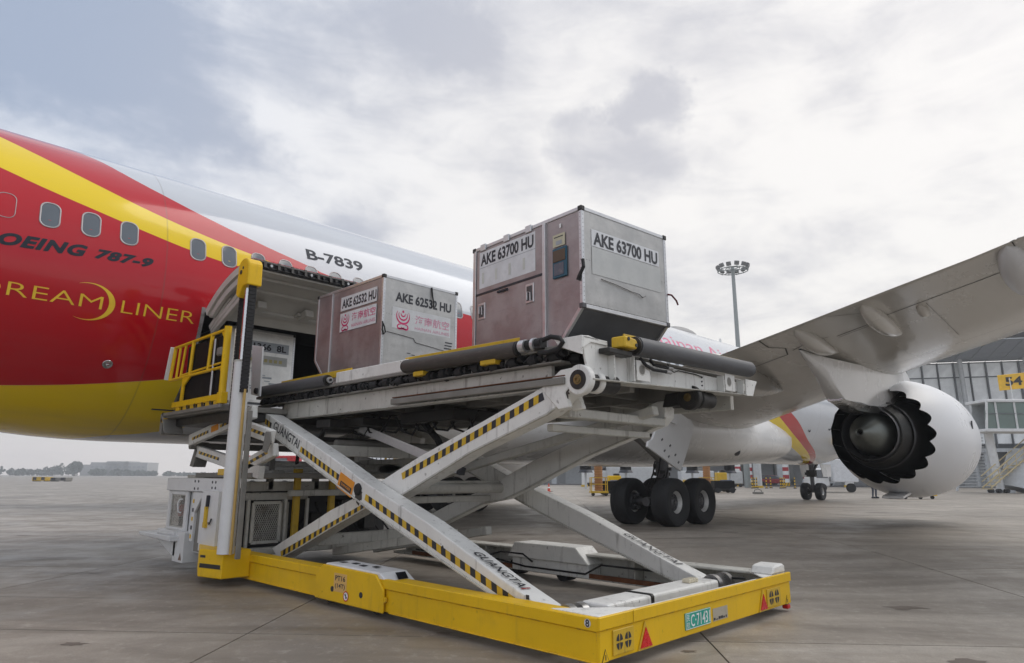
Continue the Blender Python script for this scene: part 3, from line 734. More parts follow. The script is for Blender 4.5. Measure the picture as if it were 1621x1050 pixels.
m.rings(rs, wrap=False); m.build('crescent_emblem', GOLD, plane, fixn=False)
wrap_text('B-7839', 6.94, 8.42, 22.3, 28.3, DARKT, 0.028, 0.0, 0.8)
wrap_text('Hainan Airlines', 20.9, 30.0, 25.5, 39.0, paint('title_magenta', (0.55, 0.045, 0.17), 0.35), 0.0, 0.12)
m = M(); 
for i in range(25):
    pass
m.rings([[fp(3.38+cos(2*pi*i/24)*r, -34.6+math.degrees(sin(2*pi*i/24)*r/RF), h) for i in range(24)] for r, h in ((.085, .001), (.08, .008), (.045, .008), (.035, -.0))])
m.build('skin_port', BAREM, plane, smooth=True)
m = M().lathe([(0, .034), (.02, .03), (.035, .012)], axis='x', n=16); 
mm = M(); mm.add([fp(3.38, -34.6, .004+v[0]) + Vector((v[1], 0, v[2]*.8)) for v in m.v], m.f); mm.build('port_plug', STEEL, plane, smooth=True)
# small writing near the door
# satellite antenna hump and blade on the crown
m = M()
rs = []
for i in range(13):
    e = -1+2*i/12; r = sqrt(max(0, 1-e*e)); rs.append([(27.6+e*1.3, YC+cos(radians(a))*0.55*r, ZC+RF-.05+max(0, sin(radians(a)))*0.42*r**.8) for a in range(0, 181, 15)])
m.rings(rs, wrap=False); m.build('antenna_dome', paint('antenna_grey', (0.25, 0.25, 0.25), 0.5), plane, smooth=True)
m = M().prism([(31.4, ZC+RF-.02), (31.7, ZC+RF-.02), (31.62, ZC+RF+.42), (31.5, ZC+RF+.42)], 'y', YC-.02, YC+.02); m.build('blade_antenna', WHITE3, plane)
m = M().prism([(36.5, ZC+RF-.02), (36.8, ZC+RF-.02), (36.72, ZC+RF+.35), (36.6, ZC+RF+.35)], 'y', YC-.02, YC+.02); m.build('blade_antenna', WHITE3, plane)

# fin and tailplanes
def surf(secs, mat, name, t=0.10, smooth=True, parent=plane, K=16):
    """secs: list of (LE point, TE point, up vector); symmetric-ish section with flatter underside"""
    rs = []
    for le, te, up in secs:
        le, te, up = Vector(le), Vector(te), Vector(up); c = (te-le); ch = c.length; ring = []
        us = [0.5*(1-cos(pi*i/K)) for i in range(K+1)]
        def th_(u): return 5*t*ch*(0.2969*sqrt(u)-0.1260*u-0.3516*u*u+0.2843*u**3-0.1015*u**4)
        for u in us: ring.append(le + c*u + up*(th_(u)*1.08 + 0.0*u))
        for u in us[-2:0:-1]: ring.append(le + c*u - up*th_(u)*0.92)
        rs.append(ring)
    m = M(); m.rings(rs, True, True); return m.build(name, mat, parent, smooth=smooth)
REDA = paint('tail_red', (0.50, 0.006, 0.012), 0.15, coat=0.5)
surf([((-4.5, YC, 7.3), (-13.2, YC, 7.0), (0, 1, 0)), ((-13.0, YC, 17.0), (-16.0, YC, 17.0), (0, 1, 0))], REDA, 'tail_fin')
for s in (-1, 1): surf([((-8.5, YC+s*1.0, 6.3), (-14.0, YC+s*1.0, 6.2), (0, 0, 1)), ((-14.3, YC+s*9.8, 7.2), (-16.6, YC+s*9.8, 7.2), (0, 0, 1))], FAIR, 'tailplane')

# wings
def wsec(y):
    """chord line at span station y of the starboard wing -> LE, TE"""
    le = [(13.6, 28.7, 3.70), (13, 28.3, 3.75), (6, 23.5, 4.72), (2, 20.8, 5.2), (-14, 10.2, 7.6)]
    te = [(13.6, 17.0, 3.92), (13, 16.9, 3.95), (8, 15.8, 4.4), (6, 15.0, 4.62), (4, 14.2, 4.85), (2, 13.4, 5.07), (-14, 6.8, 7.3)]
    def ip(T):
        for a, b_ in zip(T, T[1:]):
            if a[0] >= y >= b_[0]:
                u = (a[0]-y)/(a[0]-b_[0]); return (a[1]+(b_[1]-a[1])*u, a[2]+(b_[2]-a[2])*u)
        return T[-1][1:] if y < T[-1][0] else T[0][1:]
    l, t_ = ip(le), ip(te); return Vector((l[0], y, l[1])), Vector((t_[0], y, t_[1]))
def wthick(y): return 0.115 if y > 6 else 0.115-0.02*min(1, (6-y)/10)
def wing_low(y, u, off=0.0):
    le, te = wsec(y); c = te-le; ch = c.length; t = wthick(y); u = max(0, min(1, u))
    tt = 5*t*ch*(0.2969*sqrt(u)-0.1260*u-0.3516*u*u+0.2843*u**3-0.1015*u**4)
    camb = 0.012*ch*sin(pi*min(1, max(0, (u-.45)/.55)))
    return le + c*u + Vector((0, 0, -tt*0.95 + camb - off))
def wing(side):
    K = 24; rs = []
    ys = [13.6, 13, 12, 11, 10, 9, 8, 7, 6, 5, 4, 3, 2, 0, -3, -6, -9, -12, -14]
    us = [0.5*(1-cos(pi*i/K)) for i in range(K+1)]
    for y in ys:
        le, te = wsec(y); c = te-le; ch = c.length; t = wthick(y); ring = []
        for u in us:
            tt = 5*t*ch*(0.2969*sqrt(u)-0.1260*u-0.3516*u*u+0.2843*u**3-0.1015*u**4); ring.append(le+c*u+Vector((0, 0, tt*0.95+0.02*ch*sin(pi*u))))
        for u in us[-2:0:-1]: ring.append(wing_low(y, u))
        if side > 0: ring = [Vector((p.x, 2*YC-p.y, p.z)) for p in ring]
        rs.append(ring)
    m = M(); m.rings(rs, True, True); return m.build('wing', WINGG, plane, smooth=True)
wingR = wing(-1); wingR['label'] = 'starboard wing over the camera side'; wingL = wing(1)
# leading edge slats in bare metal on the underside edge
m = M(); rs = []
for y in [12.4-0.5*i for i in range(50)]:
    r_ = []
    for u in (0.0, .004, .015, .035, .06): r_.append(wing_low(y, u, 0.004)+Vector((0.004, 0, 0)))
    rs.append(r_)
m.rings(rs, wrap=False); m.build('leading_edge', BAREM, wingR, smooth=True)
def under_strip(pts, w=0.018, name='panel_gap', mat=SEAM):
    m = M(); q = []
    for (y0, u0), (y1, u1) in zip(pts, pts[1:]):
        K = max(2, int(abs(y1-y0)/0.4)+1)
        for i in range(K): q.append((y0+(y1-y0)*i/K, u0+(u1-u0)*i/K))
    q.append(pts[-1]); P_ = [wing_low(y, u, 0.004) for y, u in q]; vs = []
    for i, p_ in enumerate(P_):
        d = (P_[min(i+1, len(P_)-1)]-P_[max(0, i-1)]).normalized(); n_ = d.cross(Vector((0, 0, 1))).normalized()
        vs += [p_-n_*w, p_+n_*w]
    m.add(vs, [(2*i, 2*i+1, 2*i+3, 2*i+2) for i in range(len(P_)-1)])
    m.build(name, mat, wingR, fixn=False)
under_strip([(8.9, .80), (6.75, .80)]); under_strip([(8.9, .80), (8.9, 1.0)], .010); under_strip([(6.75, .80), (6.55, .86), (6.8, .92), (6.7, 1.0)], .018)
under_strip([(6.5, .82), (5.9, .84), (5.45, .82)], .014); under_strip([(5.3, .80), (4.25, .80)], .016); under_strip([(5.3, .785), (4.25, .785)], .008)
under_strip([(4.0, .82), (1.6, .82), (-3, .8), (-9, .78)], .014); under_strip([(4.0, .82), (4.25, .9), (4.9, .985)], .010); under_strip([(1.4, .82), (1.4, 1.0)], .010)
under_strip([(12, .42), (9, .40), (4, .34), (0, .34)], .004); under_strip([(10.5, .1), (10.5, .75)], .004); under_strip([(3.2, .1), (3.2, .8)], .004)
for k in range(9): under_strip([(9.6-k*1.0, .16+.01*k), (9.35-k*1.0, .165+.01*k)], .012, 'access_panel', WINGG)
# flap track fairings
def canoe(y, u0, u1, r, drop=0.10, hgt=1.1, mat=WINGG):
    a = wing_low(y, min(1, u1)); b_ = wing_low(y, u0)
    if u1 > 1: a = wing_low(y, 1.0) + (wing_low(y, 1.0)-wing_low(y, .93))*((u1-1)/.07)
    rs = []; K = 18
    for i in range(K+1):
        e = i/K; p_ = a+(b_-a)*e; rr = r*(sin(pi*e**0.72)**0.75 if 0 < e < 1 else 0.02); p_ = p_+Vector((0, 0, -drop*sin(pi*e)))
        rs.append([(p_.x, p_.y+cos(2*pi*k/20)*rr, p_.z+sin(2*pi*k/20)*rr*hgt) for k in range(20)])
    m = M(); m.rings(rs, True, True); return m.build('flap_track_fairing', mat, wingR, smooth=True)
canoe(8.35, 0.50, 1.02, 0.42, 0.14, 1.0)
canoe(5.75, 0.66, 0.98, 0.20, 0.10)
canoe(4.15, 0.62, 0.97, 0.20, 0.10)
canoe(3.35, 0.70, 0.80, 0.10, 0.06)
canoe(1.50, 0.55, 0.99, 0.27, 0.14, 1.0, AWHITE)
canoe(-3.5, 0.50, 1.05, 0.28, 0.14)

# wing to body fairing
m = M(); rs = []
for i in range(41):
    x = 8.2+i*(33.5-8.2)/40; e = (x-8.2)/(33.5-8.2)
    k = min(1, (sin(pi*min(.5, e*1.25)))**0.6 if e < .4 else 1) if e < .4 else (1 if e < .62 else max(0.0, cos((e-.62)/.38*pi/2))**0.7)
    hw = 2.45+0.92*k; zb = 2.10-0.36*k; zt = 3.6+0.9*k; zc = 3.25; ring = []
    for a in range(-180, 181, 6):
        s_, c_ = sin(radians(a/2-0)), cos(radians(a/2))
        ex = 0.72
        yy = math.copysign(abs(s_)**ex, s_)*hw; zz = zc-(abs(c_)**0.62)*(zc-zb)
        ring.append((x, YC+yy, zz))
    rs.append([(x, YC-hw*.86, zt)]+ring+[(x, YC+hw*.86, zt)])
m.rings(rs, False, False, wrap=False); m.build('belly_fairing', FAIR, plane, smooth=True)
m = M()
for (x0, x1) in ((13.2, 13.2), (18.6, 18.6), (24.6, 24.6)):
    pass
# ram air scoop and small vents on the fairing
m = M(); rs = []
for i in range(10):
    e = i/9; x = 24.6+e*1.9; r = 0.20*(e**.6); rs.append([(x, 12.95+0.10*(1-e)+cos(2*pi*k/14)*r*.5, 2.38+sin(2*pi*k/14)*r*.75) for k in range(14)])
m.rings(rs, True, False); m.build('air_scoop', AWHITE, plane, smooth=True)
m = M().lathe([(0, .19), (-.3, .12)], (26.5, 12.95, 2.38), 'x', 14); m.build('scoop_mouth', INK, plane)
for (x, z) in ((25.3, 3.2), (35.4, 3.7), (30.6, 3.25), (31.3, 3.25), (38.0, 3.9)):
    dy = sqrt(max(0, RF*RF-(z-ZC)**2)); yy = YC-dy if x > 28 else 12.72
    m = M().lathe([(-.02, .10), (.01, .09), (.012, .0)], (x, yy, z), 'y', 12); m.build('vent_port', INK, plane)

# pylon and engine
def engine(cy, mir):
    sg = -1 if mir else 1
    cz = 2.55; eng = None
    def Yf(v): return v
    K = 180
    outer = [(25.95, 1.42), (25.98, 1.50), (25.9, 1.60), (25.6, 1.70), (25.0, 1.78), (24.2, 1.81), (23.5, 1.79), (22.8, 1.70), (22.2, 1.575), (21.75, 1.46)]
    inner = [(21.75, 1.42), (22.3, 1.49), (23.2, 1.42), (24.0, 1.36)]
    nc = 18
    def edge(i):
        ph = (i/K*nc) % 1.0; return 21.48-0.34*(1-abs(sin(pi*ph)))
    rs = []
    for x, r in outer: rs.append([(x, cy+sin(2*pi*i/K)*r, cz+cos(2*pi*i/K)*r) for i in range(K)])
    e1 = []; e2 = []
    for i in range(K):
        x = edge(i); r = 1.46-(21.75-x)*0.27; a = 2*pi*i/K; e1.append((x, cy+sin(a)*r, cz+cos(a)*r)); r2 = r-.022; e2.append((x+.005, cy+sin(a)*r2, cz+cos(a)*r2))
    rs.append(e1)
    m = M(); m.rings(rs); nac = m.build('engine_nacelle', AWHITE, plane, smooth=True)
    m = M(); m.rings([e1, e2] + [[(x, cy+sin(2*pi*i/K)*r, cz+cos(2*pi*i/K)*r) for i in range(K)] for x, r in inner]); m.build('fan_duct', DUCT, nac, smooth=True)
    # paler strips added to stand for light on the chevrons' inner side
    for q in range(nc):
        a = 2*pi*q/nc; m = M()
        vs = []
        for x, r in ((21.40, 1.345), (21.75, 1.405), (22.4, 1.475)):
            for d in (-.010, .010): vs.append((x, cy+sin(a+d)*(r-.012), cz+cos(a+d)*(r-.012)))
        m.add(vs, [(0, 1, 3, 2), (2, 3, 5, 4)]); m.build('chevron_light_strip', GEARM, nac)
    m = M(); m.lathe([(25.95, 1.42), (25.7, 1.36), (25.2, 1.34), (24.2, 1.36)], (0, cy, cz), 'x', 64); m.build('inlet_lip', BAREM, nac, smooth=True)
    m = M(); m.lathe([(24.2, 1.36), (24.15, .35), (24.6, .0)], (0, cy, cz), 'x', 48); m.build('fan', COREM, nac, smooth=True)
    for q in range(20):
        a = 2*pi*q/20; m = M(); v = []
        for r, tw in ((.36, .5), (.8, .3), (1.33, .15)):
            for s in (-1, 1): v.append((24.3+s*.10, cy+sin(a+s*tw*.25)*r, cz+cos(a+s*tw*.25)*r))
        m.add(v, [(0, 1, 3, 2), (2, 3, 5, 4)]); m.build('fan_blade', GEARM, nac)
    m = M(); m.lathe([(24.1, 1.12), (23.0, 1.12), (22.2, 1.10), (21.6, 1.02), (21.0, 0.90), (20.55, 0.80), (20.52, .77), (20.9, .77)], (0, cy, cz), 'x', 72); m.build('core_cowl', COREM, nac, smooth=True)
    m = M(); m.lathe([(21.15, .955), (21.14, .972), (21.02, .952), (21.03, .935)], (0, cy, cz), 'x', 72); m.build('cowl_ring', GEARM, nac, smooth=True)
    m = M(); m.lathe([(21.0, .775), (20.4, .73), (20.36, .72), (20.4, .70), (21.0, .72)], (0, cy, cz), 'x', 72); m.build('core_nozzle', GEARM, nac, smooth=True)
    m = M(); m.lathe([(21.2, .72), (21.25, .50)], (0, cy, cz), 'x', 48); m.build('turbine_exit', DUCT, nac)
    m = M(); m.lathe([(21.3, .60), (20.85, .61), (20.5, .56), (20.1, .43), (19.75, .25), (19.6, .13), (19.56, .10), (19.58, .07), (19.75, .065)], (0, cy, cz), 'x', 64); m.build('exhaust_plug', PLUGM, nac, smooth=True)
    # strakes, latches
    m = M()
    for a in (96,): 
        r = 1.80; m.obox((24.0, cy-r*1.0+.01, cz+.35), (.05, 0, 0), (0, .012, 0), (0, 0, .12))
    m.build('access_latch', INK, nac)
    m = M(); m.obox((22.6, cy, cz-1.66), (.75, 0, .1), (0, .28, 0), (0, 0, .03)); m.build('drain_panel', FAIR, nac)
    # pylon
    prof = [(15.9, 4.28, .03), (17.1, 3.76, .16), (18.05, 3.22, .24), (19.05, 2.98+.25, .30), (20.2, 3.16, .34), (21.3, 3.35, .36), (22.3, 3.75, .36), (23.3, 4.05, .33), (24.4, 4.17, .22), (25.1, 4.20, .05)]
    top = [4.32, 4.28, 4.30, 4.32, 4.35, 4.42, 4.60, 4.78, 4.42, 4.24]
    rs = []
    for (x, zb, hw), zt in zip(prof, top):
        rs.append([(x, cy-hw, zt-.02), (x, cy-hw*1.0, (zb+zt)/2), (x, cy-hw*.92, zb+.06), (x, cy-hw*.5, zb), (x, cy+hw*.5, zb), (x, cy+hw*.92, zb+.06), (x, cy+hw, (zb+zt)/2), (x, cy+hw, zt-.02), (x, cy+hw*.4, zt+.03), (x, cy-hw*.4, zt+.03)])
    m = M(); m.rings(rs, True, True); py_ = m.build('engine_pylon', FAIR, plane, smooth=True)
    m = M(); m.rings([[(x, cy-hw, zb), (x, cy-hw*.6, zb-.14*k), (x, cy+hw*.6, zb-.14*k), (x, cy+hw, zb), (x, cy, zb+.1)] for x, zb, hw, k in ((17.9, 3.30, .20, .3), (19.0, 3.22, .34, 1), (20.3, 3.25, .46, 1.2), (21.2, 3.42, .5, 1.0), (22.0, 3.7, .45, .3))], True, True)
    m.build('heat_shield', BAREM, py_, smooth=True)
    return nac
engine(6.0, False)
engine(2*YC-6.0, True)

# landing gear
def wheel_meshes(r, w, rr):
    t = M(); pr = [(-w/2*.62, rr), (-w/2*.8, rr*1.06), (-w/2*.98, r*.78), (-w/2, r*.86), (-w/2*.93, r*.95), (-w/2*.72, r*.99), (-w/2*.3, r), (-w*.14, r), (-w*.135, r*.99), (-w*.12, r*.99), (-w*.115, r), (w*.115, r), (w*.12, r*.99), (w*.135, r*.99), (w*.14, r), (w/2*.3, r), (w/2*.72, r*.99), (w/2*.93, r*.95), (w/2, r*.86), (w/2*.98, r*.78), (w/2*.8, rr*1.06), (w/2*.62, rr)]
    t.lathe(pr, (0, 0, 0), 'y', 48)
    h = M(); h.lathe([(-w*.34, rr*1.04), (-w*.36, rr*1.0), (-w*.30, rr*.90), (-w*.16, rr*.80)], (0, 0, 0), 'y', 32)
    hc = M(); hc.lathe([(-w*.17, rr*.82), (-w*.10, rr*.74), (-w*.09, rr*.45), (-w*.20, rr*.40), (-w*.24, rr*.26), (-w*.25, 0.001)], (0, 0, 0), 'y', 32)
    h.lathe([(w*.34, rr*1.04), (w*.30, rr*.9), (w*.06, rr*.85), (w*.04, rr*.3), (w*.05, 0.001)], (0, 0, 0), 'y', 32)
    hb = M()
    for i in range(9):
        a = 2*pi*i/9; hb.tube((cos(a)*rr*.62, -w*.17, sin(a)*rr*.62), (cos(a)*rr*.62, -w*.09, sin(a)*rr*.62), rr*.10, n=10)
    hc.tube((0, -w*.30, 0), (0, -w*.2, 0), rr*.2, n=16)
    o_ = len(hc.v); hc.v += hb.v; hc.f += [tuple(i+o_ for i in f) for f in hb.f]; hc.mi += hb.mi
    bk = M().lathe([(w*.05, rr*.85), (w*.42, rr*.80), (w*.44, rr*.5), (w*.3, rr*.45)], (0, 0, 0), 'y', 28)
    for i in range(7):
        a = 2*pi*i/7; bk.tube((cos(a)*rr*.62, w*.42, sin(a)*rr*.62), (cos(a)*rr*.62, w*.60, sin(a)*rr*.62), rr*.13, n=10)
    out = []
    for nm, q, mt in (('tyre', t, TYRE), ('rim', h, RIMM), ('wheel_hub', hc, GEARM), ('brake', bk, GEARM)):
        me = bpy.data.meshes.new(nm); bm = bmesh.new()
        bv = [bm.verts.new(v) for v in q.v]
        for f in q.f: bm.faces.new([bv[i] for i in f])
        bmesh.ops.recalc_face_normals(bm, faces=bm.faces); bm.to_mesh(me); bm.free(); me.materials.append(mt)
        me.polygons.foreach_set('use_smooth', [True]*len(me.polygons)); me.set_sharp_from_angle(angle=radians(35)); out.append(me)
    return out
TY, RM, HB, BR = wheel_meshes(0.665, 0.53, 0.30)
def put_wheel(par, me4, loc, out):
    for nm, me in zip(('tyre', 'rim', 'wheel_hub', 'brake'), me4):
        o = link(nm, me, par, Vector(loc))
        if out > 0: o.rotation_euler = (0, 0, pi)
def main_gear(side):
    cy = YC - side*4.87; cx = 16.93+.755
    m = M(); m.tube((cx, cy, .60), (cx, cy, 3.6), .17, .21, 20); m.tube((cx, cy, .5), (cx, cy, 1.35), .12, n=16); m.tube((cx-.95, cy, .655), (cx+.95, cy, .655), .13, n=16)
    m.tube((cx-.755, cy-.8, .655), (cx-.755, cy+.8, .655), .09, n=12); m.tube((cx+.755, cy-.8, .655), (cx+.755, cy+.8, .655), .09, n=12)
    g = m.build('main_landing_gear', GEARM, plane, smooth=True)
    for dx in (-.755, .755):
        for s in (-1, 1): put_wheel(g, (TY, RM, HB, BR), (cx+dx, cy+s*.69, .655), s)
    m = M(); m.beam((cx-.25, cy, 1.3), (cx-.6, cy, 1.0), .16, .06); m.beam((cx-.6, cy, 1.0), (cx-.2, cy, .75), .16, .06); m.build('torque_link', DKMET, g)
    m = M(); m.beam((cx-.1, cy, 1.8), (cx-1.75, cy+.1, 2.75), .10, .12); m.beam((cx-.1, cy, 2.5), (cx-1.9, cy+.2, 2.72), .06, .08); m.build('drag_brace', GREYP, g)
    m = M(); m.beam((cx, cy, 1.9), (cx+.1, cy+side*1.9, 3.1), .12, .10); m.build('side_brace', GREYP, g)
    for k in range(7):
        y0 = cy+random.uniform(-.25, .25); x0 = cx+random.uniform(-.3, .2); m = M()
        m.path([(x0, y0, 1.9-.1*k), (x0-.28, y0-.1, 1.5-.05*k), (x0-.32, y0+.05, 1.1), (x0-.1+.2*(k % 3), y0*1.0, .85), (x0+.3*(k % 2)-.2, cy+(.35 if k % 2 else -.35), .72)], .018+.006*(k % 2), 8); m.build('hydraulic_hose', BLACK, g, smooth=True)
    m = M()
    for k in range(14):
        a = random.uniform(0, 2*pi); z = random.uniform(.8, 1.8); m.box(cx+cos(a)*.2-.06, cx+cos(a)*.2+.06, cy+sin(a)*.2-.05, cy+sin(a)*.2+.05, z, z+random.uniform(.06, .16))
    m.build('valve_block', DKMET, g, bevel=.006)
    # doors: tall panel outboard of the leg
    yd = cy-side*.98
    pts = [(16.62, 3.16), (17.15, 3.14), (17.75, 2.96), (17.90, 2.80), (17.45, 2.10), (17.02, 1.50), (15.37, 2.13), (15.42, 2.27), (15.62, 2.33), (16.25, 3.24)]
    m = M(); m.prism(pts, 'y', yd-.035, yd+.035); d = m.build('gear_door', FAIR, g, bevel=.012)
    m = M(); m.prism([(16.42, 3.35), (16.88, 3.30), (16.78, 2.80), (16.32, 2.86)], 'y', yd-.11, yd-.05); m.build('upper_gear_door', FAIR, g, bevel=.01)
    m = M()
    for (x, z) in ((16.1, 2.35), (16.5, 2.2), (16.2, 2.05), (16.75, 1.95), (16.4, 1.9), (16.9, 1.75)): m.obox((x, yd-.04, z), (.035, 0, .02), (0, .006, 0), (-.01, 0, .02))
    m.build('door_bolt', GEARM, g)
    # dark wheel well
    m = M(); m.prism([(15.3, 3.3), (18.4, 3.3), (18.2, 3.75), (15.6, 3.75)], 'y', cy-side*.9, cy+side*1.7); m.build('wheel_well', DUCT, g)
    return g
main_gear(1); main_gear(-1)
TY2, RM2, HB2, BR2 = wheel_meshes(0.50, 0.38, 0.22)
cx = 42.18
m = M(); m.tube((cx, YC, .5), (cx, YC, 2.6), .11, .15, 16); m.tube((cx, YC-.45, .5), (cx, YC+.45, .5), .07, n=12); m.beam((cx, YC, 1.5), (cx+1.4, YC, 2.4), .1, .12); ng = m.build('nose_landing_gear', GEARM, plane, smooth=True)
for s in (-1, 1): put_wheel(ng, (TY2, RM2, HB2, BR2), (cx, YC+s*.42, .5), s)
for s in (-1, 1):
    m = M().prism([(cx-.2, 2.1), (cx+1.5, 2.1), (cx+1.4, 1.35), (cx+.1, 1.35)], 'y', YC+s*.62-.02, YC+s*.62+.02); m.build('nose_gear_door', FAIR, ng, bevel=.01)
m = M(); m.box(cx-.2, cx+.15, YC-.25, YC+.25, 1.35, 1.75); m.box(cx-.25, cx-.1, YC-.32, YC-.1, 1.45, 1.62); m.box(cx-.25, cx-.1, YC+.1, YC+.32, 1.45, 1.62); m.build('steering_unit', DKMET, ng, bevel=.01)
# ------------------------------------------------------------ cargo loader
ld = thing('cargo_loader', 'white and yellow scissor-lift cargo loader raised under the open hold door', 'cargo loader', (6.5, 7.2, -0.2))
def pbox(name, mat, *b, parent=None, bevel=0.008, label=None):
    m = M(); m.box(*b); return m.build(name, mat, parent or ld, bevel=bevel, label=label)
# chassis side beam (camera side)
XN, XF, YE, YR = 4.66, 8.45, 3.56, 10.55
ch = M()
ch.box(XN, XN+.03, YE+.02, YR, -.115, .125); ch.box(XN-.02, XN+.035, YE+.0, YR, .125, .232)
ch.box(XN+.03, XN+.27, YE+.03, YR, .18, .215)
side = ch.build('side_beam', YEL, ld, bevel=.008)
pbox('side_beam_lining', WHITE, XN+.03, XN+.06, YE+.03, YR, -.11, .18)
pbox('side_beam_foot', YEL, XN-.012, XN+.03, YE+.02, 6.45, -.122, -.108); pbox('side_beam_foot', YEL, XN-.012, XN+.03, 8.0, YR, -.122, -.108)
m = M(); m.prism([(6.50, -.125), (7.96, -.125), (7.96, .16), (7.80, .285), (6.66, .27), (6.50, .12)], 'x', XN-.05, XN-.018); hs = m.build('wheel_box', YEL, ld, bevel=.01)
m = M(); m.prism([(6.42, .18), (7.90, .18), (7.78, .300), (6.62, .288)], 'x', XN-.018, XN+.36); m.build('wheel_cover', WHITE3, ld, bevel=.012)
m = M(); m.obox((XN+.2, 6.50, .255), (.07, 0, 0), (0, .03, .03), (0, .004, .004)); m.build('cover_slot', INK, hs)
for k in range(4): m = M(); m.obox((XN+.15+.04*(k % 2), 7.65-.22*k, .305), (.035, 0, 0), (0, .05, 0), (0, 0, .0015)); m.build('shoe_mark', INK, hs)
for y in (7.55, 6.93):
    m = M().tube((XN-.055, y, .02), (XN-.045, y, .02), .033, n=16); m.build('bolt_hole', INK, hs)
m = M(); m.box(XN-.0525, XN-.0505, 7.24, 7.52, .0, .21); m.build('number_sticker', paint('sticker_tan', (0.70, 0.44, 0.14), .5), hs)
def tx(s, x, y0, y1, z0, z1, mat, par, bold=0.0, shear=0.0):   # on a face looking to -X: reads towards -Y
    return text(s, (x, y1, z0), (0, y0-y1, 0), (0, 0, z1-z0), mat, par, bold, shear)
def tyf(s, y, x0, x1, z0, z1, mat, par, bold=0.0, shear=0.0):  # on a face looking to -Y: reads towards +X
    return text(s, (x0, y, z0), (x1-x0, 0, 0), (0, 0, z1-z0), mat, par, bold, shear)
tx('PT16', XN-.054, 7.27, 7.49, .125, .185, INK, hs, .02); tx('(14T)', XN-.054, 7.27, 7.49, .03, .095, INK, hs, .02)
m = M(); m.lathe([(XN-.054, .0001), (XN-.054, .055)], (0, 7.24, -.03), 'x', 24); m.build('warning_disc', INKW, hs)
m = M(); m.lathe([(XN-.0555, .045), (XN-.0555, .058)], (0, 7.24, -.03), 'x', 24); m.build('warning_ring', REFL, hs)
m = M(); m.box(XN-.056, XN-.055, 7.234, 7.246, -.06, -.0); m.obox((XN-.0555, 7.24, -.03), (.0005, 0, 0), (0, .03, .02), (0, -.003, .005)); m.build('warning_figure', INK, hs)
for (a, b_) in ((6.49, .02), (7.97, .03)):
    m = M().tube((XN-.035, a, b_), (XN-.018, a, b_), .03, n=12); m.build('weld_lug', YEL, hs)
tx('+', XN-.003, 10.30, 10.36, -.03, .04, INK, side)
m = M().lathe([(XN-.022, .0001), (XN-.022, .034)], (0, 3.66, .185), 'x', 20); m.build('lashing_sign', STKW, side)
tx('8', XN-.024, 3.64, 3.68, .155, .215, INK, side, .02)
# end beam
eb = M(); eb.box(XN-.02, XF+.01, YE-.02, YE+.012, .135, .240); eb.box(XN-.001, XF-.005, YE-.005, YE+.03, -.112, .135)
end = eb.build('end_beam', YEL, ld, bevel=.007)
pbox('end_beam_top', WHITE, XN+.04, XF-.03, YE+.03, YE+.20, .15, .19)
def lamp(x0, x1, z0, z1):
    m = M().box(x0, x1, YE-.018, YE-.004, z0, z1); pl = m.build('lamp_plate', YELD, ld, bevel=.004)
    for cx_ in (x0+(x1-x0)*.29, x0+(x1-x0)*.70):
        rr = (x1-x0)*.16
        for q in range(4):
            a0 = q*90+10; mm = M(); pts = [(cx_+cos(radians(a0+35))*rr*.12, (z0+z1)/2+sin(radians(a0+35))*rr*.12*1.3)] + [(cx_+cos(radians(a0+70*i/6))*rr, (z0+z1)/2+sin(radians(a0+70*i/6))*rr*1.35) for i in range(7)]
            mm.add([(a, YE-.0195, b_) for a, b_ in pts], [tuple(range(len(pts)))]); mm.build('lamp_slot', INK, pl, fixn=False)
def tri(x0, x1, z0, z1, y=YE-.022):
    m = M().prism([(x0-.02, z0-.02), (x1+.02, z0-.02), ((x0+x1)/2, z1+.05)], 'y', y+.002, y+.016); b_ = m.build('reflector_base', YELD, ld, bevel=.003)
    m = M().prism([(x0+.005, z0), (x1-.005, z0), ((x0+x1)/2, z1)], 'y', y-.006, y+.002); m.build('reflector', REFL, b_)
def warn(x, z, s=.05, y=YE-.0065):
    m = M().prism([(x-s, z-s), (x+s, z-s), (x, z+s*1.1)], 'y', y-.002, y); b_ = m.build('warning_triangle', INK, ld)
    m = M().prism([(x-s*.8, z-s*.88), (x+s*.8, z-s*.88), (x, z+s*.85)], 'y', y-.004, y-.0021); m.build('triangle_face', YEL, b_)
    m = M().box(x-s*.1, x+s*.1, y-.006, y-.0042, z-s*.6, z+s*.2); m.build('triangle_mark', INK, b_)
lamp(4.83, 5.13, -.08, .115); tri(5.21, 5.40, -.085, .075); lamp(7.78, 8.14, -.085, .11); tri(7.58, 7.76, -.085, .075); warn(4.73, -.065); warn(8.33, -.065)
m = M().box(5.985, 6.475, YE-.014, YE-.006, -.058, .092); pl = m.build('number_plate', GREENP, ld, bevel=.002)
m = M(); 
for b_ in ((5.99, 6.47, -.055, -.050), (5.99, 6.47, .085, .090), (5.99, 5.995, -.055, .09), (6.465, 6.47, -.055, .09)): m.box(b_[0], b_[1], YE-.0158, YE-.0148, b_[2], b_[3])
m.build('plate_border', INKW, pl)
tyf('C·71431', YE-.016, 6.085, 6.455, -.04, .07, INKW, pl, .01); tyf('民', YE-.016, 6.005, 6.065, .018, .075, INKW, pl); tyf('航', YE-.016, 6.005, 6.065, -.045, .012, INKW, pl)
m = M().box(6.53, 6.84, YE-.009, YE-.006, -.055, .065); st = m.build('data_sticker', paint('sticker_grey', (0.42, 0.38, 0.30), .5, dirt=.5, dscale=12), ld)
for k in range(6): m = M().box(6.54+.05*k, 6.54+.05*k+random.uniform(.02, .045), YE-.0105, YE-.0095, -.045, -.045+random.uniform(.008, .03)); m.build('sticker_print', INK, st)
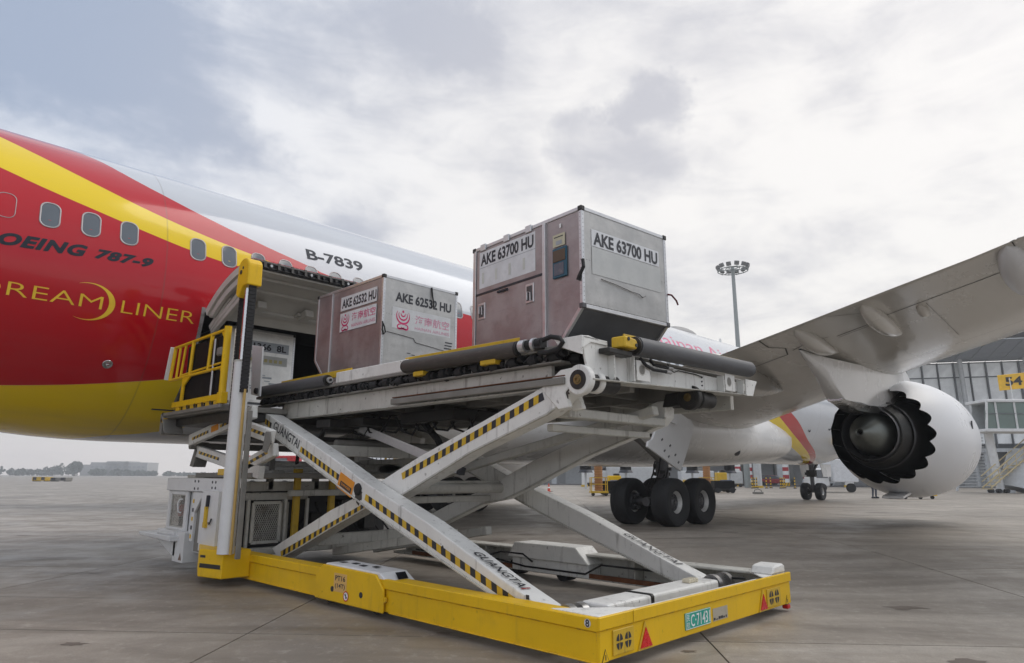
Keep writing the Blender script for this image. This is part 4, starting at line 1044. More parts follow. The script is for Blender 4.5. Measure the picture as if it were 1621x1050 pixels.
m = M().box(XN+.46, XN+.465, YE-.026, YE-.021, .14, .24); m.build('weld_line', YELD, end)
pbox('rubber_foot', REDP, 8.33, 8.41, YE-.01, YE+.06, -.17, -.12)
# white corner gussets in the chassis corners
for (x0, x1, rev) in ((XN+.04, XN+.66, False), (XF-.64, XF-.04, True)):
    pts = [(x0, YE+.03), (x1, YE+.03), (x0, YE+.55)] if not rev else [(x0, YE+.03), (x1, YE+.03), (x1, YE+.60)]
    m = M().prism(pts, 'z', .222, .236); m.build('corner_gusset', WHITE, ld, bevel=.004)
m = M().prism([(XF-.42, .236), (XF-.04, .236), (XF-.05, .33), (XF-.12, .345), (XF-.34, .33)], 'y', YE+.02, YE+.30); m.build('corner_bumper', WHITE, ld, bevel=.02)
# far side beam
fb = M(); fb.box(XF-.05, XF, YE+.05, YR+.6, -.11, .235); fb.box(XF-.30, XF, YE+.05, YR+.6, .205, .238); fb.box(XF-.34, XF-.05, YE+.05, YR+.6, -.105, -.06)
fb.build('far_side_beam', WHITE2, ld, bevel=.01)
m = M(); m.prism([(6.3, .10), (7.95, .10), (7.8, .33), (6.55, .33)], 'x', XF-.42, XF+.02); m.prism([(6.35, -.1), (7.9, -.1), (7.9, .10), (6.35, .10)], 'x', XF-.36, XF-.06); m.build('far_wheel_box', WHITE, ld, bevel=.012)
m = M().box(XF-.345, XF-.335, YE+.7, YR, -.085, -.02); m.build('rusty_rail', RUST, ld)
for y in (9.2, 8.6, 5.6, 4.9): pbox('beam_rib', WHITE2, XF-.28, XF-.05, y, y+.02, -.06, .205)
for k, pts in enumerate(([(8.08, 10.4, .02), (8.09, 9.2, .0), (8.07, 8.2, .03), (8.08, 7.6, -.03), (8.08, 6.4, -.03), (8.08, 6.1, .12), (8.12, 4.8, .12), (8.0, 3.9, .17)], [(8.06, 10.2, .06), (8.05, 8.4, .08), (8.04, 8.1, .16), (8.03, 7.6, .16), (8.03, 7.4, .06)])):
    m = M(); m.path(pts, .014, 8); m.build('brake_hose', BLACK, ld, smooth=True)
for y in (7.9, 6.9):
    m = M().tube((XF-.30, y, -.07), (XF-.06, y, -.07), .12, n=20); m.build('chassis_wheel', TYRE, ld, smooth=True)
    m = M().tube((XN+.08, y-.1, -.07), (XN+.3, y-.1, -.07), .12, n=20); m.build('chassis_wheel', TYRE, ld, smooth=True)
# cross tube where the arms land
m = M(); m.box(5.25, 5.98, YE+.34, YE+.66, .02, .22); m.box(6.0, 7.35, YE+.34, YE+.66, .03, .225); m.build('cross_tube', WHITE, ld, bevel=.03, seg=3)
m = M(); m.box(5.96, 6.03, YE+.335, YE+.665, .03, .228); m.build('tube_joint', DKMET, ld, bevel=.02)
m = M()
for k in range(4): m.box(6.85+.05*k, 6.89+.05*k, YE+.42, YE+.52, .225, .27)
m.build('grease_block', paint('cream', (0.6, 0.55, 0.42), .6, dirt=.3), ld, bevel=.01)

# scissor arms ------------------------------------------------
def arm(x0, x1, top, bot, name, label=None):
    """top, bot: lists of (y,z) of upper and lower edges, same direction"""
    poly = top + bot[::-1]
    m = M(); m.prism(poly, 'x', x0, x1)
    a = m.build(name, WHITE, ld, bevel=.014, seg=2, label=label)
    # seam welded flange along lower edge
    m = M()
    for (y0, z0), (y1, z1) in zip(bot, bot[1:]): m.beam((x0+.004, y0, z0-.006), (x0+.004, y1, z1-.006), .035, .022)
    m.build('arm_flange', WHITE2, a, bevel=.004)
    return a
A1t = [(10.80, 2.345), (10.66, 2.40), (10.30, 2.31), (9.04, 1.870), (8.195, 1.562), (7.467, 1.275), (6.878, 1.075), (6.185, .845), (5.628, .625), (5.0, .37), (4.45, .17), (4.25, .06)]
A1b = [(10.86, 2.29), (10.80, 2.20), (10.40, 2.09), (8.90, 1.53), (7.909, 1.165), (7.2, .90), (6.86, .785), (6.114, .530), (5.5, .33), (4.924, .143), (4.5, .01), (4.28, -.03)]
A2t = [(4.10, 2.36), (4.40, 2.425), (4.63, 2.30), (5.59, 1.975), (6.735, 1.600), (7.455, 1.325), (8.03, 1.10), (8.74, .88), (9.6, .55), (10.42, .235)]
A2b = [(4.52, 2.045), (4.53, 2.05), (4.613, 2.005), (5.798, 1.635), (6.968, 1.170), (7.4, 1.02), (7.862, .945), (8.709, .640), (9.6, .30), (10.20, .09)]
arm1 = arm(4.95, 5.22, A1t, A1b, 'scissor_arm', 'outer near arm lettered along its face, sloping down away from the airliner')
arm2 = arm(5.24, 5.50, A2t, A2b, 'scissor_arm', 'inner near arm rising away from the airliner to a greasy pivot')
arm3 = arm(7.78, 8.04, A1t, A1b, 'scissor_arm', 'far outer arm sloping down towards the number plate end')
arm4 = arm(7.38, 7.60, [(4.50, 2.30)]+A2t[2:], [(4.52, 2.10)]+A2b[2:], 'scissor_arm', 'far inner arm rising away from the airliner')
# heads with pins
def head(x0, x1, par, hm=None):
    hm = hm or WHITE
    m = M(); m.tube((x0-.03, 4.17, 2.315), (x0+.06, 4.17, 2.315), .155, n=32); m.tube((x1-.06, 4.17, 2.315), (x1+.03, 4.17, 2.315), .12, n=32)
    hp_ = [(4.08, 2.46), (4.42, 2.44), (4.70, 2.27), (4.45, 2.03), (4.30, 2.05), (4.36, 2.20)] if hm is WHITE else [(4.08, 2.42), (4.50, 2.38), (4.55, 2.22), (4.2, 2.22)]
    m.prism(hp_, 'x', x0-.012, x0+.05); m.prism(hp_, 'x', x1-.05, x1+.012)
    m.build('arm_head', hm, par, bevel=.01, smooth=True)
    m = M(); m.tube((x0-.04, 4.17, 2.315), (x1+.30, 4.17, 2.315), .10, n=24); m.build('roller', DKMET, par, smooth=True)
    m = M(); m.lathe([(x0-.045, .0001), (x0-.045, .016), (x0-.055, .018), (x0-.055, .034), (x0-.045, .038), (x0-.045, .052)], (0, 4.17, 2.315), 'x', 20); m.build('pivot_pin', BRASS, par, smooth=True)
head(5.24, 5.50, arm2); head(7.38, 7.60, arm4, DKMET)  # far head dark: grease plus the deck's shade put into its colour
for (x, a) in ((4.95, arm1),):
    m = M(); m.lathe([(x-.03, .0001), (x-.03, .055), (x-.022, .07), (x-.004, .078), (x, .08)], (0, 7.62, 1.19), 'x', 24); m.build('pivot_cover', BLACK, a, smooth=True)
m = M(); m.tube((4.96, 7.46, 1.19), (8.03, 7.46, 1.19), .075, n=16); m.build('pivot_shaft', WHITE2, ld, smooth=True)
# warning tape: yellow base with slanted black blocks, ordinary printed tape on the steel
def tape(p, q, w, n, par, x, sl=1):
    """p,q (y,z) along the face at x; w width"""
    p, q = Vector((x, *p)), Vector((x, *q)); d = q-p; L = d.length; d.normalize(); u = Vector((0, -d.z, d.y)); u = u if u.z > 0 else -u
    m = M(); st = L/(2*n); vs = []; sk = st*.42*sl
    for i in range(2*n+1):
        a = p+d*(i*st); k_ = sk if 0 < i < 2*n else 0; vs += [a-u*w/2-d*k_/2, a+u*w/2+d*k_/2]
    m.add(vs, [(2*i, 2*i+1, 2*i+3, 2*i+2) for i in range(2*n)]); m.mi = [i % 2 for i in range(2*n)]
    m.build('warning_tape', [YELD, INK], par, fixn=False)
tape((10.40, 2.215), (10.18, 2.13), .085, 2, arm1, 4.947, -1)
tape((9.20, 1.745), (8.10, 1.335), .082, 9, arm1, 4.947, -1)
tape((7.45, 1.10), (4.72, .145), .080, 17, arm1, 4.947, -1)
tape((7.08, 1.355), (4.66, 2.19), .085, 17, arm2, 5.237, 1)
tape((10.12, .17), (7.62, 1.055), .085, 17, arm2, 5.237, 1)
def slant_text(s, p, q, h, mat, par, x, bold=0.0, shear=0.0):
    p, q = Vector((x, *p)), Vector((x, *q)); d = (q-p); u = Vector((0, -d.z, d.y)).normalized(); u = u if u.z > 0 else -u
    return text(s, p, d, u*h, mat, par, bold, shear)
slant_text('GUANGTAI', (10.11, 2.075), (9.27, 1.745), .135, INK, arm1, 4.946, .012, .0)
text('GUANGTAI', (5.0, 5.47, .574), (0.0, -.74, -.290), (.115, .0, .0), INK, arm1, .012, .25)
text('I', (5.0, 4.755, .2945), (0.0, -.02, -.008), (.115, .0, .0), REFL, arm1, .012, .25)
text('GUANGTAI', (7.83, 5.54, .602), (0.0, -.84, -.330), (.13, .0, .0), INK, arm3, .012, .25)
m = M(); m.obox((4.944, 7.915, 1.245), (.003, 0, 0), (0, .175, .067), (0, -.038, .098)); s_ = m.build('grease_sticker', ORANGE, arm1)
m = M(); m.obox((4.9395, 7.91, 1.215), (.001, 0, 0), (0, .135, .052), (0, -.013, .034)); m.build('sticker_panel', INK, s_)
slant_text('DANGER', (8.02, 1.245), (7.80, 1.160), .035, ORANGE, s_, 4.9375, .02)
m = M()
for (y, z) in ((4.62, .235), ): m.obox((4.945, y, z), (.003, 0, 0), (0, .02, 0), (0, 0, .02))
m.build('plug_hole', INK, arm1)
# cross members between arms and inner links
def link_beam(p, q, w, h, name='cross_member', mat=WHITE2, bev=.01):
    m = M(); m.beam(p, q, w, h); return m.build(name, mat, ld, bevel=bev)
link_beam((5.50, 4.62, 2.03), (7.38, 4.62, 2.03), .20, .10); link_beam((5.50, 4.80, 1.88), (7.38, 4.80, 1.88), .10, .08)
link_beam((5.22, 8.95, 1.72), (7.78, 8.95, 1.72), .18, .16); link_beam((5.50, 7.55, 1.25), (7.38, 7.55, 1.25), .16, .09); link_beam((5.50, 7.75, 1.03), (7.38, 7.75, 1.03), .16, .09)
link_beam((5.5, 9.55, .40), (7.5, 9.55, .40), .2, .16)
m = M().tube((5.22, 4.20, .12), (7.78, 4.20, .12), .075, n=16); m.build('arm_axle', DKMET, ld, smooth=True)
for x in (5.02, 5.18, 7.72, 8.0):
    m = M().tube((x-.04, 4.18, .10), (x+.04, 4.18, .10), .12, n=24); m.build('arm_roller', STEEL, ld, smooth=True)
# gusset and lift links
link_beam((6.85, 8.45, 1.33), (6.85, 4.32, 2.13), .12, .11, 'lift_link', WHITE2)
link_beam((6.0, 9.8, .18), (6.0, 6.9, .62), .12, .12, 'lower_link'); link_beam((6.9, 10.0, .14), (6.9, 7.2, .60), .12, .12, 'lower_link')
# energy chain, hanging hoses under the deck
m = M(); m.beam((5.9, 9.4, 2.18), (6.2, 7.0, 1.42), .10, .10); m.build('cable_duct', INK, ld); m = M(); m.beam((5.84, 9.45, 2.20), (6.14, 7.05, 1.46), .012, .13); m.build('duct_rail', ALUE, ld)
for k in range(8):
    y = 9.3-.32*k; m = M(); m.path([(5.8+.07*k, y, 2.24), (5.84+.07*k, y-.12, 2.02), (5.9+.07*k, y-.3, 1.96+.02*(k % 3)), (5.92+.07*k, y-.46, 2.14), (5.94+.07*k, y-.5, 2.26)], .017, 8); m.build('hanging_hose', BLACK, ld, smooth=True)
m = M(); m.path([(6.3, 8.1, 2.2), (6.3, 7.7, 1.9), (6.35, 7.5, 1.6), (6.4, 7.7, 1.4)], .05, 10); m.build('cable_bundle', BLACK, ld, smooth=True)

# main deck ---------------------------------------------------
DX_N, DX_F, DY_E, DY_B = 5.20, 8.95, 4.10, 11.40
pbox('deck_plate', GREYP, DX_N+.05, DX_F-.05, DY_E+.1, DY_B, 2.66, 2.70)
def channel(x0, x1, y0, y1, z0, z1, name, mat):     # C channel along Y opened to -X
    m = M(); m.box(x0+.03, x0+.045, y0, y1, z0, z1); m.box(x0, x1, y0, y1, z0-.012, z0); m.box(x0, x1, y0, y1, z1, z1+.012); return m.build(name, mat, ld, bevel=.003)
pbox('deck_side_beam', WHITE2, DX_N+.10, DX_N+.16, 4.6, 10.5, 2.27, 2.52)
pbox('beam_flange', WHITE2, DX_N+.04, DX_N+.22, 4.6, 10.5, 2.255, 2.27); pbox('beam_flange', GREYP, DX_N+.02, DX_N+.22, 4.4, 11.3, 2.52, 2.545)
pbox('slide_rail', RUST, DX_N+.02, DX_N+.09, 4.35, 7.35, 2.37, 2.385); pbox('slide_rail_lip', GREYP, DX_N+.0, DX_N+.06, 4.35, 7.35, 2.285, 2.36)
pbox('deck_side_strip', GREYP, DX_N, DX_N+.03, 4.35, 11.35, 2.655, 2.70)
pbox('side_guide', WHITE, DX_N, DX_N+.05, 7.0, 8.75, 2.70, 2.86)
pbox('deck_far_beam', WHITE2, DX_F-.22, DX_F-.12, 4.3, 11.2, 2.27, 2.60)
for k in range(9):
    y = 4.9+.72*k; pbox('deck_cross_beam', GREYP, DX_N+.2, DX_F-.2, y, y+.10, 2.34, 2.54)
for x in (6.3, 7.4): pbox('deck_stringer', GREYP, x, x+.10, 4.3, 11.2, 2.30, 2.55)
pbox('deck_underpan', DKMET, DX_N+.3, DX_F-.3, 4.6, 11.1, 2.56, 2.60)
# drive rollers with universal joints hanging along the side
DRm = M(); DRm.tube((0, -.055, 0), (0, .055, 0), .062, n=14); DRm.tube((0, -.13, .01), (0, -.055, .01), .03, n=8); DRm.tube((0, .055, .01), (0, .15, .01), .03, n=8); DRm.obox((.03, 0, .045), (.04, 0, 0), (0, .035, 0), (0, 0, .03)); DRm.obox((.0, .10, 0), (.035, 0, 0), (0, .012, .012), (0, -.02, .03)); DRm.tube((0, -.14, .0), (0, -.10, .0), .048, n=10)
me0 = bpy.data.meshes.new('drive_joint'); me0.from_pydata([tuple(v) for v in DRm.v], [], DRm.f); me0.materials.append(BLACK); me0.polygons.foreach_set('use_smooth', [True]*len(me0.polygons)); me0.set_sharp_from_angle(angle=radians(35))
for k in range(23):
    o = link('drive_joint', me0, ld, Vector((DX_N+.05, 4.50+.30*k, 2.60-.012*(k % 2)))); o.rotation_euler = (random.uniform(-.25, .25), random.uniform(0, 2), random.uniform(-.15, .15))
for k in range(23):
    o = link('drive_joint', me0, ld, Vector((DX_N+.22, 4.36+.30*k, 2.585))); o.rotation_euler = (random.uniform(-.2, .2), random.uniform(0, 2), random.uniform(-.2, .2))
for k in range(12):
    y = 4.6+.56*k; pbox('deck_bracket', GREYP, DX_N+.04, DX_N+.10, y, y+.09, 2.545, 2.655)
for k in range(22):
    y = 4.5+.32*k; m = M().tube((DX_N+.15, y, 2.71), (DX_F-.15, y, 2.71), .035, n=10); m.build('deck_roller', STEEL, ld, smooth=True)
# guard rollers with yellow guides
def guard(p, q, r, mat, off=Vector((0, 0, 0))):
    p, q = Vector(p), Vector(q); d = (q-p).normalized()
    m = M(); n = 24; m.tube(p+d*.03, q-d*.03, r, n=n); g = m.build('guard_roller', mat, ld, smooth=True)
    m = M(); m.tube(p, p+d*.035, r*.92, n=n); m.tube(q-d*.035, q, r*.92, n=n); m.tube(p-d*.07, q+d*.07, r*.25, n=12); m.build('roller_end', DKMET, g, smooth=True)
    M().tube(q+d*.02, q+d*.05, r*.55, n=16).build('roller_cap', ALUE, g, smooth=True); M().tube(p-d*.05, p-d*.02, r*.55, n=16).build('roller_cap', ALUE, g, smooth=True)
    return g
guard((DX_N-.02, 7.02, 2.755), (DX_N-.02, 4.95, 2.725), .088, ROLLW)
guard((DX_N-.02, 11.20, 2.775), (DX_N-.02, 8.92, 2.760), .086, ROLLG)
guard((5.93, DY_E-.12, 2.735), (8.74, DY_E-.10, 2.80), .105, ROLLG)
m = M(); m.beam((DX_N+.08, 7.15, 2.845), (DX_N+.08, 5.05, 2.825), .02, .11); m.build('yellow_guide', YELD, ld, bevel=.004)
m = M(); m.beam((DX_N+.08, 10.6, 2.86), (DX_N+.08, 8.45, 2.86), .02, .10); m.build('yellow_guide', YELD, ld, bevel=.004)
m = M(); m.beam((5.95, DY_E+.02, 2.835), (8.7, DY_E+.02, 2.895), .02, .11); m.build('yellow_guide', YELD, ld, bevel=.004)
for (y0, y1) in ((5.3, 5.55), (6.6, 6.8)): pbox('guide_foot', YELD, DX_N-.06, DX_N+.05, y0, y1, 2.60, 2.66)
m = M(); m.prism([(5.66, 2.68), (5.88, 2.68), (5.90, 2.74), (5.87, 2.785), (5.66, 2.80)], 'y', DY_E-.20, DY_E-.02); m.build('roller_bracket', YELD, ld, bevel=.012)
m = M(); m.tube((5.72, DY_E-.21, 2.77), (5.72, DY_E-.195, 2.77), .02, n=10); m.tube((5.86, DY_E-.21, 2.72), (5.86, DY_E-.195, 2.72), .02, n=10); m.build('bracket_bolt', INK, ld)
pbox('bracket_shadow_plate', DKMET, 5.45, 5.86, DY_E-.15, DY_E-.01, 2.60, 2.655)
# roller end block, motor and looped hose near the deck corner
m = M(); m.tube((DX_N-.02, 4.88, 2.75), (DX_N-.02, 4.62, 2.75), .055, n=16); m.build('roller_motor', BLACK, ld, smooth=True)
for (ya, yb) in ((4.92, 4.84), (4.74, 4.70)): M().tube((DX_N-.03, ya, 2.74), (DX_N-.03, yb, 2.74), .072, n=16).build('motor_collar', ALUE, ld, smooth=True)
m = M(); m.box(DX_N-.06, DX_N+.04, 4.60, 4.72, 2.68, 2.79); m.build('hose_block', DKMET, ld, bevel=.01)
m = M(); m.path([(DX_N-.03, 4.62, 2.77), (DX_N-.04, 4.48, 2.79), (DX_N-.04, 4.36, 2.76), (DX_N-.04, 4.32, 2.71), (DX_N-.04, 4.38, 2.65), (DX_N-.04, 4.52, 2.63), (DX_N-.03, 4.66, 2.64)], .026, 10); m.build('looped_hose', BLACK, ld, smooth=True)
# end face of the deck
m = M(); m.prism([(DX_N-.02, 2.62), (DX_N, 2.755), (5.28, 2.765), (5.60, 2.73), (5.60, 2.70), (5.32, 2.70)], 'y', DY_E-.02, DY_E+.0); m.box(DX_N, 5.60, DY_E-.02, DY_E+.35, 2.735, 2.75)
m.build('end_cap', WHITE, ld, bevel=.004)
m = M(); m.prism([(4.08, 2.755), (4.45, 2.755), (4.38, 2.67), (4.09, 2.56)], 'x', DX_N-.03, DX_N-.005); m.build('corner_plate', WHITE, ld, bevel=.004)
m = M(); m.prism([(5.18, 2.73), (5.62, 2.71), (5.62, 2.58), (5.62, 2.34), (5.30, 2.315)], 'y', DY_E-.005, DY_E+.02); m.build('end_plate', WHITE, ld, bevel=.004)
m = M(); m.prism([(5.62, 2.62), (5.98, 2.62), (8.9, 2.62), (8.9, 2.53), (8.2, 2.46), (5.98, 2.345), (5.62, 2.335)], 'y', DY_E+.01, DY_E+.04); m.build('end_web', WHITE, ld, bevel=.004)
m = M(); m.prism([(5.25, 2.32), (8.6, 2.45), (8.6, 2.44), (5.25, 2.305)], 'y', DY_E-.09, DY_E+.15); m.build('end_flange', WHITE2, ld, bevel=.003)
for x in (5.62, 5.98, 8.00, 8.55):
    m = M(); z0 = 2.33+(x-5.25)*.037; m.box(x, x+.02, DY_E-.085, DY_E+.01, z0, 2.64); m.build('end_rib', WHITE, ld, bevel=.003)
for x in (6.02, 8.04):
    z0 = 2.35+(x-5.25)*.037
    m = M(); m.box(x, x+.26, DY_E-.09, DY_E-.078, z0, z0+.22); pl = m.build('hole_plate', WHITE, ld, bevel=.003)
    m = M(); m.lathe([(DY_E-.091, .052), (DY_E-.093, .058), (DY_E-.091, .064)], (x+.10, 0, z0+.12), 'y', 20); m.build('hole_rim', WHITE2, pl, smooth=True); m = M(); m.lathe([(DY_E-.0905, .0001), (DY_E-.0905, .054)], (x+.10, 0, z0+.12), 'y', 20); m.build('hole', GREYP, pl)
m = M(); m.prism([(8.60, 2.66), (8.95, 2.655), (8.90, 2.60), (8.80, 2.44), (8.60, 2.43)], 'y', DY_E-.10, DY_E-.08); m.build('end_ear', WHITE, ld, bevel=.004)
for k, pts in enumerate(([(6.1, DY_E-.08, 2.63), (6.16, DY_E-.12, 2.55), (6.32, DY_E-.11, 2.52), (6.62, DY_E-.10, 2.53)], [(6.3, DY_E-.08, 2.64), (6.34, DY_E-.1, 2.58), (6.5, DY_E-.1, 2.575), (6.66, DY_E-.09, 2.58)], [(6.8, DY_E-.0, 2.66), (6.83, DY_E-.01, 2.59), (6.92, DY_E-.01, 2.57), (7.02, DY_E-.01, 2.60), (7.4, DY_E-.01, 2.60), (7.6, DY_E-.01, 2.585)])):
    m = M(); m.path(pts, (.018, .016, .006)[k], 8); m.build('hose', BLACK, ld, smooth=True)
for (x, z) in ((6.64, 2.53), (6.68, 2.58)): m = M().tube((x-.05, DY_E-.10, z), (x+.05, DY_E-.10, z), .022, n=10); m.build('hose_fitting', STEEL, ld, smooth=True)
for q in range(3): m = M().tube((7.60, DY_E-.002, 2.58-.05*q), (7.60, DY_E+.012, 2.58-.05*q), .010, n=8); m.build('bolt_hole', INK, ld)
# yellow twin safety props and floor props seen through the arms
for (x, y) in ((5.80, 10.8), (6.47, 10.8)):
    m = M(); m.box(x-.055, x+.055, y-.04, y+.04, .33, 1.46); m.box(x-.07, x+.07, y-.05, y+.05, 1.40, 1.47); m.build('yellow_prop', YELD, ld, bevel=.012)

# power unit and rear body -----------------------------------
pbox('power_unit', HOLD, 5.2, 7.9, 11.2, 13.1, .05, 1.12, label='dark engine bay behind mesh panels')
pbox('top_beam', WHITE2, 4.95, 7.0, 10.95, 11.10, 1.10, 1.26); pbox('top_beam', WHITE2, 4.95, 6.05, 10.86, 10.98, .96, 1.08); pbox('rear_deck', WHITE2, 4.9, 8.2, 11.0, 13.3, 1.30, 1.36)
pbox('mid_beam', WHITE2, 5.6, 8.1, 10.6, 10.75, 1.02, 1.12)
for k in range(3): m = M().tube((4.9+.0*k, 10.9+.12*k, 1.37+.09*k), (7.6, 10.9+.12*k, 1.37+.09*k), .055+.012*(k == 0), n=16); m.build('air_pipe', WHITE, ld, smooth=True)
m = M().tube((5.35, 10.86, 1.38), (5.55, 10.86, 1.38), .075, n=16); m.tube((5.0, 10.86, 1.38), (5.2, 10.86, 1.38), .082, n=16); m.build('pipe_coupling', WHITE2, ld, smooth=True)
for x in (5.35, 6.2, 6.9): pbox('unit_post', GREYP, x, x+.10, 10.95, 11.05, 1.12, 1.95)
# mesh panel: frame and woven diagonal bars
def mesh_panel(o, r, u, w, h, nx, nz, mat, parent, fr=.025, bar=.006):
    o, r, u = Vector(o), Vector(r).normalized(), Vector(u).normalized(); n_ = r.cross(u)
    m = M()
    for (a, b_) in (((0, 0), (w, 0)), ((0, h), (w, h)), ((0, 0), (0, h)), ((w, 0), (w, h))): m.beam(o+r*a[0]+u*a[1], o+r*b_[0]+u*b_[1], fr*2, fr*1.6, up=n_)
    f = m.build('mesh_frame', WHITE2, parent, bevel=.004)
    m = M(); sx, sz = w/nx, h/nz
    for i in range(-nz, nx+1):
        for sgn in (1, -1):
            # line from (i*sx,0) climbing one cell per cell
            pts = []
            a0 = max(0, -i); a1 = min(nz, nx-i)
            if a1 <= a0: continue
            p0, p1 = (i+a0)*sx, (i+a1)*sx
            if sgn < 0: p0, p1 = w-p0, w-p1
            m.beam(o+r*p0+u*(a0*sz)+n_*.003*sgn, o+r*p1+u*(a1*sz)+n_*.003*sgn, bar, bar*1.6, up=n_)
    m.build('wire_mesh', ALUE if mat is None else mat, f, kind='stuff', fixn=False)
    return f
mesh_panel((5.06, 10.80, .30), (1, 0, 0), (0, 0, 1), .46, .62, 14, 9, WHITE2, ld)
mesh_panel((5.62, 10.95, .30), (1, 0, 0), (0, 0, 1), .10, .62, 3, 9, WHITE2, ld)
for (x, z0, z1) in ((4.96, .22, .98), (5.60, .22, .98), (6.0, .2, .98)): pbox('unit_frame', WHITE2, x, x+.05, 10.80, 10.86, z0, z1)
pbox('sill_beam', WHITE2, 4.85, 8.1, 10.65, 10.85, .12, .22)
for k in range(10):
    x = 5.9+.22*k; m = M(); m.path([(x, 11.1, .9), (x+.05, 11.05, .7), (x-.1, 11.08, .5), (x+.1, 11.1, .3)], .02, 8); m.build('engine_hose', BLACK, ld, smooth=True)
for (x, z, a) in ((6.2, .5, .22), (6.8, .75, .18), (7.3, .4, .25), (6.5, .3, .15)): pbox('engine_part', DKMET, x, x+a, 10.98, 11.2, z, z+a)
# left body: mesh door, column, beam, step
lb = M(); lb.box(4.52, 4.60, 10.62, 13.2, 1.09, 1.31); lb.build('perforated_beam', WHITE3, ld, bevel=.01)
for (y, z) in ((11.05, 1.25), (11.05, 1.16), (11.18, 1.25), (11.18, 1.16), (11.75, 1.26), (11.75, 1.14), (11.9, 1.26), (11.9, 1.14)): m = M().tube((4.515, y, z), (4.53, y, z), .022, n=10); m.build('beam_hole', INK, ld)
m = M(); m.box(4.55, 4.60, 12.25, 12.36, .42, 1.09); m.box(4.55, 4.60, 13.02, 13.14, .42, 1.09); m.box(4.55, 4.60, 12.36, 13.02, 1.02, 1.09); m.box(4.55, 4.60, 12.36, 13.02, .42, .47); m.build('mesh_door', WHITE3, ld, bevel=.01)
mesh_panel((4.575, 13.00, .48), (0, -1, 0), (0, 0, 1), .62, .54, 9, 9, WHITE2, ld, .012, .006)
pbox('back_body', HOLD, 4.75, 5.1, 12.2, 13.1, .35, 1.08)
m = M(); m.tube((4.66, 12.68, .84), (4.66, 12.68, .66), .075, n=16); m.tube((4.66, 12.68, .86), (4.66, 12.68, .84), .04, n=12); m.build('red_extinguisher', REDP, ld, smooth=True)
m = M().tube((4.66, 12.68, .64), (4.66, 12.68, .52), .06, n=14); m.build('black_bottle', BLACK, ld, smooth=True)
m = M(); m.path([(4.53, 12.40, .95), (4.49, 12.42, .95), (4.47, 12.44, .88), (4.49, 12.44, .74), (4.53, 12.42, .72)], .015, 8); m.build('grab_handle', WHITE3, ld, smooth=True)
pbox('lower_body', WHITE3, 4.45, 4.9, 11.95, 12.4, -.06, .42); pbox('body_side', WHITE3, 4.62, 4.66, 11.3, 12.3, .1, 1.09)
m = M(); m.prism([(12.2, .36), (13.75, .36), (13.72, .30), (12.2, .27)], 'x', 4.30, 4.62); m.prism([(12.3, .44), (13.1, .44), (13.1, .36), (12.3, .36)], 'x', 4.40, 4.62); m.prism([(12.3, .28), (13.3, .27), (12.45, .02), (12.3, .02)], 'x', 4.45, 4.5); m.build('boarding_step', WHITE3, ld, bevel=.012)
warn_t = M().add([(4.447, 12.12, -.02), (4.447, 11.98, -.02), (4.447, 12.05, .10)], [(0, 1, 2)]); warn_t.build('side_triangle', paint('brown', (.2, .12, .08), .5), ld, fixn=False)
pbox('square_column', WHITE3, 4.40, 4.62, 10.62, 11.22, .2, 1.12); pbox('column_recess', GREYP, 4.50, 4.63, 11.42, 11.66, .15, 1.0)
m = M(); m.prism([(11.30, .3), (11.42, .3), (11.42, 1.0), (11.66, .75), (11.66, .3), (11.78, .3), (11.78, 1.08), (11.30, 1.08)], 'x', 4.46, 4.50); m.build('column_plate', WHITE3, ld, bevel=.006)
for q in range(5): m = M().box(4.456, 4.459, 11.69, 11.75, .35+.14*q, .41+.14*q); m.build('warning_dash', INK if q % 2 else YEL, ld)
m = M(); m.tube((4.385, 10.98, .62), (4.385, 10.98, .88), .035, n=12); m.box(4.36, 4.40, 10.93, 11.03, .56, .64); m.build('yellow_lever', YELD, ld, smooth=True)
m = M(); m.tube((4.38, 10.95, .88), (4.38, 10.94, 1.05), .03, n=12); m.build('lever_grip', INK, ld, smooth=True)
m = M(); m.path([(4.39, 10.78, .70), (4.37, 10.76, .66), (4.37, 10.80, .62), (4.38, 10.86, .64)], .012, 6); m.build('wire_hook', INK, ld)
# yellow corner box
m = M(); m.prism([(11.22, 4.42), (10.42, 4.12), (9.90, 4.24), (9.90, 4.66), (11.22, 4.66)], 'z', -.08, .305)
m.v = [(b_, a, c) for a, b_, c in m.v]
cb = m.build('yellow_corner_box', YEL, ld, bevel=.012)
def on_corner(t, z): return Vector((4.12+(4.24-4.12)*t, 10.42+(9.90-10.42)*t, z))
m = M(); n_ = Vector((-.974, -.225, 0))
for (t0, t1, z0, z1) in ((.05, .95, .05, .11),):
    m.add([on_corner(t0, z0)+n_*.003, on_corner(t1, z0)+n_*.003, on_corner(t1, z1)+n_*.003, on_corner(t0, z1)+n_*.003], [(0, 1, 2, 3)])
m.build('box_slot', DKMET, cb, fixn=False)
m = M(); m.add([on_corner(.05, .19)+n_*.003, on_corner(.28, .19)+n_*.003, on_corner(.28, .225)+n_*.003, on_corner(.05, .225)+n_*.003], [(0, 1, 2, 3)]); m.build('box_mark', INK, cb, fixn=False)
pbox('red_side_lamp', REDP, 4.44, 4.5, 11.22, 11.26, .02, .12)

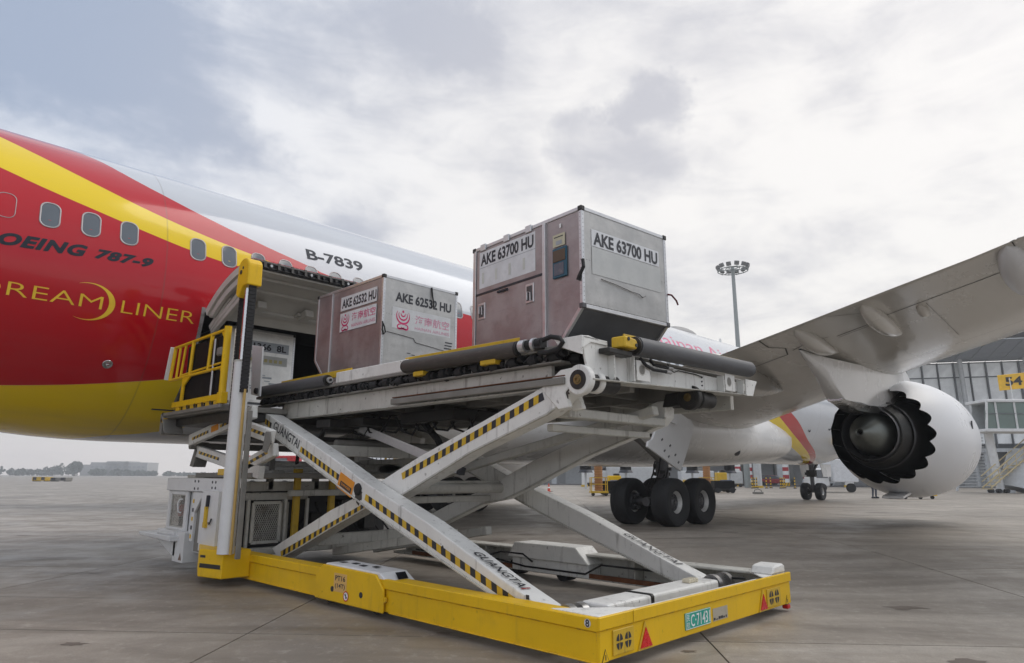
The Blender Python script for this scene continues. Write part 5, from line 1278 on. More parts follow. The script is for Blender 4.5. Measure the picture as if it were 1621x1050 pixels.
# bridge mast: tube, rod, chains and yellow head
PX, PY = 4.30, 9.95
m = M(); m.tube((PX, PY, .26), (PX, PY, 3.05), .118, n=32); m.build('mast_tube', WHITE3, ld, smooth=True, bevel=.0)
m = M(); m.tube((PX, PY, 3.05), (PX, PY, 4.26), .062, n=24); m.build('mast_rod', CHROME, ld, smooth=True)
m = M(); m.lathe([(3.04, .122), (3.07, .122), (3.07, .06)], (PX, PY, 0), 'z', 32); m.build('mast_collar', WHITE2, ld, smooth=True)
m = M(); m.tube((PX+.0, PY-.165, .26), (PX+.0, PY-.165, 2.62), .022, n=10); m.build('brass_strip', paint('tan_hose', (0.50, 0.33, 0.10), .5, dirt=.3), ld)
m = M(); m.box(PX+.04, PX+.11, PY-.26, PY-.21, .2, 2.3); m.build('mast_guide', GREYP, ld, bevel=.006)
def rounded_head():
    pts = []
    for i in range(13): a = radians(180-15*i); pts.append((PY+cos(a)*.185, 4.53+sin(a)*.15))
    pts += [(PY+.20, 4.12), (PY+.12, 4.06), (PY-.02, 4.22), (PY-.20, 4.22)]
    return pts
m = M(); m.prism(rounded_head(), 'x', PX-.12, PX+.11); hd = m.build('mast_head', YEL, ld, bevel=.02, seg=2)
m = M(); m.tube((PX-.13, PY+.06, 4.46), (PX-.119, PY+.06, 4.46), .035, n=12); m.box(PX-.128, PX-.119, PY-.02, PY+.01, 4.50, 4.54); m.build('head_holes', INK, hd)
CHm = M()
for k in range(2):
    CHm.box(-.055, .055, -.022+.03*k-.004, -.010+.03*k, -.030, .022)
CHm.tube((-.060, .0, 0), (.060, .0, 0), .011, n=8)
mec = bpy.data.meshes.new('chain_link'); mec.from_pydata([tuple(v) for v in CHm.v], [], CHm.f); mec.materials.append(BLACK)
for col_, (cy_, z0, z1) in enumerate(((PY+.165, 2.35, 4.16), (PY-.150, 2.60, 4.24))):
    k = 0; z = z0
    while z < z1:
        link('chain_link', mec, ld, Vector((PX-.01, cy_, z))); z += .058
m = M(); m.box(PX-.02, PX+.02, PY+.085, PY+.095, 2.6, 4.1); m.build('maroon_guide', paint('maroon', (.12, .01, .03), .5), ld)

# bridge platform ---------------------------------------------
BX0, BX1 = 4.20, 8.2
pbox('bridge_platform', GREYP, BX0, BX1, 10.35, 12.72, 2.34, 2.42)
pbox('bridge_side', YEL, BX0-.01, BX0+.03, 10.45, 12.45, 2.50, 2.60); 
for k in range(6):
    y = 10.5+.32*k; m = M(); m.box(BX0, BX0+.04, y, y+.16, 2.42, 2.50); m.build('kick_block', YELD if k < 5 else YEL, ld, bevel=.004)
    if k < 4: m = M(); m.beam((BX0-.012, y+.22, 2.43), (BX0-.012, y+.28, 2.50), .004, .05); m.build('kick_stripe', INK, ld)
m = M(); m.tube((BX0+.02, 10.40, 2.45), (BX0+.02, 10.40, 3.66), .055, n=16); m.build('rail_post', YEL, ld, smooth=True)
pbox('rail_post_base', YEL, BX0-.03, BX0+.08, 10.32, 10.48, 2.44, 2.62)
def rail(p, q, r=.026, name='guard_rail'):
    m = M(); m.tube(p, q, r, n=12); return m.build(name, YEL, ld, smooth=True)
rx = BX0+.02
rail((rx, 10.40, 3.62), (rx, 12.62, 3.60)); rail((rx, 10.40, 3.02), (rx, 12.75, 3.02)); rail((rx, 10.40, 3.10), (rx, 12.2, 3.06), .018)
for (y0, y1) in ((11.0, 11.05), (11.78, 11.82), (12.12, 12.25), (12.38, 12.45)): rail((rx, y0, 3.61), (rx, y1, 3.02), .030 if y0 < 12 else .02)
rail((rx, 12.62, 3.60), (rx, 12.75, 3.02), .03)
m = M(); m.beam((rx-.02, 12.70, 3.62), (rx-.02, 12.86, 3.04), .03, .09, up=(1, 0, 0)); m.build('rail_end_pad', WHITE3, ld, bevel=.006)
m = M(); m.prism([(12.10, 3.02), (11.72, 3.02), (12.02, 2.86), (12.04, 2.60), (12.14, 2.60)], 'x', rx-.015, rx+.015); m.build('rail_gusset', YEL, ld, bevel=.004)
m = M(); m.prism([(10.44, 3.62), (10.62, 3.60), (10.46, 3.44)], 'x', rx-.01, rx+.01); m.prism([(10.44, 3.06), (10.60, 3.04), (10.46, 2.88)], 'x', rx-.01, rx+.01); m.build('rail_web', YEL, ld)
m = M(); m.box(BX0+.06, BX0+.10, 10.48, 12.1, 2.50, 3.56); m.build('black_screen', DUCT, ld)
m = M(); m.tube((BX0+.02, 10.85, 2.5), (BX0+.02, 10.85, 3.52), .022, n=10); m.build('inner_post', STEEL, ld, smooth=True)
m = M(); m.box(BX0+.0, BX0+.05, 10.56, 10.74, 3.22, 3.36); m.build('control_knob_box', GREYP, ld, bevel=.02)
m = M(); m.prism([(12.15, 3.0), (12.30, 2.60), (12.68, 2.44), (12.15, 2.44)], 'x', BX0+.09, BX0+.12); m.build('black_curtain', INK, ld)
pbox('bridge_white_post', WHITE3, BX0+.10, BX0+.22, 10.20, 10.34, 2.45, 3.62)
pbox('bridge_edge', GREYP, BX0-.05, BX0, 10.3, 12.74, 2.37, 2.43)
# hinged end flap hanging down
m = M(); m.obox((BX0+.10, 12.62, 2.24), (.16, 0, 0), (0, .03, .02), (0, .10, .15)); m.box(BX0-.05, BX0+.02, 12.70, 12.80, 2.06, 2.42); m.build('end_flap', GREYP, ld, bevel=.006)
m = M(); m.box(BX0-.05, BX0+.03, 12.66, 12.78, 2.26, 2.34); m.build('yellow_stop', YEL, ld, bevel=.006); m = M(); m.tube((BX0-.05, 12.72, 2.40), (BX0+.02, 12.72, 2.40), .04, n=12); m.build('buffer', BLACK, ld, smooth=True)
m = M(); m.tube((BX0-.04, 12.74, 2.06), (BX0+1.8, 12.30, 2.04), .02, n=8); m.build('flap_rod', STEEL, ld)
pbox('bridge_underframe', DKMET, BX0+.15, BX1, 10.4, 12.6, 2.20, 2.33)
# bluish side plate at deck joint
m = M(); m.prism([(11.33, 3.60), (10.92, 3.52), (10.88, 2.66), (11.22, 2.72)], 'x', 5.04, 5.07); m.build('side_plate', WHITE3, ld, bevel=.004)
m = M(); m.tube((5.0, 10.98, 2.76), (5.06, 10.98, 2.76), .05, n=14); m.build('plate_pivot', BLACK, ld, smooth=True)
# small scissor set under the bridge
def sarm(p, q, x, w=.20, th_=.10):
    m = M(); m.beam((x+th_/2, *p), (x+th_/2, *q), th_, w); a = m.build('bridge_scissor_arm', WHITE, ld, bevel=.012)
    return a
for x in (4.60, 7.4):
    a = sarm((12.62, 1.97), (10.15, 2.33), x); b_ = sarm((12.55, 1.78), (10.0, 1.40), x+.12); c_ = sarm((10.7, 2.16), (9.50, 1.92), x); d_ = sarm((9.60, 1.74), (10.9, 1.42), x+.12)
    if x < 5:
        tape((12.45, 1.985), (11.75, 2.09), .05, 5, a, x-.003); tape((11.3, 2.155), (10.45, 2.28), .05, 5, a, x-.003); tape((12.4, 1.755), (11.5, 1.625), .05, 6, b_, x+.117); tape((11.2, 1.575), (10.6, 1.49), .05, 4, b_, x+.117)
        tape((10.25, 2.075), (9.65, 1.955), .05, 4, c_, x-.003); tape((9.75, 1.705), (10.5, 1.52), .05, 4, d_, x+.117)
        m = M(); m.obox((x-.004, 11.5, 2.135), (.002, 0, 0), (0, .14, -.02), (0, .01, .05)); m.build('orange_label', ORANGE, a)
m = M(); m.tube((5.5, 9.15, 1.84), (7.5, 9.15, 1.84), .06, n=12); m.build('scissor_shaft', GREYP, ld, smooth=True); m = M(); m.tube((4.62, 12.58, 1.87), (7.5, 12.58, 1.87), .06, n=12); m.build('scissor_shaft', GREYP, ld, smooth=True)
m = M(); m.prism([(9.44, 1.99), (9.60, 2.0), (9.66, 1.72), (9.52, 1.68), (9.40, 1.84)], 'x', 4.58, 4.60); m.build('joint_plate', GREYP, ld, bevel=.01)
m = M(); m.prism([(12.55, 1.95), (12.78, 1.52), (12.62, 1.50), (12.48, 1.78)], 'x', 4.72, 4.95); m.build('joint_wing', GREYP, ld, bevel=.008)
pbox('yellow_lug', YEL, 4.55, 4.66, 10.55, 11.1, 1.36, 1.46)
pbox('sub_frame', DKMET, 4.8, 8.0, 10.9, 12.5, 1.96, 2.04); pbox('lower_frame', GREYP, 4.7, 8.0, 10.2, 12.4, 1.32, 1.40)
link_beam((7.3, 8.2, 1.62), (7.3, 11.2, 1.60), .1, .09, 'tie_beam')
for k in range(6): m = M(); m.path([(5.3+.1*k, 9.9+.2*k, 1.55), (5.25+.1*k, 9.8+.2*k, 1.75), (5.5+.1*k, 9.7+.15*k, 1.9), (5.6, 9.6, 2.2)], .016, 8); m.build('bridge_hose', BLACK, ld, smooth=True)
pbox('hinge_block', GREYP, 5.2, 5.7, 10.55, 11.0, 2.18, 2.30); pbox('hinge_block', DKMET, 5.35, 6.3, 9.1, 9.5, 2.08, 2.2)
pbox('pump_box', DKMET, 5.6, 6.6, 8.6, 9.8, 2.10, 2.22); pbox('pump_box', DKMET, 6.0, 7.2, 7.0, 8.2, 2.12, 2.28)
# ------------------------------------------------------------ air cargo containers
def container(name, label, L, rz, cut, side_mat, face_mat, style):
    """L world position of the near upper edge foot: local x along aircraft, y towards it, z=0 at its base"""
    t = thing(name, label, 'cargo container', L, rz=rz)
    H, LN, WD, C = 1.626, 2.007, 1.534, .47
    Cl = .445
    if cut == 'near': prof = [(Cl, 0), (LN, 0), (LN, H), (0, H), (0, C)]
    else: prof = [(0, 0), (LN-Cl, 0), (LN, C), (LN, H), (0, H)]
    def B(m, nm, mat, bevel=0.0, par=None, **k):
        o = m.build(nm, mat, None, L=(0, 0, 0), bevel=bevel, **k); o.parent = par or t; WO[o.name] = Vector((0, 0, 0)); return o
    i_ = .012
    m = M(); m.prism([(min(max(a, i_), LN-i_), min(max(b_, .05), H-i_)) for a, b_ in prof], 'x', i_+.006, WD-i_); body = B(m, 'shell', ALUD)
    # panels: end panel facing -Y, side panels facing -X
    z0 = C if cut == 'near' else .06
    m = M(); m.box(.04, WD-.04, .004, .012, z0+.03, H-.03); endp = B(m, 'end_panel', face_mat)
    q = [(.05, .05), (LN-.05, .05), (LN-.05, H-.05), (.05, H-.05)]
    if cut == 'near': q = [(Cl+.03, .05), (LN-.04, .05), (LN-.04, H-.04), (.04, H-.04), (.04, C+.0)]
    else: q = [(.04, .05), (LN-Cl-.03, .05), (LN-.04, C), (LN-.04, H-.04), (.04, H-.04)]
    m = M(); m.prism(q, 'x', .008, .018); sidep = B(m, 'side_panel', side_mat)
    # edge rails
    def rl(p, q_, w=.045, nm='edge_rail', mat=ALUE):
        m = M(); m.beam(p, q_, w, w); return B(m, nm, mat, .004)
    e = .02
    for x in (e, WD-e):
        n = len(prof)
        for k in range(n):
            a, b_ = prof[k], prof[(k+1) % n]
            def inn(p): return (min(max(p[0], e), LN-e), min(max(p[1], e), H-e))
            a, b_ = inn(a), inn(b_); rl((x, *a), (x, *b_))
    for (y, z) in prof: 
        y, z = min(max(y, e), LN-e), min(max(z, e), H-e); rl((e, y, z), (WD-e, y, z))
    m = M(); m.box(0, WD, prof[0][0] if cut == 'near' else 0, LN if cut == 'near' else LN-Cl, 0, .035); B(m, 'base_plate', ALUE, .004)
    for (x, y, z) in ((e, e, H-e), (WD-e, e, H-e), (e, LN-e, H-e), (e, e, C+.0 if cut == 'near' else e), (WD-e, e, C if cut == 'near' else e)):
        m = M(); m.box(x-.032, x+.032, y-.032, y+.032, z-.03, z+.03); B(m, 'corner_cap', DKMET if z > 1 else GEARM, .008)
    # rivets
    m = M()
    def rv(p, ax):
        p = Vector(p); a = Vector((1, 0, 0)) if ax == 'y' else Vector((0, 1, 0)); r = .006
        m.add([p+a*r, p+Vector((0, 0, r)), p-a*r, p-Vector((0, 0, r)), p+(Vector((0, -.004, 0)) if ax == 'y' else Vector((-.004, 0, 0)))], [(0, 1, 4), (1, 2, 4), (2, 3, 4), (3, 0, 4)])
    x = .07
    while x < WD-.05: rv((x, .0005, H-.025), 'y'); rv((x, .0005, z0+.025), 'y'); rv((x+.01, .0035, H*.62), 'y') if style != 'c' else None; x += .05
    z = z0+.06
    while z < H-.04: rv((.022, -.0025, z), 'y'); rv((WD-.022, -.0025, z), 'y'); z += .05
    z = .6
    while z < H-.04: rv((-.0025, .022, z), 'x'); z += .05
    B(m, 'rivets', GEARM, kind='stuff', fixn=False)
    return t, body, endp, sidep, B, rl, (H, LN, WD, C)
def ltext(s, o, r, u, mat, par, bold=0.0, shear=0.0):
    vs, fs = text_mesh2d(s, bold, shear); o, r, u = Vector(o), Vector(r), Vector(u); m = M(); m.add([o+r*a+u*b_ for a, b_ in vs], fs)
    ob = m.build('lettering', mat, None, L=(0, 0, 0), fixn=False); ob.parent = par; return ob
def plate(o, r, u, mat, par, name='sticker', n=.0015):
    o, r, u = Vector(o), Vector(r), Vector(u); m = M(); m.add([o, o+r, o+r+u, o+u], [(0, 1, 2, 3)]); ob = m.build(name, mat, None, L=(0, 0, 0), fixn=False); ob.parent = par; WO[ob.name] = Vector((0, 0, 0)); return ob
def emblem(c, r, u, s, mat, par):
    """round winged emblem: nested crescents over two curls"""
    c, r, u = Vector(c), Vector(r).normalized(), Vector(u).normalized(); m = M()
    def arc(cx, cy, R_, a0, a1, w0, w1, n=20):
        vs = []
        for i in range(n+1):
            a = radians(a0+(a1-a0)*i/n); w_ = w0+(w1-w0)*sin(pi*i/n); vs += [c+r*(cx+cos(a)*(R_-w_))*s+u*(cy+sin(a)*(R_-w_))*s, c+r*(cx+cos(a)*(R_+w_))*s+u*(cy+sin(a)*(R_+w_))*s]
        m.add(vs, [(2*i, 2*i+1, 2*i+3, 2*i+2) for i in range(n)])
    arc(0, .18, .42, -215, 35, .01, .055); arc(0, .24, .28, -205, 25, .01, .045); arc(0, .30, .14, -200, 20, .01, .04); arc(0, .42, .035, 0, 360, .035, .035, 12)
    arc(-.21, -.42, .13, 60, 330, .02, .04); arc(.21, -.42, .13, 120, -150, .02, .04); arc(-.12, -.22, .30, -120, -40, .01, .045); arc(.12, -.22, .30, -60, -140, .01, .045)
    ob = m.build('emblem', mat, None, L=(0, 0, 0), fixn=False); ob.parent = par; return ob
def strap(B, pts, mat=BLACK, w=.02, nm='strap'):
    m = M(); m.path(pts, w, 6); return B(m, nm, mat, smooth=True)

# container on the outer end of the deck
RZ1 = -0.094
t1, b1, e1, s1, B1, rl1, (H, LN, WD, C) = container('cargo_container', 'silver container with slanted foot on the outer end of the raised deck, numbered 63700', (5.584, 4.383, 2.725), RZ1, 'near', ALUS, ALU, 'a')
def SX(y1, z0, w, h): return ((-.0, y1, z0), (0, -w, 0), (0, 0, h))   # helper on the face looking to -X
fx = -.003
# door area: from y .62 to LN, vertical post at y .62
rl1((.0, .60, .06), (.0, .60, H-.04), .05, 'door_post'); rl1((.0, LN-.06, .06), (.0, LN-.06, H-.04), .035, 'door_post')
m = M(); m.box(-.006, .006, .64, LN-.09, .98, H-.07); dr = B1(m, 'upper_door', ALUS, .004)
m = M(); m.box(-.006, .006, .64, LN-.09, .07, .955); dl = B1(m, 'lower_door', ALUS, .004)
m = M(); m.box(-.012, .0, .63, LN-.08, .955, .98); B1(m, 'door_gap', INK)
plate((-.008, 1.86, 1.04), (0, -1.10, 0), (0, 0, .50), STKW, dr); 
ltext('AKE 63700 HU', (-.010, 1.83, 1.345), (0, -1.04, 0), (0, 0, .165), INK, dr, .035)
plate((-.0105, 1.86, 1.315), (0, -1.10, 0), (0, 0, .006), STKG, dr)
for k in range(4): plate((-.0105, 1.80-.27*k, 1.10), (0, -.045, 0), (0, 0, .15), paint('ghost_print', (0.58, 0.60, 0.56), .5) if k == 0 else MATS['ghost_print'], dr, 'faded_print')
for y in (1.78, 1.30, .88): 
    m = M(); m.box(-.022, .02, y-.055, y+.055, H-.075, H+.018); B1(m, 'door_hinge', ALUE, .006)
for y in (1.80, .86):
    m = M(); m.box(-.016, -.004, y-.075, y+.075, .62 if y > 1 else .66, .84 if y > 1 else .90); h_ = B1(m, 'latch_frame', ALUE, .006, dl)
    m = M(); m.box(-.018, -.0165, y-.05, y+.05, .65 if y > 1 else .69, .81 if y > 1 else .87); B1(m, 'latch_pocket', GEARM, 0, dl)
    m = M(); m.path([(-.03, y-.03, .68), (-.035, y-.03, .78), (-.03, y+.03, .80), (-.03, y+.03, .70)], .008, 6); B1(m, 'latch_handle', ALUE, 0, dl)
m = M(); m.box(-.03, -.006, 1.27, 1.47, .905, .935); B1(m, 'door_grip', INK, .006, dl)
# document pouch and notice on the fixed part
m = M(); m.box(-.016, .006, .23, .46, .86, 1.22); pch = B1(m, 'document_pouch', paint('pouch_blue', (0.02, 0.09, 0.14), .5), .006)
m = M(); m.box(-.024, -.016, .245, .445, 1.05, 1.19); B1(m, 'pouch_flap', paint('pouch_brown', (0.10, 0.065, 0.04), .6), .006, pch)
m = M(); m.box(-.020, -.0165, .27, .43, .89, 1.03); B1(m, 'pouch_window', paint('pouch_print', (0.09, 0.10, 0.13), .35, dirt=.8, dscale=9, dcol=(.4, .3, .28)), 0, pch)
plate((-.0035, .46, 1.24), (0, -.20, 0), (0, 0, .15), paint('notice_cream', (0.52, 0.50, 0.36), .5), s1, 'notice'); plate((-.005, .41, 1.26), (0, -.10, 0), (0, 0, .05), STKG, s1, 'notice_print'); plate((-.005, .44, 1.35), (0, -.15, 0), (0, 0, .012), INK, s1, 'notice_print')
plate((-.0035, .35, 1.46), (0, -.03, 0), (0, 0, .05), INKW, s1, 'chip')
# end face
plate((.16, -.0005, 1.19), (1.22, 0, 0), (0, 0, .20), STKW, e1); ltext('AKE 63700 HU', (.19, -.003, 1.205), (1.16, 0, 0), (0, 0, .165), INK, e1, .035)
plate((.16, -.0005, .86), (1.24, 0, 0), (0, 0, .32), paint('film_pale', (0.45, 0.46, 0.45), .45, metal=.45, dirt=.4), e1)
m = M(); 
m = M(); m.path([(.30, -.008, .82), (.55, -.012, .80), (.8, -.010, .77), (.95, -.014, .76), (1.02, -.012, .73), (1.08, -.012, .76)], .006, 5); B1(m, 'dent_line', GEARM, 0, e1)
strap(B1, [(.0, -.01, .99), (-.01, -.03, .90), (-.02, .03, .80), (-.02, .05, .76)], BLACK, .022)
strap(B1, [(WD-.01, -.01, .86), (WD+.05, -.02, .86), (WD+.13, -.03, .80), (WD+.16, -.03, .75)], paint('strap_red', (.10, .012, .015), .7), .012, 'red_strap')

# second container
t2, b2, e2, s2, B2, rl2, _ = container('cargo_container', 'scuffed silver container with pink lettered stickers on the middle of the raised deck, numbered 62532', (5.80, 8.506, 2.845), 0.0, 'far', ALUS, ALU, 'b')
rl2((.0, 1.50, .06), (.0, 1.50, H-.04), .03, 'side_post')
plate((-.001+fx, 1.22, 1.22), (0, -1.06, 0), (0, 0, .24), STKW, s2); ltext('AKE 62532 HU', (-.0025+fx, 1.18, 1.26), (0, -1.0, 0), (0, 0, .16), INK, s2, .035)
plate((-.001+fx, 1.22, .86), (0, -1.06, 0), (0, 0, .32), STKW, s2)
emblem((-.0025+fx, 1.06, 1.02), (0, -1, 0), (0, 0, 1), .27, MAGEN, s2)
PINK = paint('pink_ink', (0.60, 0.10, 0.22), .5)
ltext('海南航空', (-.0025+fx, .86, 1.00), (0, -.68, 0), (0, 0, .14), PINK, s2, .01); ltext('HAINAN AIRLINES', (-.0025+fx, .86, .90), (0, -.68, 0), (0, 0, .055), PINK, s2)
ltext('AKE 62532 HU', (.24, .001, 1.235), (1.16, 0, 0), (0, 0, .16), INK, e2, .035)
plate((.19, .0025, .80), (1.20, 0, 0), (0, 0, .34), paint('sticker_worn', (0.60, 0.61, 0.62), .45, dirt=.55, dscale=4, dcol=(.35, .33, .32)), e2)
emblem((.40, .001, .96), (1, 0, 0), (0, 0, 1), .30, MAGEN, e2); PINK2 = paint('pink_worn', (0.58, 0.24, 0.34), .5, dirt=.3)
ltext('海南航空', (.64, .001, .92), (.72, 0, 0), (0, 0, .15), PINK2, e2, .01); ltext('HAINAN AIRLINES', (.64, .001, .83), (.72, 0, 0), (0, 0, .05), PINK2, e2)
strap(B2, [(.96, -.005, 1.60), (.97, -.02, 1.45), (1.0, -.02, 1.33), (.99, -.02, 1.26)], BLACK, .014); strap(B2, [(.0, -.01, .86), (.03, -.03, .78), (.06, -.02, .70), (.03, -.02, .66), (.0, -.02, .72), (.01, -.01, .84)], BLACK, .012)
m = M(); m.path([(.1, .0, .72), (.4, -.004, .70), (.62, -.002, .68), (.66, -.004, .62), (.9, -.004, .60), (1.3, .0, .56)], .006, 5); B2(m, 'scrape', GEARM, 0, e2)
for k in range(5): plate((1.24+.01*k, .001, .50+.05*k), (.16, 0, 0), (0, 0, .02), INK, e2, 'small_print')
for k in range(7): plate((.5+.09*k, .001, .42-.02*(k % 3)), (.07, 0, 0), (0, 0, .015), GEARM, e2, 'scrape_mark')
# third container in the doorway
t3, b3, e3, s3, B3, rl3, _ = container('cargo_container', 'pale container inside the open hold doorway behind the mast, numbered 81366', (5.43, 13.50, 2.75), 0.0, 'far', ALUW, ALUW, 'c')
plate((.32, .001, 1.17), (1.08, 0, 0), (0, 0, .21), STKG, e3); ltext('81366  8L', (.46, -.0015, 1.20), (.88, 0, 0), (0, 0, .145), INK, e3, .035); ltext('E', (.34, -.0015, 1.20), (.07, 0, 0), (0, 0, .145), INK, e3, .035)
plate((.32, .001, .90), (1.06, 0, 0), (0, 0, .19), paint('sticker_grey2', (.44, .45, .43), .5), e3)
for k in range(8): plate((.42+.11*k, -.001, .95), (.07, 0, 0), (0, 0, .07), paint('old_gold', (0.42, 0.37, 0.16), .5) if k == 0 else MATS['old_gold'], e3, 'faded_print')
m = M(); m.path([(1.47, -.01, .30), (1.48, -.03, .40), (1.46, -.02, .46)], .014, 6); B3(m, 'strap', BLACK)
for k in range(9): plate((.5+.1*(k % 6), .001, .78-.06*k), (random.uniform(.1, .3), 0, 0), (0, 0, .02+.02*(k % 2)), STKG, e3, 'scrape_mark')
# ------------------------------------------------------------ terminal
FVt = Vector((cos(YAW), sin(YAW), 0)); RVt = Vector((sin(YAW), -cos(YAW), 0))
def C2W(r, f, z=0.0): p = RVt*r + FVt*f; return Vector((p.x, p.y, z))
T0p = C2W(59.9, 104.5); T1p = C2W(77.9, 100.0); TD = (T1p-T0p).normalized(); TN = Vector((TD.y, -TD.x, 0))
if TN.dot(FVt) > 0: TN = -TN
def TP(s, d, z): p = T0p + TD*s + TN*d; return Vector((p.x, p.y, z))
term = thing('terminal_building', 'long glass-fronted airport terminal with overhanging panelled grey roof behind the engine', 'terminal', T0p)
FRMD = paint('mullion_grey', (0.11, 0.12, 0.13), .5); FRML = paint('column_grey', (0.52, 0.54, 0.55), .5)
SOF = paint('soffit_grey', (0.36, 0.38, 0.41), .5, metal=.1); FAS = paint('fascia_pale', (0.50, 0.52, 0.53), .4, metal=.2)
S_A, S_B = -62, 60
S_R = -19.8
m = M(); m.prism([(0, 0)]*0 or [(S_R, 0), (S_B, 0), (S_B, -18), (S_R, -18)], 'z', 5.0, 18.6)
m.v = [tuple(TP(a, b_-.35, c)) for a, b_, c in m.v]; m.build('core_wall', FRMD, term)
PW = 2.2
me_p = bpy.data.meshes.new('glass_pane'); 
hgt = [(6.2, 9.8), (9.8, 16.4), (16.4, 18.6)]
npn = 0
for row, (z0, z1) in enumerate(hgt):
    mp_ = M(); h = z1-z0-.16; mp_.obox((0, 0, 0), TD*(PW/2-.10), TN*.03, (0, 0, h/2)); me = bpy.data.meshes.new('glass_pane'); me.from_pydata([tuple(v) for v in mp_.v], [], mp_.f); me.materials.append(TGLASS)
    k = -9
    while k < 24:
        o = link('glass_pane', me, term, TP(PW*(k+.5), .0, (z0+z1)/2)); o.rotation_euler = (0, 0, random.uniform(-.006, .006)); k += 1; npn += 1
m = M()
for z in (6.2, 9.8, 16.4, 18.6): m = M(); a, b_ = TP(S_R, .06, z), TP(S_B, .06, z); m.beam(a, b_, .14, .16); m.build('transom', FRMD, term)
for k in range(-9, 25):
    m = M(); wd = .10 if k % 2 else .18; m.beam(TP(PW*k, .18, 5.6), TP(PW*k, .18, 18.7), wd, .4, up=TN); m.build('mullion', FRMD, term)
for k in range(-2, 7):
    m = M(); m.tube(TP(PW*4*k+1.0, .9, 0), TP(PW*4*k+.7, .9, 19.2), .34, n=12); m.build('round_column', FRML, term, smooth=True)
# soffit panels and fascia
z_in, z_out, d_out = 18.8, 20.7, 8.2
for i in range(5):
    for k in range(-9, 24):
        d0, d1 = d_out*i/5, d_out*(i+1)/5; za, zb = z_in+(z_out-z_in)*i/5, z_in+(z_out-z_in)*(i+1)/5; g = .05
        s0, s1 = PW*k+g, PW*(k+1)-g; v = [TP(s0, d0+g, za+.01), TP(s1, d0+g, za+.01), TP(s1, d1-g, zb), TP(s0, d1-g, zb)]
        m = M(); m.add([tuple(q) for q in v]+[tuple(q+Vector((0, 0, .15))) for q in v], [(0, 1, 2, 3), (4, 7, 6, 5), (0, 4, 5, 1), (1, 5, 6, 2), (2, 6, 7, 3), (3, 7, 4, 0)]); m.build('soffit_panel', SOF, term, fixn=False)
m = M()
for (a, b_) in ((S_R, S_B),):
    v = [TP(a, 0, z_in+.14), TP(b_, 0, z_in+.14), TP(b_, d_out, z_out+.14), TP(a, d_out, z_out+.14)]; m.add(v+[q+Vector((0, 0, 1.3)) for q in v], [(0, 1, 2, 3), (4, 7, 6, 5), (0, 4, 5, 1), (1, 5, 6, 2), (2, 6, 7, 3), (3, 7, 4, 0)])
m.build('roof_deck', DKMET, term)
for k in range(-9, 24):
    m = M(); s0, s1 = PW*k+.04, PW*(k+1)-.04; v = [TP(s0, d_out, z_out), TP(s1, d_out, z_out), TP(s1, d_out-.5, z_out+1.6), TP(s0, d_out-.5, z_out+1.6)]
    m.add(v+[q-TN*.2 for q in v], [(0, 1, 2, 3), (4, 7, 6, 5), (0, 4, 5, 1), (1, 5, 6, 2), (2, 6, 7, 3), (3, 7, 4, 0)]); m.build('fascia_panel', FAS, term, fixn=False)
m = M(); v = [TP(S_R, d_out-.6, z_out+1.55), TP(S_B, d_out-.6, z_out+1.55), TP(S_B, -18, 24), TP(S_R, -18, 24)]; m.add(v, [(0, 1, 2, 3)]); m.build('roof', FAS, term, fixn=False)
# ground storey: recessed wall, doors, square white columns
m = M(); v = []
m.prism([(S_A, -3.2), (S_B, -3.2), (S_B, -3.6), (S_A, -3.6)], 'z', 0.0, 5.2); m.v = [tuple(TP(a, b_, c)) for a, b_, c in m.v]; m.build('lower_wall', paint('lower_wall', (0.36, 0.37, 0.38), .6, dirt=.3, dscale=.3), term)
m = M(); m.prism([(S_A, 2.4), (S_B, 2.4), (S_B, -3.4), (S_A, -3.4)], 'z', 5.0, 5.5); m.v = [tuple(TP(a, b_, c)) for a, b_, c in m.v]; m.build('canopy_slab', FRML, term)
for k in range(15):
    m = M(); s = S_A+4+6.9*k; m.obox(TP(s, -3.1, 1.7), TD*1.6, TN*.05, (0, 0, 1.7)); m.build('service_door', [TGLASSL, FRML, GREYP][k % 3], term)
for k in range(15):
    m = M(); s = S_A+1+7.2*k; m.obox(TP(s, 1.6, 2.5), TD*.42, TN*.42, (0, 0, 2.5)); m.build('square_column', FRML, term, bevel=.03)
# dark service road in front of it
m = M(); v = [TP(S_A-8, 2, .012), TP(S_B, 2, .012), TP(S_B, 15, .012), TP(S_A-8, 15, .012)]; m.add([tuple(q) for q in v], [(0, 1, 2, 3)]); m.build('service_road', paint('asphalt', (.055, .055, .06), .8, dirt=.2, dscale=.5), kind='structure', fixn=False)
m = M(); 
for k in range(34): s = S_A+3.4*k; v = [TP(s, 8.4, .018), TP(s+1.6, 8.4, .018), TP(s+1.6, 8.6, .018), TP(s, 8.6, .018)]; m.add([tuple(q) for q in v], [(0, 1, 2, 3)])
m.build('lane_markings', INKW, kind='structure', fixn=False)

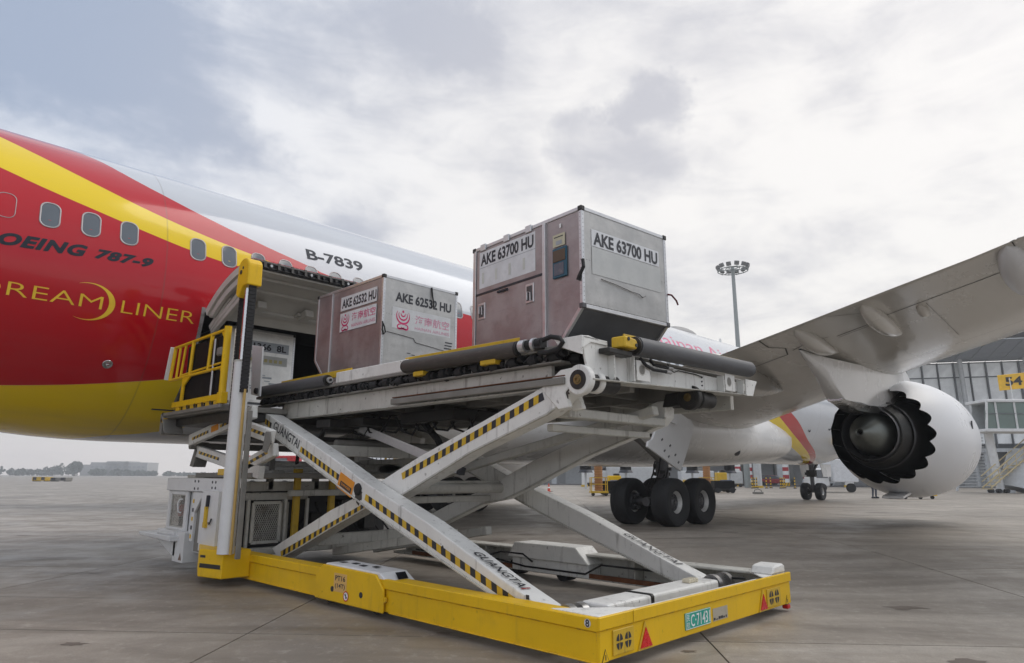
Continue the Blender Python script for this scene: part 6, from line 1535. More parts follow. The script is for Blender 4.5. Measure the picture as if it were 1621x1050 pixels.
# red and white banded bollard columns
RWR = paint('band_red', (0.40, 0.025, 0.035), .5)
def banded(r, f, label):
    p = C2W(r, f); t = thing('banded_column', label, 'column', p, group='red and white banded columns by the terminal')
    for k in range(6):
        m = M(); m.tube((p.x, p.y, .5+.55*k), (p.x, p.y, 1.05+.55*k), .42, n=16); m.build('band', RWR if k % 2 else INKW, t, smooth=True)
    m = M(); m.tube((p.x, p.y, 0), (p.x, p.y, .5), .5, n=16); b_ = m.build('striped_base', YEL, t, smooth=True)
    for k in range(8):
        a = 2*pi*k/8; m = M(); c = Vector((p.x+cos(a)*.505, p.y+sin(a)*.505, .25)); tg = Vector((-sin(a), cos(a), 0)); m.obox(c, tg*.06+Vector((0, 0, .0)), Vector((cos(a), sin(a), 0))*.01, tg*.07+Vector((0, 0, .25))); m.build('base_stripe', INK, b_)
for i, (u, f) in enumerate(((1154, 96), (1172, 104), (1227, 100), (1258, 100))):
    banded((u-810.5)/1056*f*1.02, f, ['banded column farthest left, beside the white pillar', 'banded column second from left, partly behind the white pillar', 'banded column between the parked red car and the nose wheel', 'banded column just left of the nose wheel'][i])
def pillar(u, f, w, h, label, mat=FRML, r_=None):
    p = C2W((u-810.5)/1056*f*1.02, f); t = thing('pillar', label, 'pillar', p)
    m = M(); m.tube((p.x, p.y, 0), (p.x, p.y, h), w/2, n=20); m.build('shaft', mat, t, smooth=True); m = M(); m.tube((p.x, p.y, 0), (p.x, p.y, .25), w*.62, n=20); m.build('foot', YELD, t, smooth=True); return p
pw = pillar(1184, 84, .95, 5.0, 'round white pillar fenced by low yellow barriers right of the landing gear')
pillar(921, 88, .7, 4.8, 'thin pale pillar at the far left end of the terminal', WHITE3); pillar(1322, 92, 1.1, 5, 'broad white pillar just right of the nose wheel', WHITE3)
# low yellow and black barrier posts round the pillar
for k in range(10):
    r = (1166+7*k-810.5)/1056*82*1.02; p = C2W(r, 80+(k % 3)*.8)
    if k in (4,): continue
    t = thing('barrier_post', 'short yellow and black barrier post, %s from the left by the white pillar' % ['first', 'second', 'third', 'fourth', '', 'fifth', 'sixth', 'seventh', 'eighth', 'ninth'][k], 'post', p, group='yellow barrier posts around the pillar')
    m = M(); m.tube(p, p+Vector((0, 0, 1.25)), .07, n=8); m.build('post', YEL, t); 
    for q in range(3): m = M(); m.tube(p+Vector((0, 0, .25+.35*q)), p+Vector((0, 0, .40+.35*q)), .075, n=8); m.build('band', INK, t)
    m = M(); m.obox(p+Vector((0, 0, .05)), (.14, 0, 0), (0, .14, 0), (0, 0, .05)); m.build('foot', INK, t)

# boarding bridge with sign 54
jb = thing('boarding_bridge', 'glass-walled boarding bridge cab with stairs and a yellow 54 sign above, right edge', 'boarding bridge', C2W(47, 62))
def JP(r, f, z): return C2W(r-1.6, f, z)
def jquad(rs, name, mat, th_=.08):
    m = M(); m.add([tuple(v) for v in rs]+[tuple(v+FVt*th_) for v in rs], [(0, 1, 2, 3), (4, 7, 6, 5), (0, 4, 5, 1), (1, 5, 6, 2), (2, 6, 7, 3), (3, 7, 4, 0)]); return m.build(name, mat, jb)
m = M(); 
for (f0, f1, z0, z1, ra, rb) in ((60, 63, 5.35, 5.62, 44.0, 54), (60, 63, 8.0, 8.25, 44.4, 54)):
    a = [JP(ra, f0, z0), JP(rb, f0, z0), JP(rb, f1, z0), JP(ra, f1, z0)]; m.add([tuple(v) for v in a]+[tuple(v+Vector((0, 0, z1-z0))) for v in a], [(0, 1, 2, 3), (4, 7, 6, 5), (0, 4, 5, 1), (1, 5, 6, 2), (2, 6, 7, 3), (3, 7, 4, 0)])
m.build('cab_floor_and_roof', WHITE3, jb, bevel=.03)
for (ra, rb) in ((44.1, 45.2), (45.2, 46.9), (46.9, 48.6)):
    top = .4 if ra < 44.5 else 0.0
    for (z0, z1) in ((5.65, 6.95), (6.98, 7.98)): jquad([JP(ra+.05, 60.2, z0), JP(rb-.05, 60.2, z0), JP(rb-.05, 60.2, z1), JP(ra+.05+(top if z1 > 7 else 0), 60.2, z1)], 'bridge_pane', JGLASS, .04)
for r in (44.1, 45.2, 46.9, 48.6): m = M(); m.beam(JP(r, 60.15, 5.5), JP(r+(.35 if r < 44.5 else 0), 60.15, 8.1), .14, .14); m.build('cab_post', WHITE3, jb)
m = M(); m.beam(JP(44.2, 60.12, 6.96), JP(48.6, 60.12, 6.96), .05, .06); m.build('cab_rail', FRMD, jb)
a = [JP(48.7, 60, 5.4), JP(60, 64, 5.2), JP(60, 64, 9.2), JP(48.7, 60, 8.3)]; jquad(a, 'corridor_wall', WHITE3, 3.0)
a = [JP(49.2, 59.95, 6.0), JP(52, 60.9, 6.0), JP(52, 60.9, 7.9), JP(49.2, 59.95, 7.9)]; jquad(a, 'corridor_window', TGLASSL, .04)
m = M(); m.tube(JP(45.9, 62, .2), JP(45.5, 62, 5.4), .34, n=20); m.build('bridge_leg', WHITE3, jb, smooth=True); m = M(); m.obox(JP(45.9, 62, .12), RVt*.8, FVt*.7, (0, 0, .12)); m.build('leg_foot', FRML, jb)
m = M(); m.tube(JP(45.85, 62, 1.9), JP(45.85, 62, 2.0), .40, n=20); m.tube(JP(45.85, 62, 2.2), JP(45.85, 62, 2.3), .40, n=20); m.build('leg_collar', FRML, jb, smooth=True)
# louvred stair tower with slats, handrail stairs
for k in range(17):
    z = .5+.28*k; e = k/17; m = M(); m.beam(JP(43.0+1.5*e, 63.4, z), JP(45.9, 63.4, z), .10, .10); m.build('stair_tread', FRML, jb)
m = M(); m.beam(JP(42.7, 63.2, .1), JP(44.3, 63.2, 5.4), .12, .18); m.beam(JP(46.0, 63.2, .1), JP(46.0, 63.2, 5.4), .12, .12); m.build('stair_stringer', FRML, jb)
STY = paint('stair_cream', (.55, .45, .25), .5)
for (dz, r) in ((0, .06), (.5, .035), (1.0, .045)):
    m = M(); m.tube(JP(44.0, 60.5, .45+dz), JP(49.5, 61.0, 4.3+dz), r, n=8); m.tube(JP(44.0, 61.6, .45+dz), JP(49.5, 62.1, 4.3+dz), r, n=8); m.build('stair_rail', STY, jb, smooth=True)
for k in range(14): e = k/13; m = M(); m.beam(JP(44+5.5*e, 60.5+.5*e, .35+3.85*e), JP(44+5.5*e, 61.6+.5*e, .35+3.85*e), .30, .06); m.build('stair_step', STY, jb)
for k in range(7): e = k/6; m = M(); m.tube(JP(44+5.5*e, 60.5+.5*e, .4+3.85*e), JP(44+5.5*e, 60.5+.5*e, 1.5+3.85*e), .03, n=6); m.build('stair_baluster', STY, jb)
for k in range(3): m = M(); c = JP(44.3+.7*k, 61, .18); m.tube(c-FVt*.2, c+FVt*.2, .18, n=12); m.build('stair_wheel', TYRE, jb, smooth=True)
m = M(); m.tube(JP(47.4, 62, .3), JP(48.4, 62, 3.6), 1.4, 1.1, n=20); m.build('drive_cover', FRML, jb, smooth=True)
sg = thing('gate_sign', 'yellow gate sign reading 54 on a thin mast above the boarding bridge', 'sign', C2W(46.9, 61.8, 8.25))
m = M(); o_ = C2W(45.9, 61.5, 9.25); m.obox(C2W(46.95, 61.5, 10.1), RVt*1.75+Vector((0, 0, .18)), FVt*.08, (0, 0, .72)); sb = m.build('sign_board', paint('sign_yellow', (.78, .46, .02), .45), sg, bevel=.02)
def stext(s, r0, r1, z0, z1, dz):
    text(s, C2W(r0, 61.40, z0), RVt*(r1-r0)+Vector((0, 0, dz)), (0, 0, z1-z0), INK, sb, .03)
stext('54', 45.75, 47.35, 9.62, 10.45, .12)
m = M(); m.tube(C2W(46.15, 61.3, 8.2), C2W(46.1, 61.3, 10.4), .04, n=8); m.build('sign_mast', WHITE3, sg, smooth=True)
m = M(); m.tube(C2W(46.0, 61.3, 8.3), C2W(46.3, 61.3, 8.3), .12, n=8); m.build('mast_base', FRML, sg)

# lighting masts
LAMPM = paint('lamp_housing', (.16, .165, .17), .5)
def mast(loc, H_, label, nl=12, R_=1.95):
    t = thing('floodlight_mast', label, 'floodlight mast', (loc[0], loc[1], 0)); c = Vector((loc[0], loc[1], 0))
    GA = MATS.get('galvanised') or paint('galvanised', (.30, .33, .33), .5, metal=.3)
    m = M(); m.tube(c, c+Vector((0, 0, H_)), .38, .22, n=16); m.build('pole', GA, t, smooth=True)
    m = M(); m.lathe([(H_-.55, R_), (H_-.47, R_+.05), (H_-.42, R_), (H_-.47, R_-.05)], c, 'z', 32, closed=True); m.lathe([(H_-.3, .9), (H_-.22, .95), (H_-.2, .9), (H_-.25, .85)], c, 'z', 24, closed=True)
    for k in range(6): a = 2*pi*k/6; m.tube(c+Vector((0, 0, H_-.35)), c+Vector((cos(a)*R_, sin(a)*R_, H_-.47)), .05, n=6)
    m.build('lamp_ring', GA, t, smooth=True)
    for k in range(nl):
        a = 2*pi*k/nl+.2; p = c+Vector((cos(a)*R_, sin(a)*R_, H_-.05+.04*(k % 2))); d = Vector((cos(a), sin(a), -.5)).normalized(); s = Vector((-sin(a), cos(a), 0)); m = M(); m.obox(p, d*.16, s*.29, d.cross(s)*.27); m.obox(p-d*.22, d*.08, s*.16, d.cross(s)*.16); f_ = m.build('floodlight', LAMPM, t, bevel=.03)
        m = M(); m.tube(p+Vector((0, 0, -.35)), p+Vector((0, 0, -.55)), .06, n=6); m.build('bracket', GA, f_)
mast((81.27, 38.48), 28.6, 'tall floodlight mast with a ring of lamps, standing behind the wing root')
mast((109.1, 9.9), 32.3, 'floodlight mast whose lamps just show above the wing at the right edge')

# orange ventilation hoses on yellow trolleys
HOSE = paint('hose_orange', (.36, .17, .06), .7, dirt=.5, dscale=3)
def hose_cart(p, h, r, label):
    t = thing('air_hose_trolley', label, 'air hose trolley', (p[0], p[1], 0)); prof = []; n = int(h/.09)
    for k in range(n): z = .35+k*.09; prof += [(z, r*(1.0 if k % 2 else .90)), (z+.06, r*(.90 if k % 2 else 1.0))]
    m = M(); m.lathe(prof, (p[0], p[1], 0), 'z', 20); m.build('orange_hose', HOSE, t, smooth=True)
    c = Vector((p[0], p[1], 0)); m = M()
    for sx in (-1, 1):
        for sy in (-1, 1): a = c+RVt*.55*sx+FVt*.45*sy; m.tube(a+Vector((0, 0, .2)), a+Vector((0, 0, 1.25)), .035, n=6)
    for z in (.3, .8, 1.25):
        for s in (-1, 1): m.beam(c+RVt*-.55+FVt*.45*s+Vector((0, 0, z)), c+RVt*.55+FVt*.45*s+Vector((0, 0, z)), .05, .05); m.beam(c+RVt*.55*s-FVt*.45+Vector((0, 0, z)), c+RVt*.55*s+FVt*.45+Vector((0, 0, z)), .05, .05)
    m.build('trolley_cage', YELD, t)
    m = M(); m.obox(c+Vector((0, 0, .26)), RVt*.62, FVt*.5, (0, 0, .06)); m.build('trolley_base', YELD, t)
    for sx in (-1, 1): m = M(); a = c+RVt*.45*sx-FVt*.4; m.tube(a-FVt*.08+Vector((0, 0, .12)), a+FVt*.08+Vector((0, 0, .12)), .12, n=12); m.build('trolley_wheel', TYRE, t, smooth=True)
hose_cart((38.7, 29.3), 2.3, .30, 'coiled orange hose on a yellow trolley left of the main wheels')
hose_cart((54.7, 29.6), 2.6, .33, 'coiled orange hose just right of the main wheels')

def blob_gear(r, f, w, d, h, label, mat, name='ground_equipment', cat='equipment', wheels=True, top=None):
    c = C2W(r, f); t = thing(name, label, cat, c)
    m = M(); m.obox(c+Vector((0, 0, h*.42+.25)), RVt*w/2, FVt*d/2, (0, 0, h*.34)); m.build('body', mat, t, bevel=.05)
    m = M(); m.obox(c+RVt*w*.18+Vector((0, 0, h*.85+.1)), RVt*w*.22, FVt*d*.4, (0, 0, h*.12)); m.build('cover', top or DKMET, t, bevel=.04)
    m = M(); m.obox(c+Vector((0, 0, .3)), RVt*w*.55, FVt*d*.5, (0, 0, .06)); m.build('chassis', DKMET, t)
    if wheels:
        for s in (-.36, .36):
            for q in (-.5, .5): m = M(); a = c+RVt*w*s+FVt*d*q; m.tube(a-FVt*.1+Vector((0, 0, .22)), a+FVt*.1+Vector((0, 0, .22)), .22, n=14); m.build('wheel', TYRE, t, smooth=True)
def uf(u, f): return (u-810.5)/1056*f*1.02
BLUEB = paint('tarpaulin_blue', (.02, .05, .11), .5, dirt=.3)
blob_gear(uf(962, 50), 50, 1.5, 1.2, 1.0, 'dark trolley with a blue bundle on it left of the main wheels', DUCT, top=BLUEB)
blob_gear(uf(1130, 58), 58, 1.7, 1.2, 1.0, 'black trolley with a blue bundle right of the main wheels', DUCT, top=BLUEB)
blob_gear(uf(972, 52), 54, 1.0, .8, 1.5, 'small yellow cabinet behind the dark trolley', YEL)
blob_gear(uf(1150, 58), 62, .9, .8, 1.9, 'narrow yellow stand beside the black trolley', YELD)
blob_gear(uf(990, 92), 92, 6.0, 2.5, 3.0, 'pale belt loader parked under the terminal, left of the gear', FRML, 'belt_loader', 'belt loader', top=GREYP)
blob_gear(uf(1018, 96), 96, 3.2, 2.5, 2.6, 'light grey tractor parked under the terminal', STKW, 'baggage_tractor', 'tractor', top=INK)
blob_gear(uf(938, 94), 94, 3.0, 2.5, 2.4, 'white baggage tractor near the thin pillar', WHITE3, 'baggage_tractor', 'tractor', top=INK)
blob_gear(uf(1090, 94), 94, 4.4, 2.2, 2.4, 'beige service cart behind the main wheels', STKW, 'service_cart', 'cart', top=GREYP)
blob_gear(uf(1142, 90), 90, 2.6, 2.2, 2.3, 'grey service cart between the hose and the banded columns', FRML, 'service_cart', 'cart', top=WHITE3)
blob_gear(uf(1100, 84), 84, 4.6, 1.4, .9, 'low yellow and black dolly train behind the main wheels', YELD, 'dolly_train', 'dolly', top=INK)
for i, (u, f) in enumerate(((923, 72), (984, 74), (1085, 76), (1142, 78))):
    c = C2W(uf(u, f), f); t = thing('hanging_hose_reel', ['black hanging hose end, farthest left under the belly', 'black hanging hose end left of the landing gear', 'black hanging hose end right of the gear door', 'black hanging hose end beside the banded columns'][i], 'hose', (c.x, c.y, 3.2)); m = M(); m.tube(c+Vector((0, 0, 2.0)), c+Vector((0, 0, 5.0)), .62, .5, n=12); m.build('sleeve', DUCT, t, smooth=True); m = M(); m.tube(c+Vector((0, 0, 1.7)), c+Vector((0, 0, 2.0)), .8, .62, n=12); m.build('cuff', INK, t, smooth=True); m = M(); m.tube(c, c+Vector((0, 0, 1.7)), .12, n=8); m.build('stand', FRML, t)

# traffic cone like marker
c = C2W(uf(867, 60), 60); t = thing('safety_cone', 'small orange safety marker standing alone on the apron', 'cone', c); m = M(); m.lathe([(0, .22), (.04, .2), (.05, .14), (.7, .03), (.72, 0.001)], c, 'z', 14); m.build('cone', paint('cone_red', (.6, .06, .02), .5), t, smooth=True); m = M(); m.lathe([(.3, .105), (.42, .088)], c, 'z', 14); m.build('white_band', INKW, t, smooth=True); m = M(); m.obox(c+Vector((0, 0, .015)), (.25, 0, 0), (0, .25, 0), (0, 0, .015)); m.build('cone_base', INK, t)

# parked cars
def car(r, f, col, label, yaw=0.0, nm='parked_car'):
    c = C2W(r, f); t = thing(nm, label, 'car', c); ca, sa = cos(yaw), sin(yaw)
    ax = RVt*ca+FVt*sa; ay = -RVt*sa+FVt*ca
    def X(p): return c+ax*p[0]+ay*p[1]+Vector((0, 0, p[2]))
    prof = [(-2.2, .35), (-2.25, .75), (-2.0, .95), (-1.2, 1.02), (2.0, 1.0), (2.2, .8), (2.2, .35)]
    m = M(); m.prism(prof, 'y', -.88, .88); m.v = [tuple(X(v)) for v in m.v]; m.build('body', col, t, bevel=.09, seg=2)
    pr = [(-1.25, 1.0), (-.55, 1.48), (1.0, 1.50), (1.75, 1.0)]; m = M(); m.prism(pr, 'y', -.74, .74); m.v = [tuple(X(v)) for v in m.v]; m.build('cabin', WGLASS, t, bevel=.06)
    m = M(); m.prism([(-.5, 1.47), (.98, 1.49), (.95, 1.54), (-.45, 1.53)], 'y', -.72, .72); m.v = [tuple(X(v)) for v in m.v]; m.build('roof', col, t, bevel=.03)
    for x in (-1.35, 1.35):
        for y in (-.85, .85): m = M(); m.lathe([(y-.1, .001), (y-.1, .2), (y-.1, .30), (y-.06, .33), (y+.06, .33), (y+.1, .30), (y+.1, .001)], (x, 0, .33), 'y', 20); m.v = [tuple(X(v)) for v in m.v]; m.build('wheel', TYRE, t, smooth=True)
    for y in (-.65, .65): m = M(); m.obox((-2.22, y, .72), (.03, 0, 0), (0, .16, 0), (0, 0, .07)); m.v = [tuple(X(v)) for v in m.v]; m.build('headlight', INKW, t, bevel=.02)
car(uf(1207, 104), 104, paint('car_red', (.28, .02, .03), .25), 'dark red and grey car parked left of a banded column', 2.6); car(uf(1276, 104), 104, paint('car_white', (.7, .72, .74), .25), 'white car parked between banded column and nose wheel', 2.2); car(uf(1196, 109), 110, paint('car_grey', (.10, .10, .11), .3), 'dark grey car parked behind the red one', 2.6)
# catering truck by the nose wheel
c = C2W(uf(1305, 62), 62); t = thing('service_truck', 'boxy pale truck mostly hidden behind the nose wheel', 'truck', c)
m = M(); m.obox(c+Vector((0, 0, 1.9)), RVt*1.1, FVt*1.6, (0, 0, 1.0)); m.build('box', STKW, t, bevel=.05); m = M(); m.obox(c-RVt*1.9+Vector((0, 0, 1.3)), RVt*.7, FVt*1.1, (0, 0, .8)); m.build('cab', WHITE3, t, bevel=.1); m = M(); m.obox(c-RVt*1.9-FVt*1.11+Vector((0, 0, 1.6)), RVt*.5, FVt*.02, (0, 0, .35)); m.build('cab_window', WGLASS, t)
for s in (-2, .6): m = M(); a = c+RVt*s-FVt*1.1; m.tube(a-FVt*.12+Vector((0, 0, .4)), a+FVt*.12+Vector((0, 0, .4)), .4, n=16); m.build('wheel', TYRE, t, smooth=True)

# wheel chock on the open apron, chocks and little dolly below engine
c = Vector((53.18, 24.36, 0)); t = thing('wheel_chock', 'lone arched wheel chock lying on the open apron', 'chock', c); m = M(); m.obox(c+Vector((0, 0, .08)), RVt*.40, FVt*.15, (0, 0, .08)); m.build('base', GREYP, t, bevel=.02); m = M(); m.path([c-RVt*.32+Vector((0, 0, .12)), c-RVt*.25+Vector((0, 0, .30)), c+Vector((0, 0, .38)), c+RVt*.25+Vector((0, 0, .30)), c+RVt*.32+Vector((0, 0, .12))], .04, 8); m.build('handle', GREYP, t, smooth=True)
c = Vector((49.2, 12.1, 0)); t = thing('yellow_dolly', 'low yellow hand dolly standing under the engine', 'dolly', c)
m = M(); m.obox(c+Vector((0, 0, .24)), RVt*1.1, FVt*.35, (0, 0, .04)); m.beam(c-RVt*1.1+Vector((0, 0, .26)), c-RVt*1.25+Vector((0, 0, .6)), .05, .05); m.build('platform', YEL, t, bevel=.01)
for s in (-.85, .1, .85): m = M(); a = c+RVt*s-FVt*.2; m.tube(a-FVt*.05+Vector((0, 0, .11)), a+FVt*.05+Vector((0, 0, .11)), .11, n=12); m.build('caster', TYRE, t, smooth=True)
c = Vector((48.9, 13.4, 0)); t = thing('chock_pair', 'pair of dark wheel chocks on the ground left of the yellow dolly', 'chock', c)
for s in (-.2, .25): m = M(); m.v = []; q = c+RVt*s; m.add([tuple(q-RVt*.2-FVt*.3), tuple(q+RVt*.2-FVt*.3), tuple(q-FVt*.3+Vector((0, 0, .3))), tuple(q-RVt*.2+FVt*.3), tuple(q+RVt*.2+FVt*.3), tuple(q+FVt*.3+Vector((0, 0, .3)))], [(0, 1, 2), (5, 4, 3), (0, 3, 4, 1), (1, 4, 5, 2), (2, 5, 3, 0)]); m.build('wedge', BLACK, t)

# standing person behind the engine, only the legs show below the cowl
def person(c, face, label):
    t = thing('person', label, 'person', c)
    f_ = Vector((cos(face), sin(face), 0)); r = Vector((sin(face), -cos(face), 0)); U = Vector((0, 0, 1))
    V = {}; ed = []; rad = {}
    def nd(n, p, ra): V[n] = len(V); rad[n] = ra; pts.append(p)
    pts = []
    nd('pel', c+U*.95, .14); nd('sp', c+U*1.15, .135); nd('ch', c+U*1.36, .16); nd('nk', c+U*1.50, .06); nd('hd', c+U*1.62, .085); nd('ht', c+U*1.72, .075)
    for s, k in ((-1, 'l'), (1, 'r')):
        nd(k+'hp', c+r*.10*s+U*.88, .10); nd(k+'kn', c+r*.12*s+f_*.03+U*.50, .068); nd(k+'an', c+r*.13*s-f_*.02+U*.10, .05); nd(k+'to', c+r*.15*s+f_*.16+U*.045, .042)
        nd(k+'sh', c+r*.20*s+U*1.40, .06); nd(k+'el', c+r*.27*s-f_*.03+U*1.12, .045); nd(k+'wr', c+r*.22*s+f_*.16+U*.98, .032); nd(k+'ha', c+r*.18*s+f_*.24+U*.97, .038)
        ed += [('pel', k+'hp'), (k+'hp', k+'kn'), (k+'kn', k+'an'), (k+'an', k+'to'), ('ch', k+'sh'), (k+'sh', k+'el'), (k+'el', k+'wr'), (k+'wr', k+'ha')]
    ed += [('pel', 'sp'), ('sp', 'ch'), ('ch', 'nk'), ('nk', 'hd'), ('hd', 'ht')]
    me = bpy.data.meshes.new('body'); me.from_pydata([tuple(p-c) for p in pts], [(V[a], V[b_]) for a, b_ in ed], []); o = bpy.data.objects.new('body', me); COL.objects.link(o); o.parent = t
    sk = o.modifiers.new('skin', 'SKIN'); sv = me.skin_vertices[0].data
    for n, i in V.items(): sv[i].radius = (rad[n], rad[n])
    sv[0].use_root = True; sb_ = o.modifiers.new('sub', 'SUBSURF'); sb_.levels = 1; sb_.render_levels = 2; sk.use_smooth_shade = True
    me.materials.append(paint('work_clothes', (.07, .08, .11), .8, dirt=.3))
    m = M(); m.lathe([(0, .11), (.05, .115), (.12, .08), (.14, .001)], c+U*1.67, 'z', 16); m.build('cap', INK, t, smooth=True)
    m = M(); m.lathe([(0, .165), (.42, .20)], c+U*.98, 'z', 20); m.build('hi_vis_vest', paint('vest_yellow', (.55, .62, .04), .6), t, smooth=True)
    for s in (-1, 1): m = M(); m.obox(c+r*.14*s+f_*.05+U*.05, r*.055, f_*.15, U*.05); m.build('shoe', INK, t, bevel=.02)
person(Vector((48.6, 14.4, 0)), YAW+pi+.3, 'person in dark trousers standing behind the engine, only the legs showing')

# other airliner far behind, seen between the arms
def far_airliner():
    c0 = C2W(-18, 142); t = thing('distant_airliner', 'distant white airliner with an orange-red swoosh, seen under the fuselage between the scissor arms', 'airliner', c0)
    ax = (RVt*1.0+FVt*.25).normalized(); ay = Vector((-ax.y, ax.x, 0)); 
    def X(a, b_, z): return c0+ax*a+ay*b_+Vector((0, 0, z))
    rs = []
    for a, r in ((-19, .6), (-17, 1.4), (-13, 1.9), (-8, 2.0), (10, 2.0), (14, 1.9), (17, 1.4), (18.6, .6), (19, .1)): rs.append([X(a, cos(2*pi*k/28)*r, 4.0+sin(2*pi*k/28)*r+(2.0-r)*(.5 if a < 0 else -.2)) for k in range(28)])
    m = M(); m.rings(rs, True, True); m.build('fuselage', AWHITE, t, smooth=True)
    for k in range(26): m = M(); m.obox(X(-11+.85*k, -1.92, 4.62), ax*.12, ay*.04, (0, 0, .18)); m.build('window', WGLASS, t)
    SWO = paint('swoosh_orange', (.75, .20, .02), .4)
    for nm, z0, w, mt in (('orange_swoosh', 3.7, .42, SWO), ('red_swoosh', 4.05, .16, RWR)):
        vs = []
        for i in range(25):
            a = -9+18*i/24; zc = z0+.9*sin(pi*i/24)-.35; 
            for s in (-1, 1):
                z = zc+s*w*(1-.5*i/24); y = -sqrt(max(.1, 4.08-(z-4)**2)); vs.append(X(a, y, z))
        m = M(); m.add([tuple(v) for v in vs], [(2*i, 2*i+1, 2*i+3, 2*i+2) for i in range(24)]); m.build(nm, mt, t, fixn=False)
    m = M(); m.rings([[X(a, -5.5+cos(2*pi*k/20)*r, 1.8+sin(2*pi*k/20)*r) for k in range(20)] for a, r in ((-1.5, .7), (-.5, 1.0), (1.5, 1.1), (2.4, .95))], True, True); m.build('engine', AWHITE, t, smooth=True)
    m = M(); v = [X(-3, -1.8, 2.9), X(3, -1.8, 2.9), X(-3.4, -15, 4.0), X(-5.2, -15, 4.0)]; m.add([tuple(q) for q in v]+[tuple(q+Vector((0, 0, .3))) for q in v], [(0, 1, 2, 3), (4, 7, 6, 5), (0, 4, 5, 1), (1, 5, 6, 2), (2, 6, 7, 3), (3, 7, 4, 0)]); m.build('wing', WINGG, t)
    m = M(); v = [X(-18, 0, 5.2), X(-13, 0, 5.8), X(-17, 0, 11), X(-19.5, 0, 11)]; m.add([tuple(q-ay*.15) for q in v]+[tuple(q+ay*.15) for q in v], [(0, 1, 2, 3), (4, 7, 6, 5), (0, 4, 5, 1), (1, 5, 6, 2), (2, 6, 7, 3), (3, 7, 4, 0)]); m.build('tail_fin', RWR, t)
    for (a, b_) in ((14, 0), (-2, -2.6), (-2, 2.6)): m = M(); m.tube(X(a, b_, .5), X(a, b_, 2.6), .15, n=8); m.tube(X(a, b_-.3, .5), X(a, b_+.3, .5), .5, n=16); m.build('landing_gear', TYRE, t, smooth=True)
far_airliner()
# red van and yellow stairs behind the loader
c = C2W(-21.0, 60); t = thing('red_van', 'red van seen through the loader below the fuselage', 'van', c)
m = M(); m.obox(c+Vector((0, 0, 2.35)), RVt*2.2, FVt*1.0, (0, 0, .65)); m.build('body', paint('van_red', (.45, .015, .02), .3), t, bevel=.1, seg=2); m = M(); m.obox(c+RVt*.9-FVt*1.01+Vector((0, 0, 2.5)), RVt*.6, FVt*.02, (0, 0, .28)); m.build('window', WGLASS, t); m = M(); m.obox(c+Vector((0, 0, 1.4)), RVt*2.1, FVt*.9, (0, 0, .6)); m.build('chassis', WHITE2, t)
m = M(); m.obox(c+RVt*1.3-FVt*1.03+Vector((0, 0, 2.3)), RVt*.35, FVt*.01, (0, 0, .25)); m.build('white_mark', INKW, t)
for s in (-1.4, 1.4): m = M(); a = c+RVt*s-FVt*.8; m.tube(a-FVt*.12+Vector((0, 0, .45)), a+FVt*.12+Vector((0, 0, .45)), .45, n=16); m.build('wheel', TYRE, t, smooth=True)
c = C2W(-5.6, 34); t = thing('yellow_stair_tower', 'yellow railed service stand seen beyond the crossing arms', 'service stand', (c.x, c.y, 0))
m = M()
for a in (-.7, -.25, .2, .65): m.tube(c+RVt*a+Vector((0, 0, .3)), c+RVt*a+Vector((0, 0, 3.6)), .06, n=8)
for z in (1.0, 1.7, 2.4, 3.1): m.beam(c-RVt*.75+Vector((0, 0, z)), c+RVt*.7+Vector((0, 0, z)), .07, .07)
m.build('yellow_rails', YELD, t, smooth=True)
m = M(); m.obox(c+FVt*.6+Vector((0, 0, .3)), RVt*.9, FVt*.6, (0, 0, .12)); m.build('base', GREYP, t); 
for s in (-.6, .6): m = M(); a = c+RVt*s; m.tube(a-FVt*.1+Vector((0, 0, .15)), a+FVt*.1+Vector((0, 0, .15)), .15, n=12); m.build('wheel', TYRE, t, smooth=True)
c = C2W(-4.2, 33); t = thing('white_post', 'pale square post standing beside the yellow service stand', 'post', (c.x, c.y, 0)); m = M(); m.obox(c+Vector((0, 0, 2.2)), RVt*.32, FVt*.3, (0, 0, 2.2)); m.build('post', FRML, t, bevel=.03); m = M(); m.obox(c+Vector((0, 0, .15)), RVt*.5, FVt*.45, (0, 0, .15)); m.build('foot', GREYP, t)

# far wall of the cab so that the glass stands in front of a real room
jquad([JP(44.6, 62.8, 5.6), JP(54, 62.8, 5.6), JP(54, 62.8, 8.0), JP(44.9, 62.8, 8.0)], 'cab_back_wall', FRML, .1)
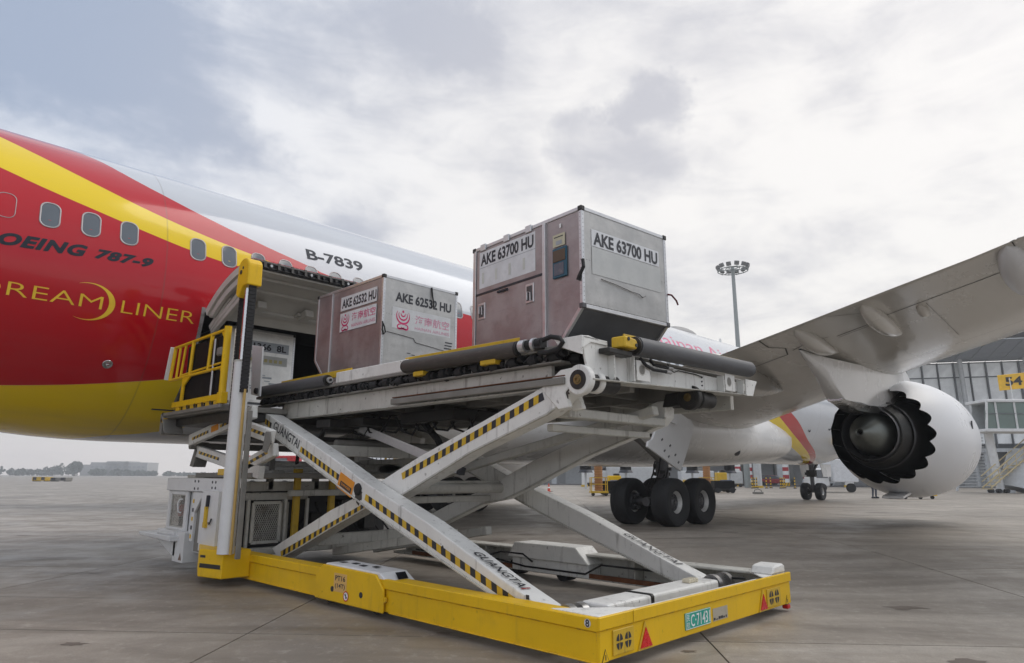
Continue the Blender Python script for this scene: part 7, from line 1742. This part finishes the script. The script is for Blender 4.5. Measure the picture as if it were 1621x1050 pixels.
# blotches of grease and oil around pivots and on the steel
GREASE = paint('grease', (0.035, 0.028, 0.022), 0.45, dirt=.5, dscale=20)
def stain(x, y, z, r, sx=1.0, n=22):
    m = M(); rg = random.Random(int(y*1000)+int(z*777)); vs = [(x, y, z)]
    for i in range(n): a = 2*pi*i/n; q = r*rg.uniform(.55, 1.15)*(1.0+0.35*(sin(a) < -.5)); vs.append((x, y+cos(a)*q*sx, z+sin(a)*q))
    m.add(vs, [(0, 1+i, 1+(i+1) % n) for i in range(n)]); return m.build('grease_stain', GREASE, ld, fixn=False)
for (x, y, z, r) in ((4.9485, 7.60, 1.13, .10), (5.2385, 4.36, 2.22, .07), (5.2385, 4.52, 2.14, .035), (4.9485, 4.62, .12, .05), (4.9485, 10.55, 2.27, .06), (5.2385, 9.98, .20, .05), (4.9485, 5.9, .60, .02)): stain(x, y, z, r)
# dry oil drips and rubber specks lying on the slabs
for k in range(46):
    rg = random.Random(100+k); f = rg.uniform(5.5, 30); r = rg.uniform(-.75, .85)*f; p = FV*f+RV*r
    if 3.2 < p.x < 9.2 and 3.2 < p.y < 13 and rg.random() < .5: continue
    m = M(); n = 14; R_ = rg.uniform(.03, .16)*(1 if k % 5 else 2.4); z = G(p.x, p.y)+.003; vs = [(p.x, p.y, z)]
    for i in range(n): a = 2*pi*i/n; q = R_*rg.uniform(.5, 1.2); w_ = RV*cos(a)*q*1.8+FV*sin(a)*q; vs.append((p.x+w_.x, p.y+w_.y, G(p.x+w_.x, p.y+w_.y)+.003))
    m.add(vs, [(0, 1+i, 1+(i+1) % n) for i in range(n)]); m.build('oil_stain', STAIN2, apron, fixn=False)
# ------------------------------------------------------------ air
hm = bpy.data.materials.new('haze_air'); hm.use_nodes = True; t = hm.node_tree; t.nodes.clear()
o_ = N(t, 'ShaderNodeOutputMaterial'); pv = N(t, 'ShaderNodeVolumePrincipled'); LK(t, pv.outputs[0], o_.inputs['Volume'])
pv.inputs['Color'].default_value = (0.93, 0.965, 1.0, 1); pv.inputs['Density'].default_value = 0.00095; pv.inputs['Anisotropy'].default_value = 0.2
m = M(); q_ = [FV*710+RV*1100, FV*710-RV*1100, FV*-60-RV*1100, FV*-60+RV*1100]; m.prism([(p_.x, p_.y) for p_ in q_], 'z', -1.4, 42)
hz_ = m.build('haze', hm, kind='stuff')
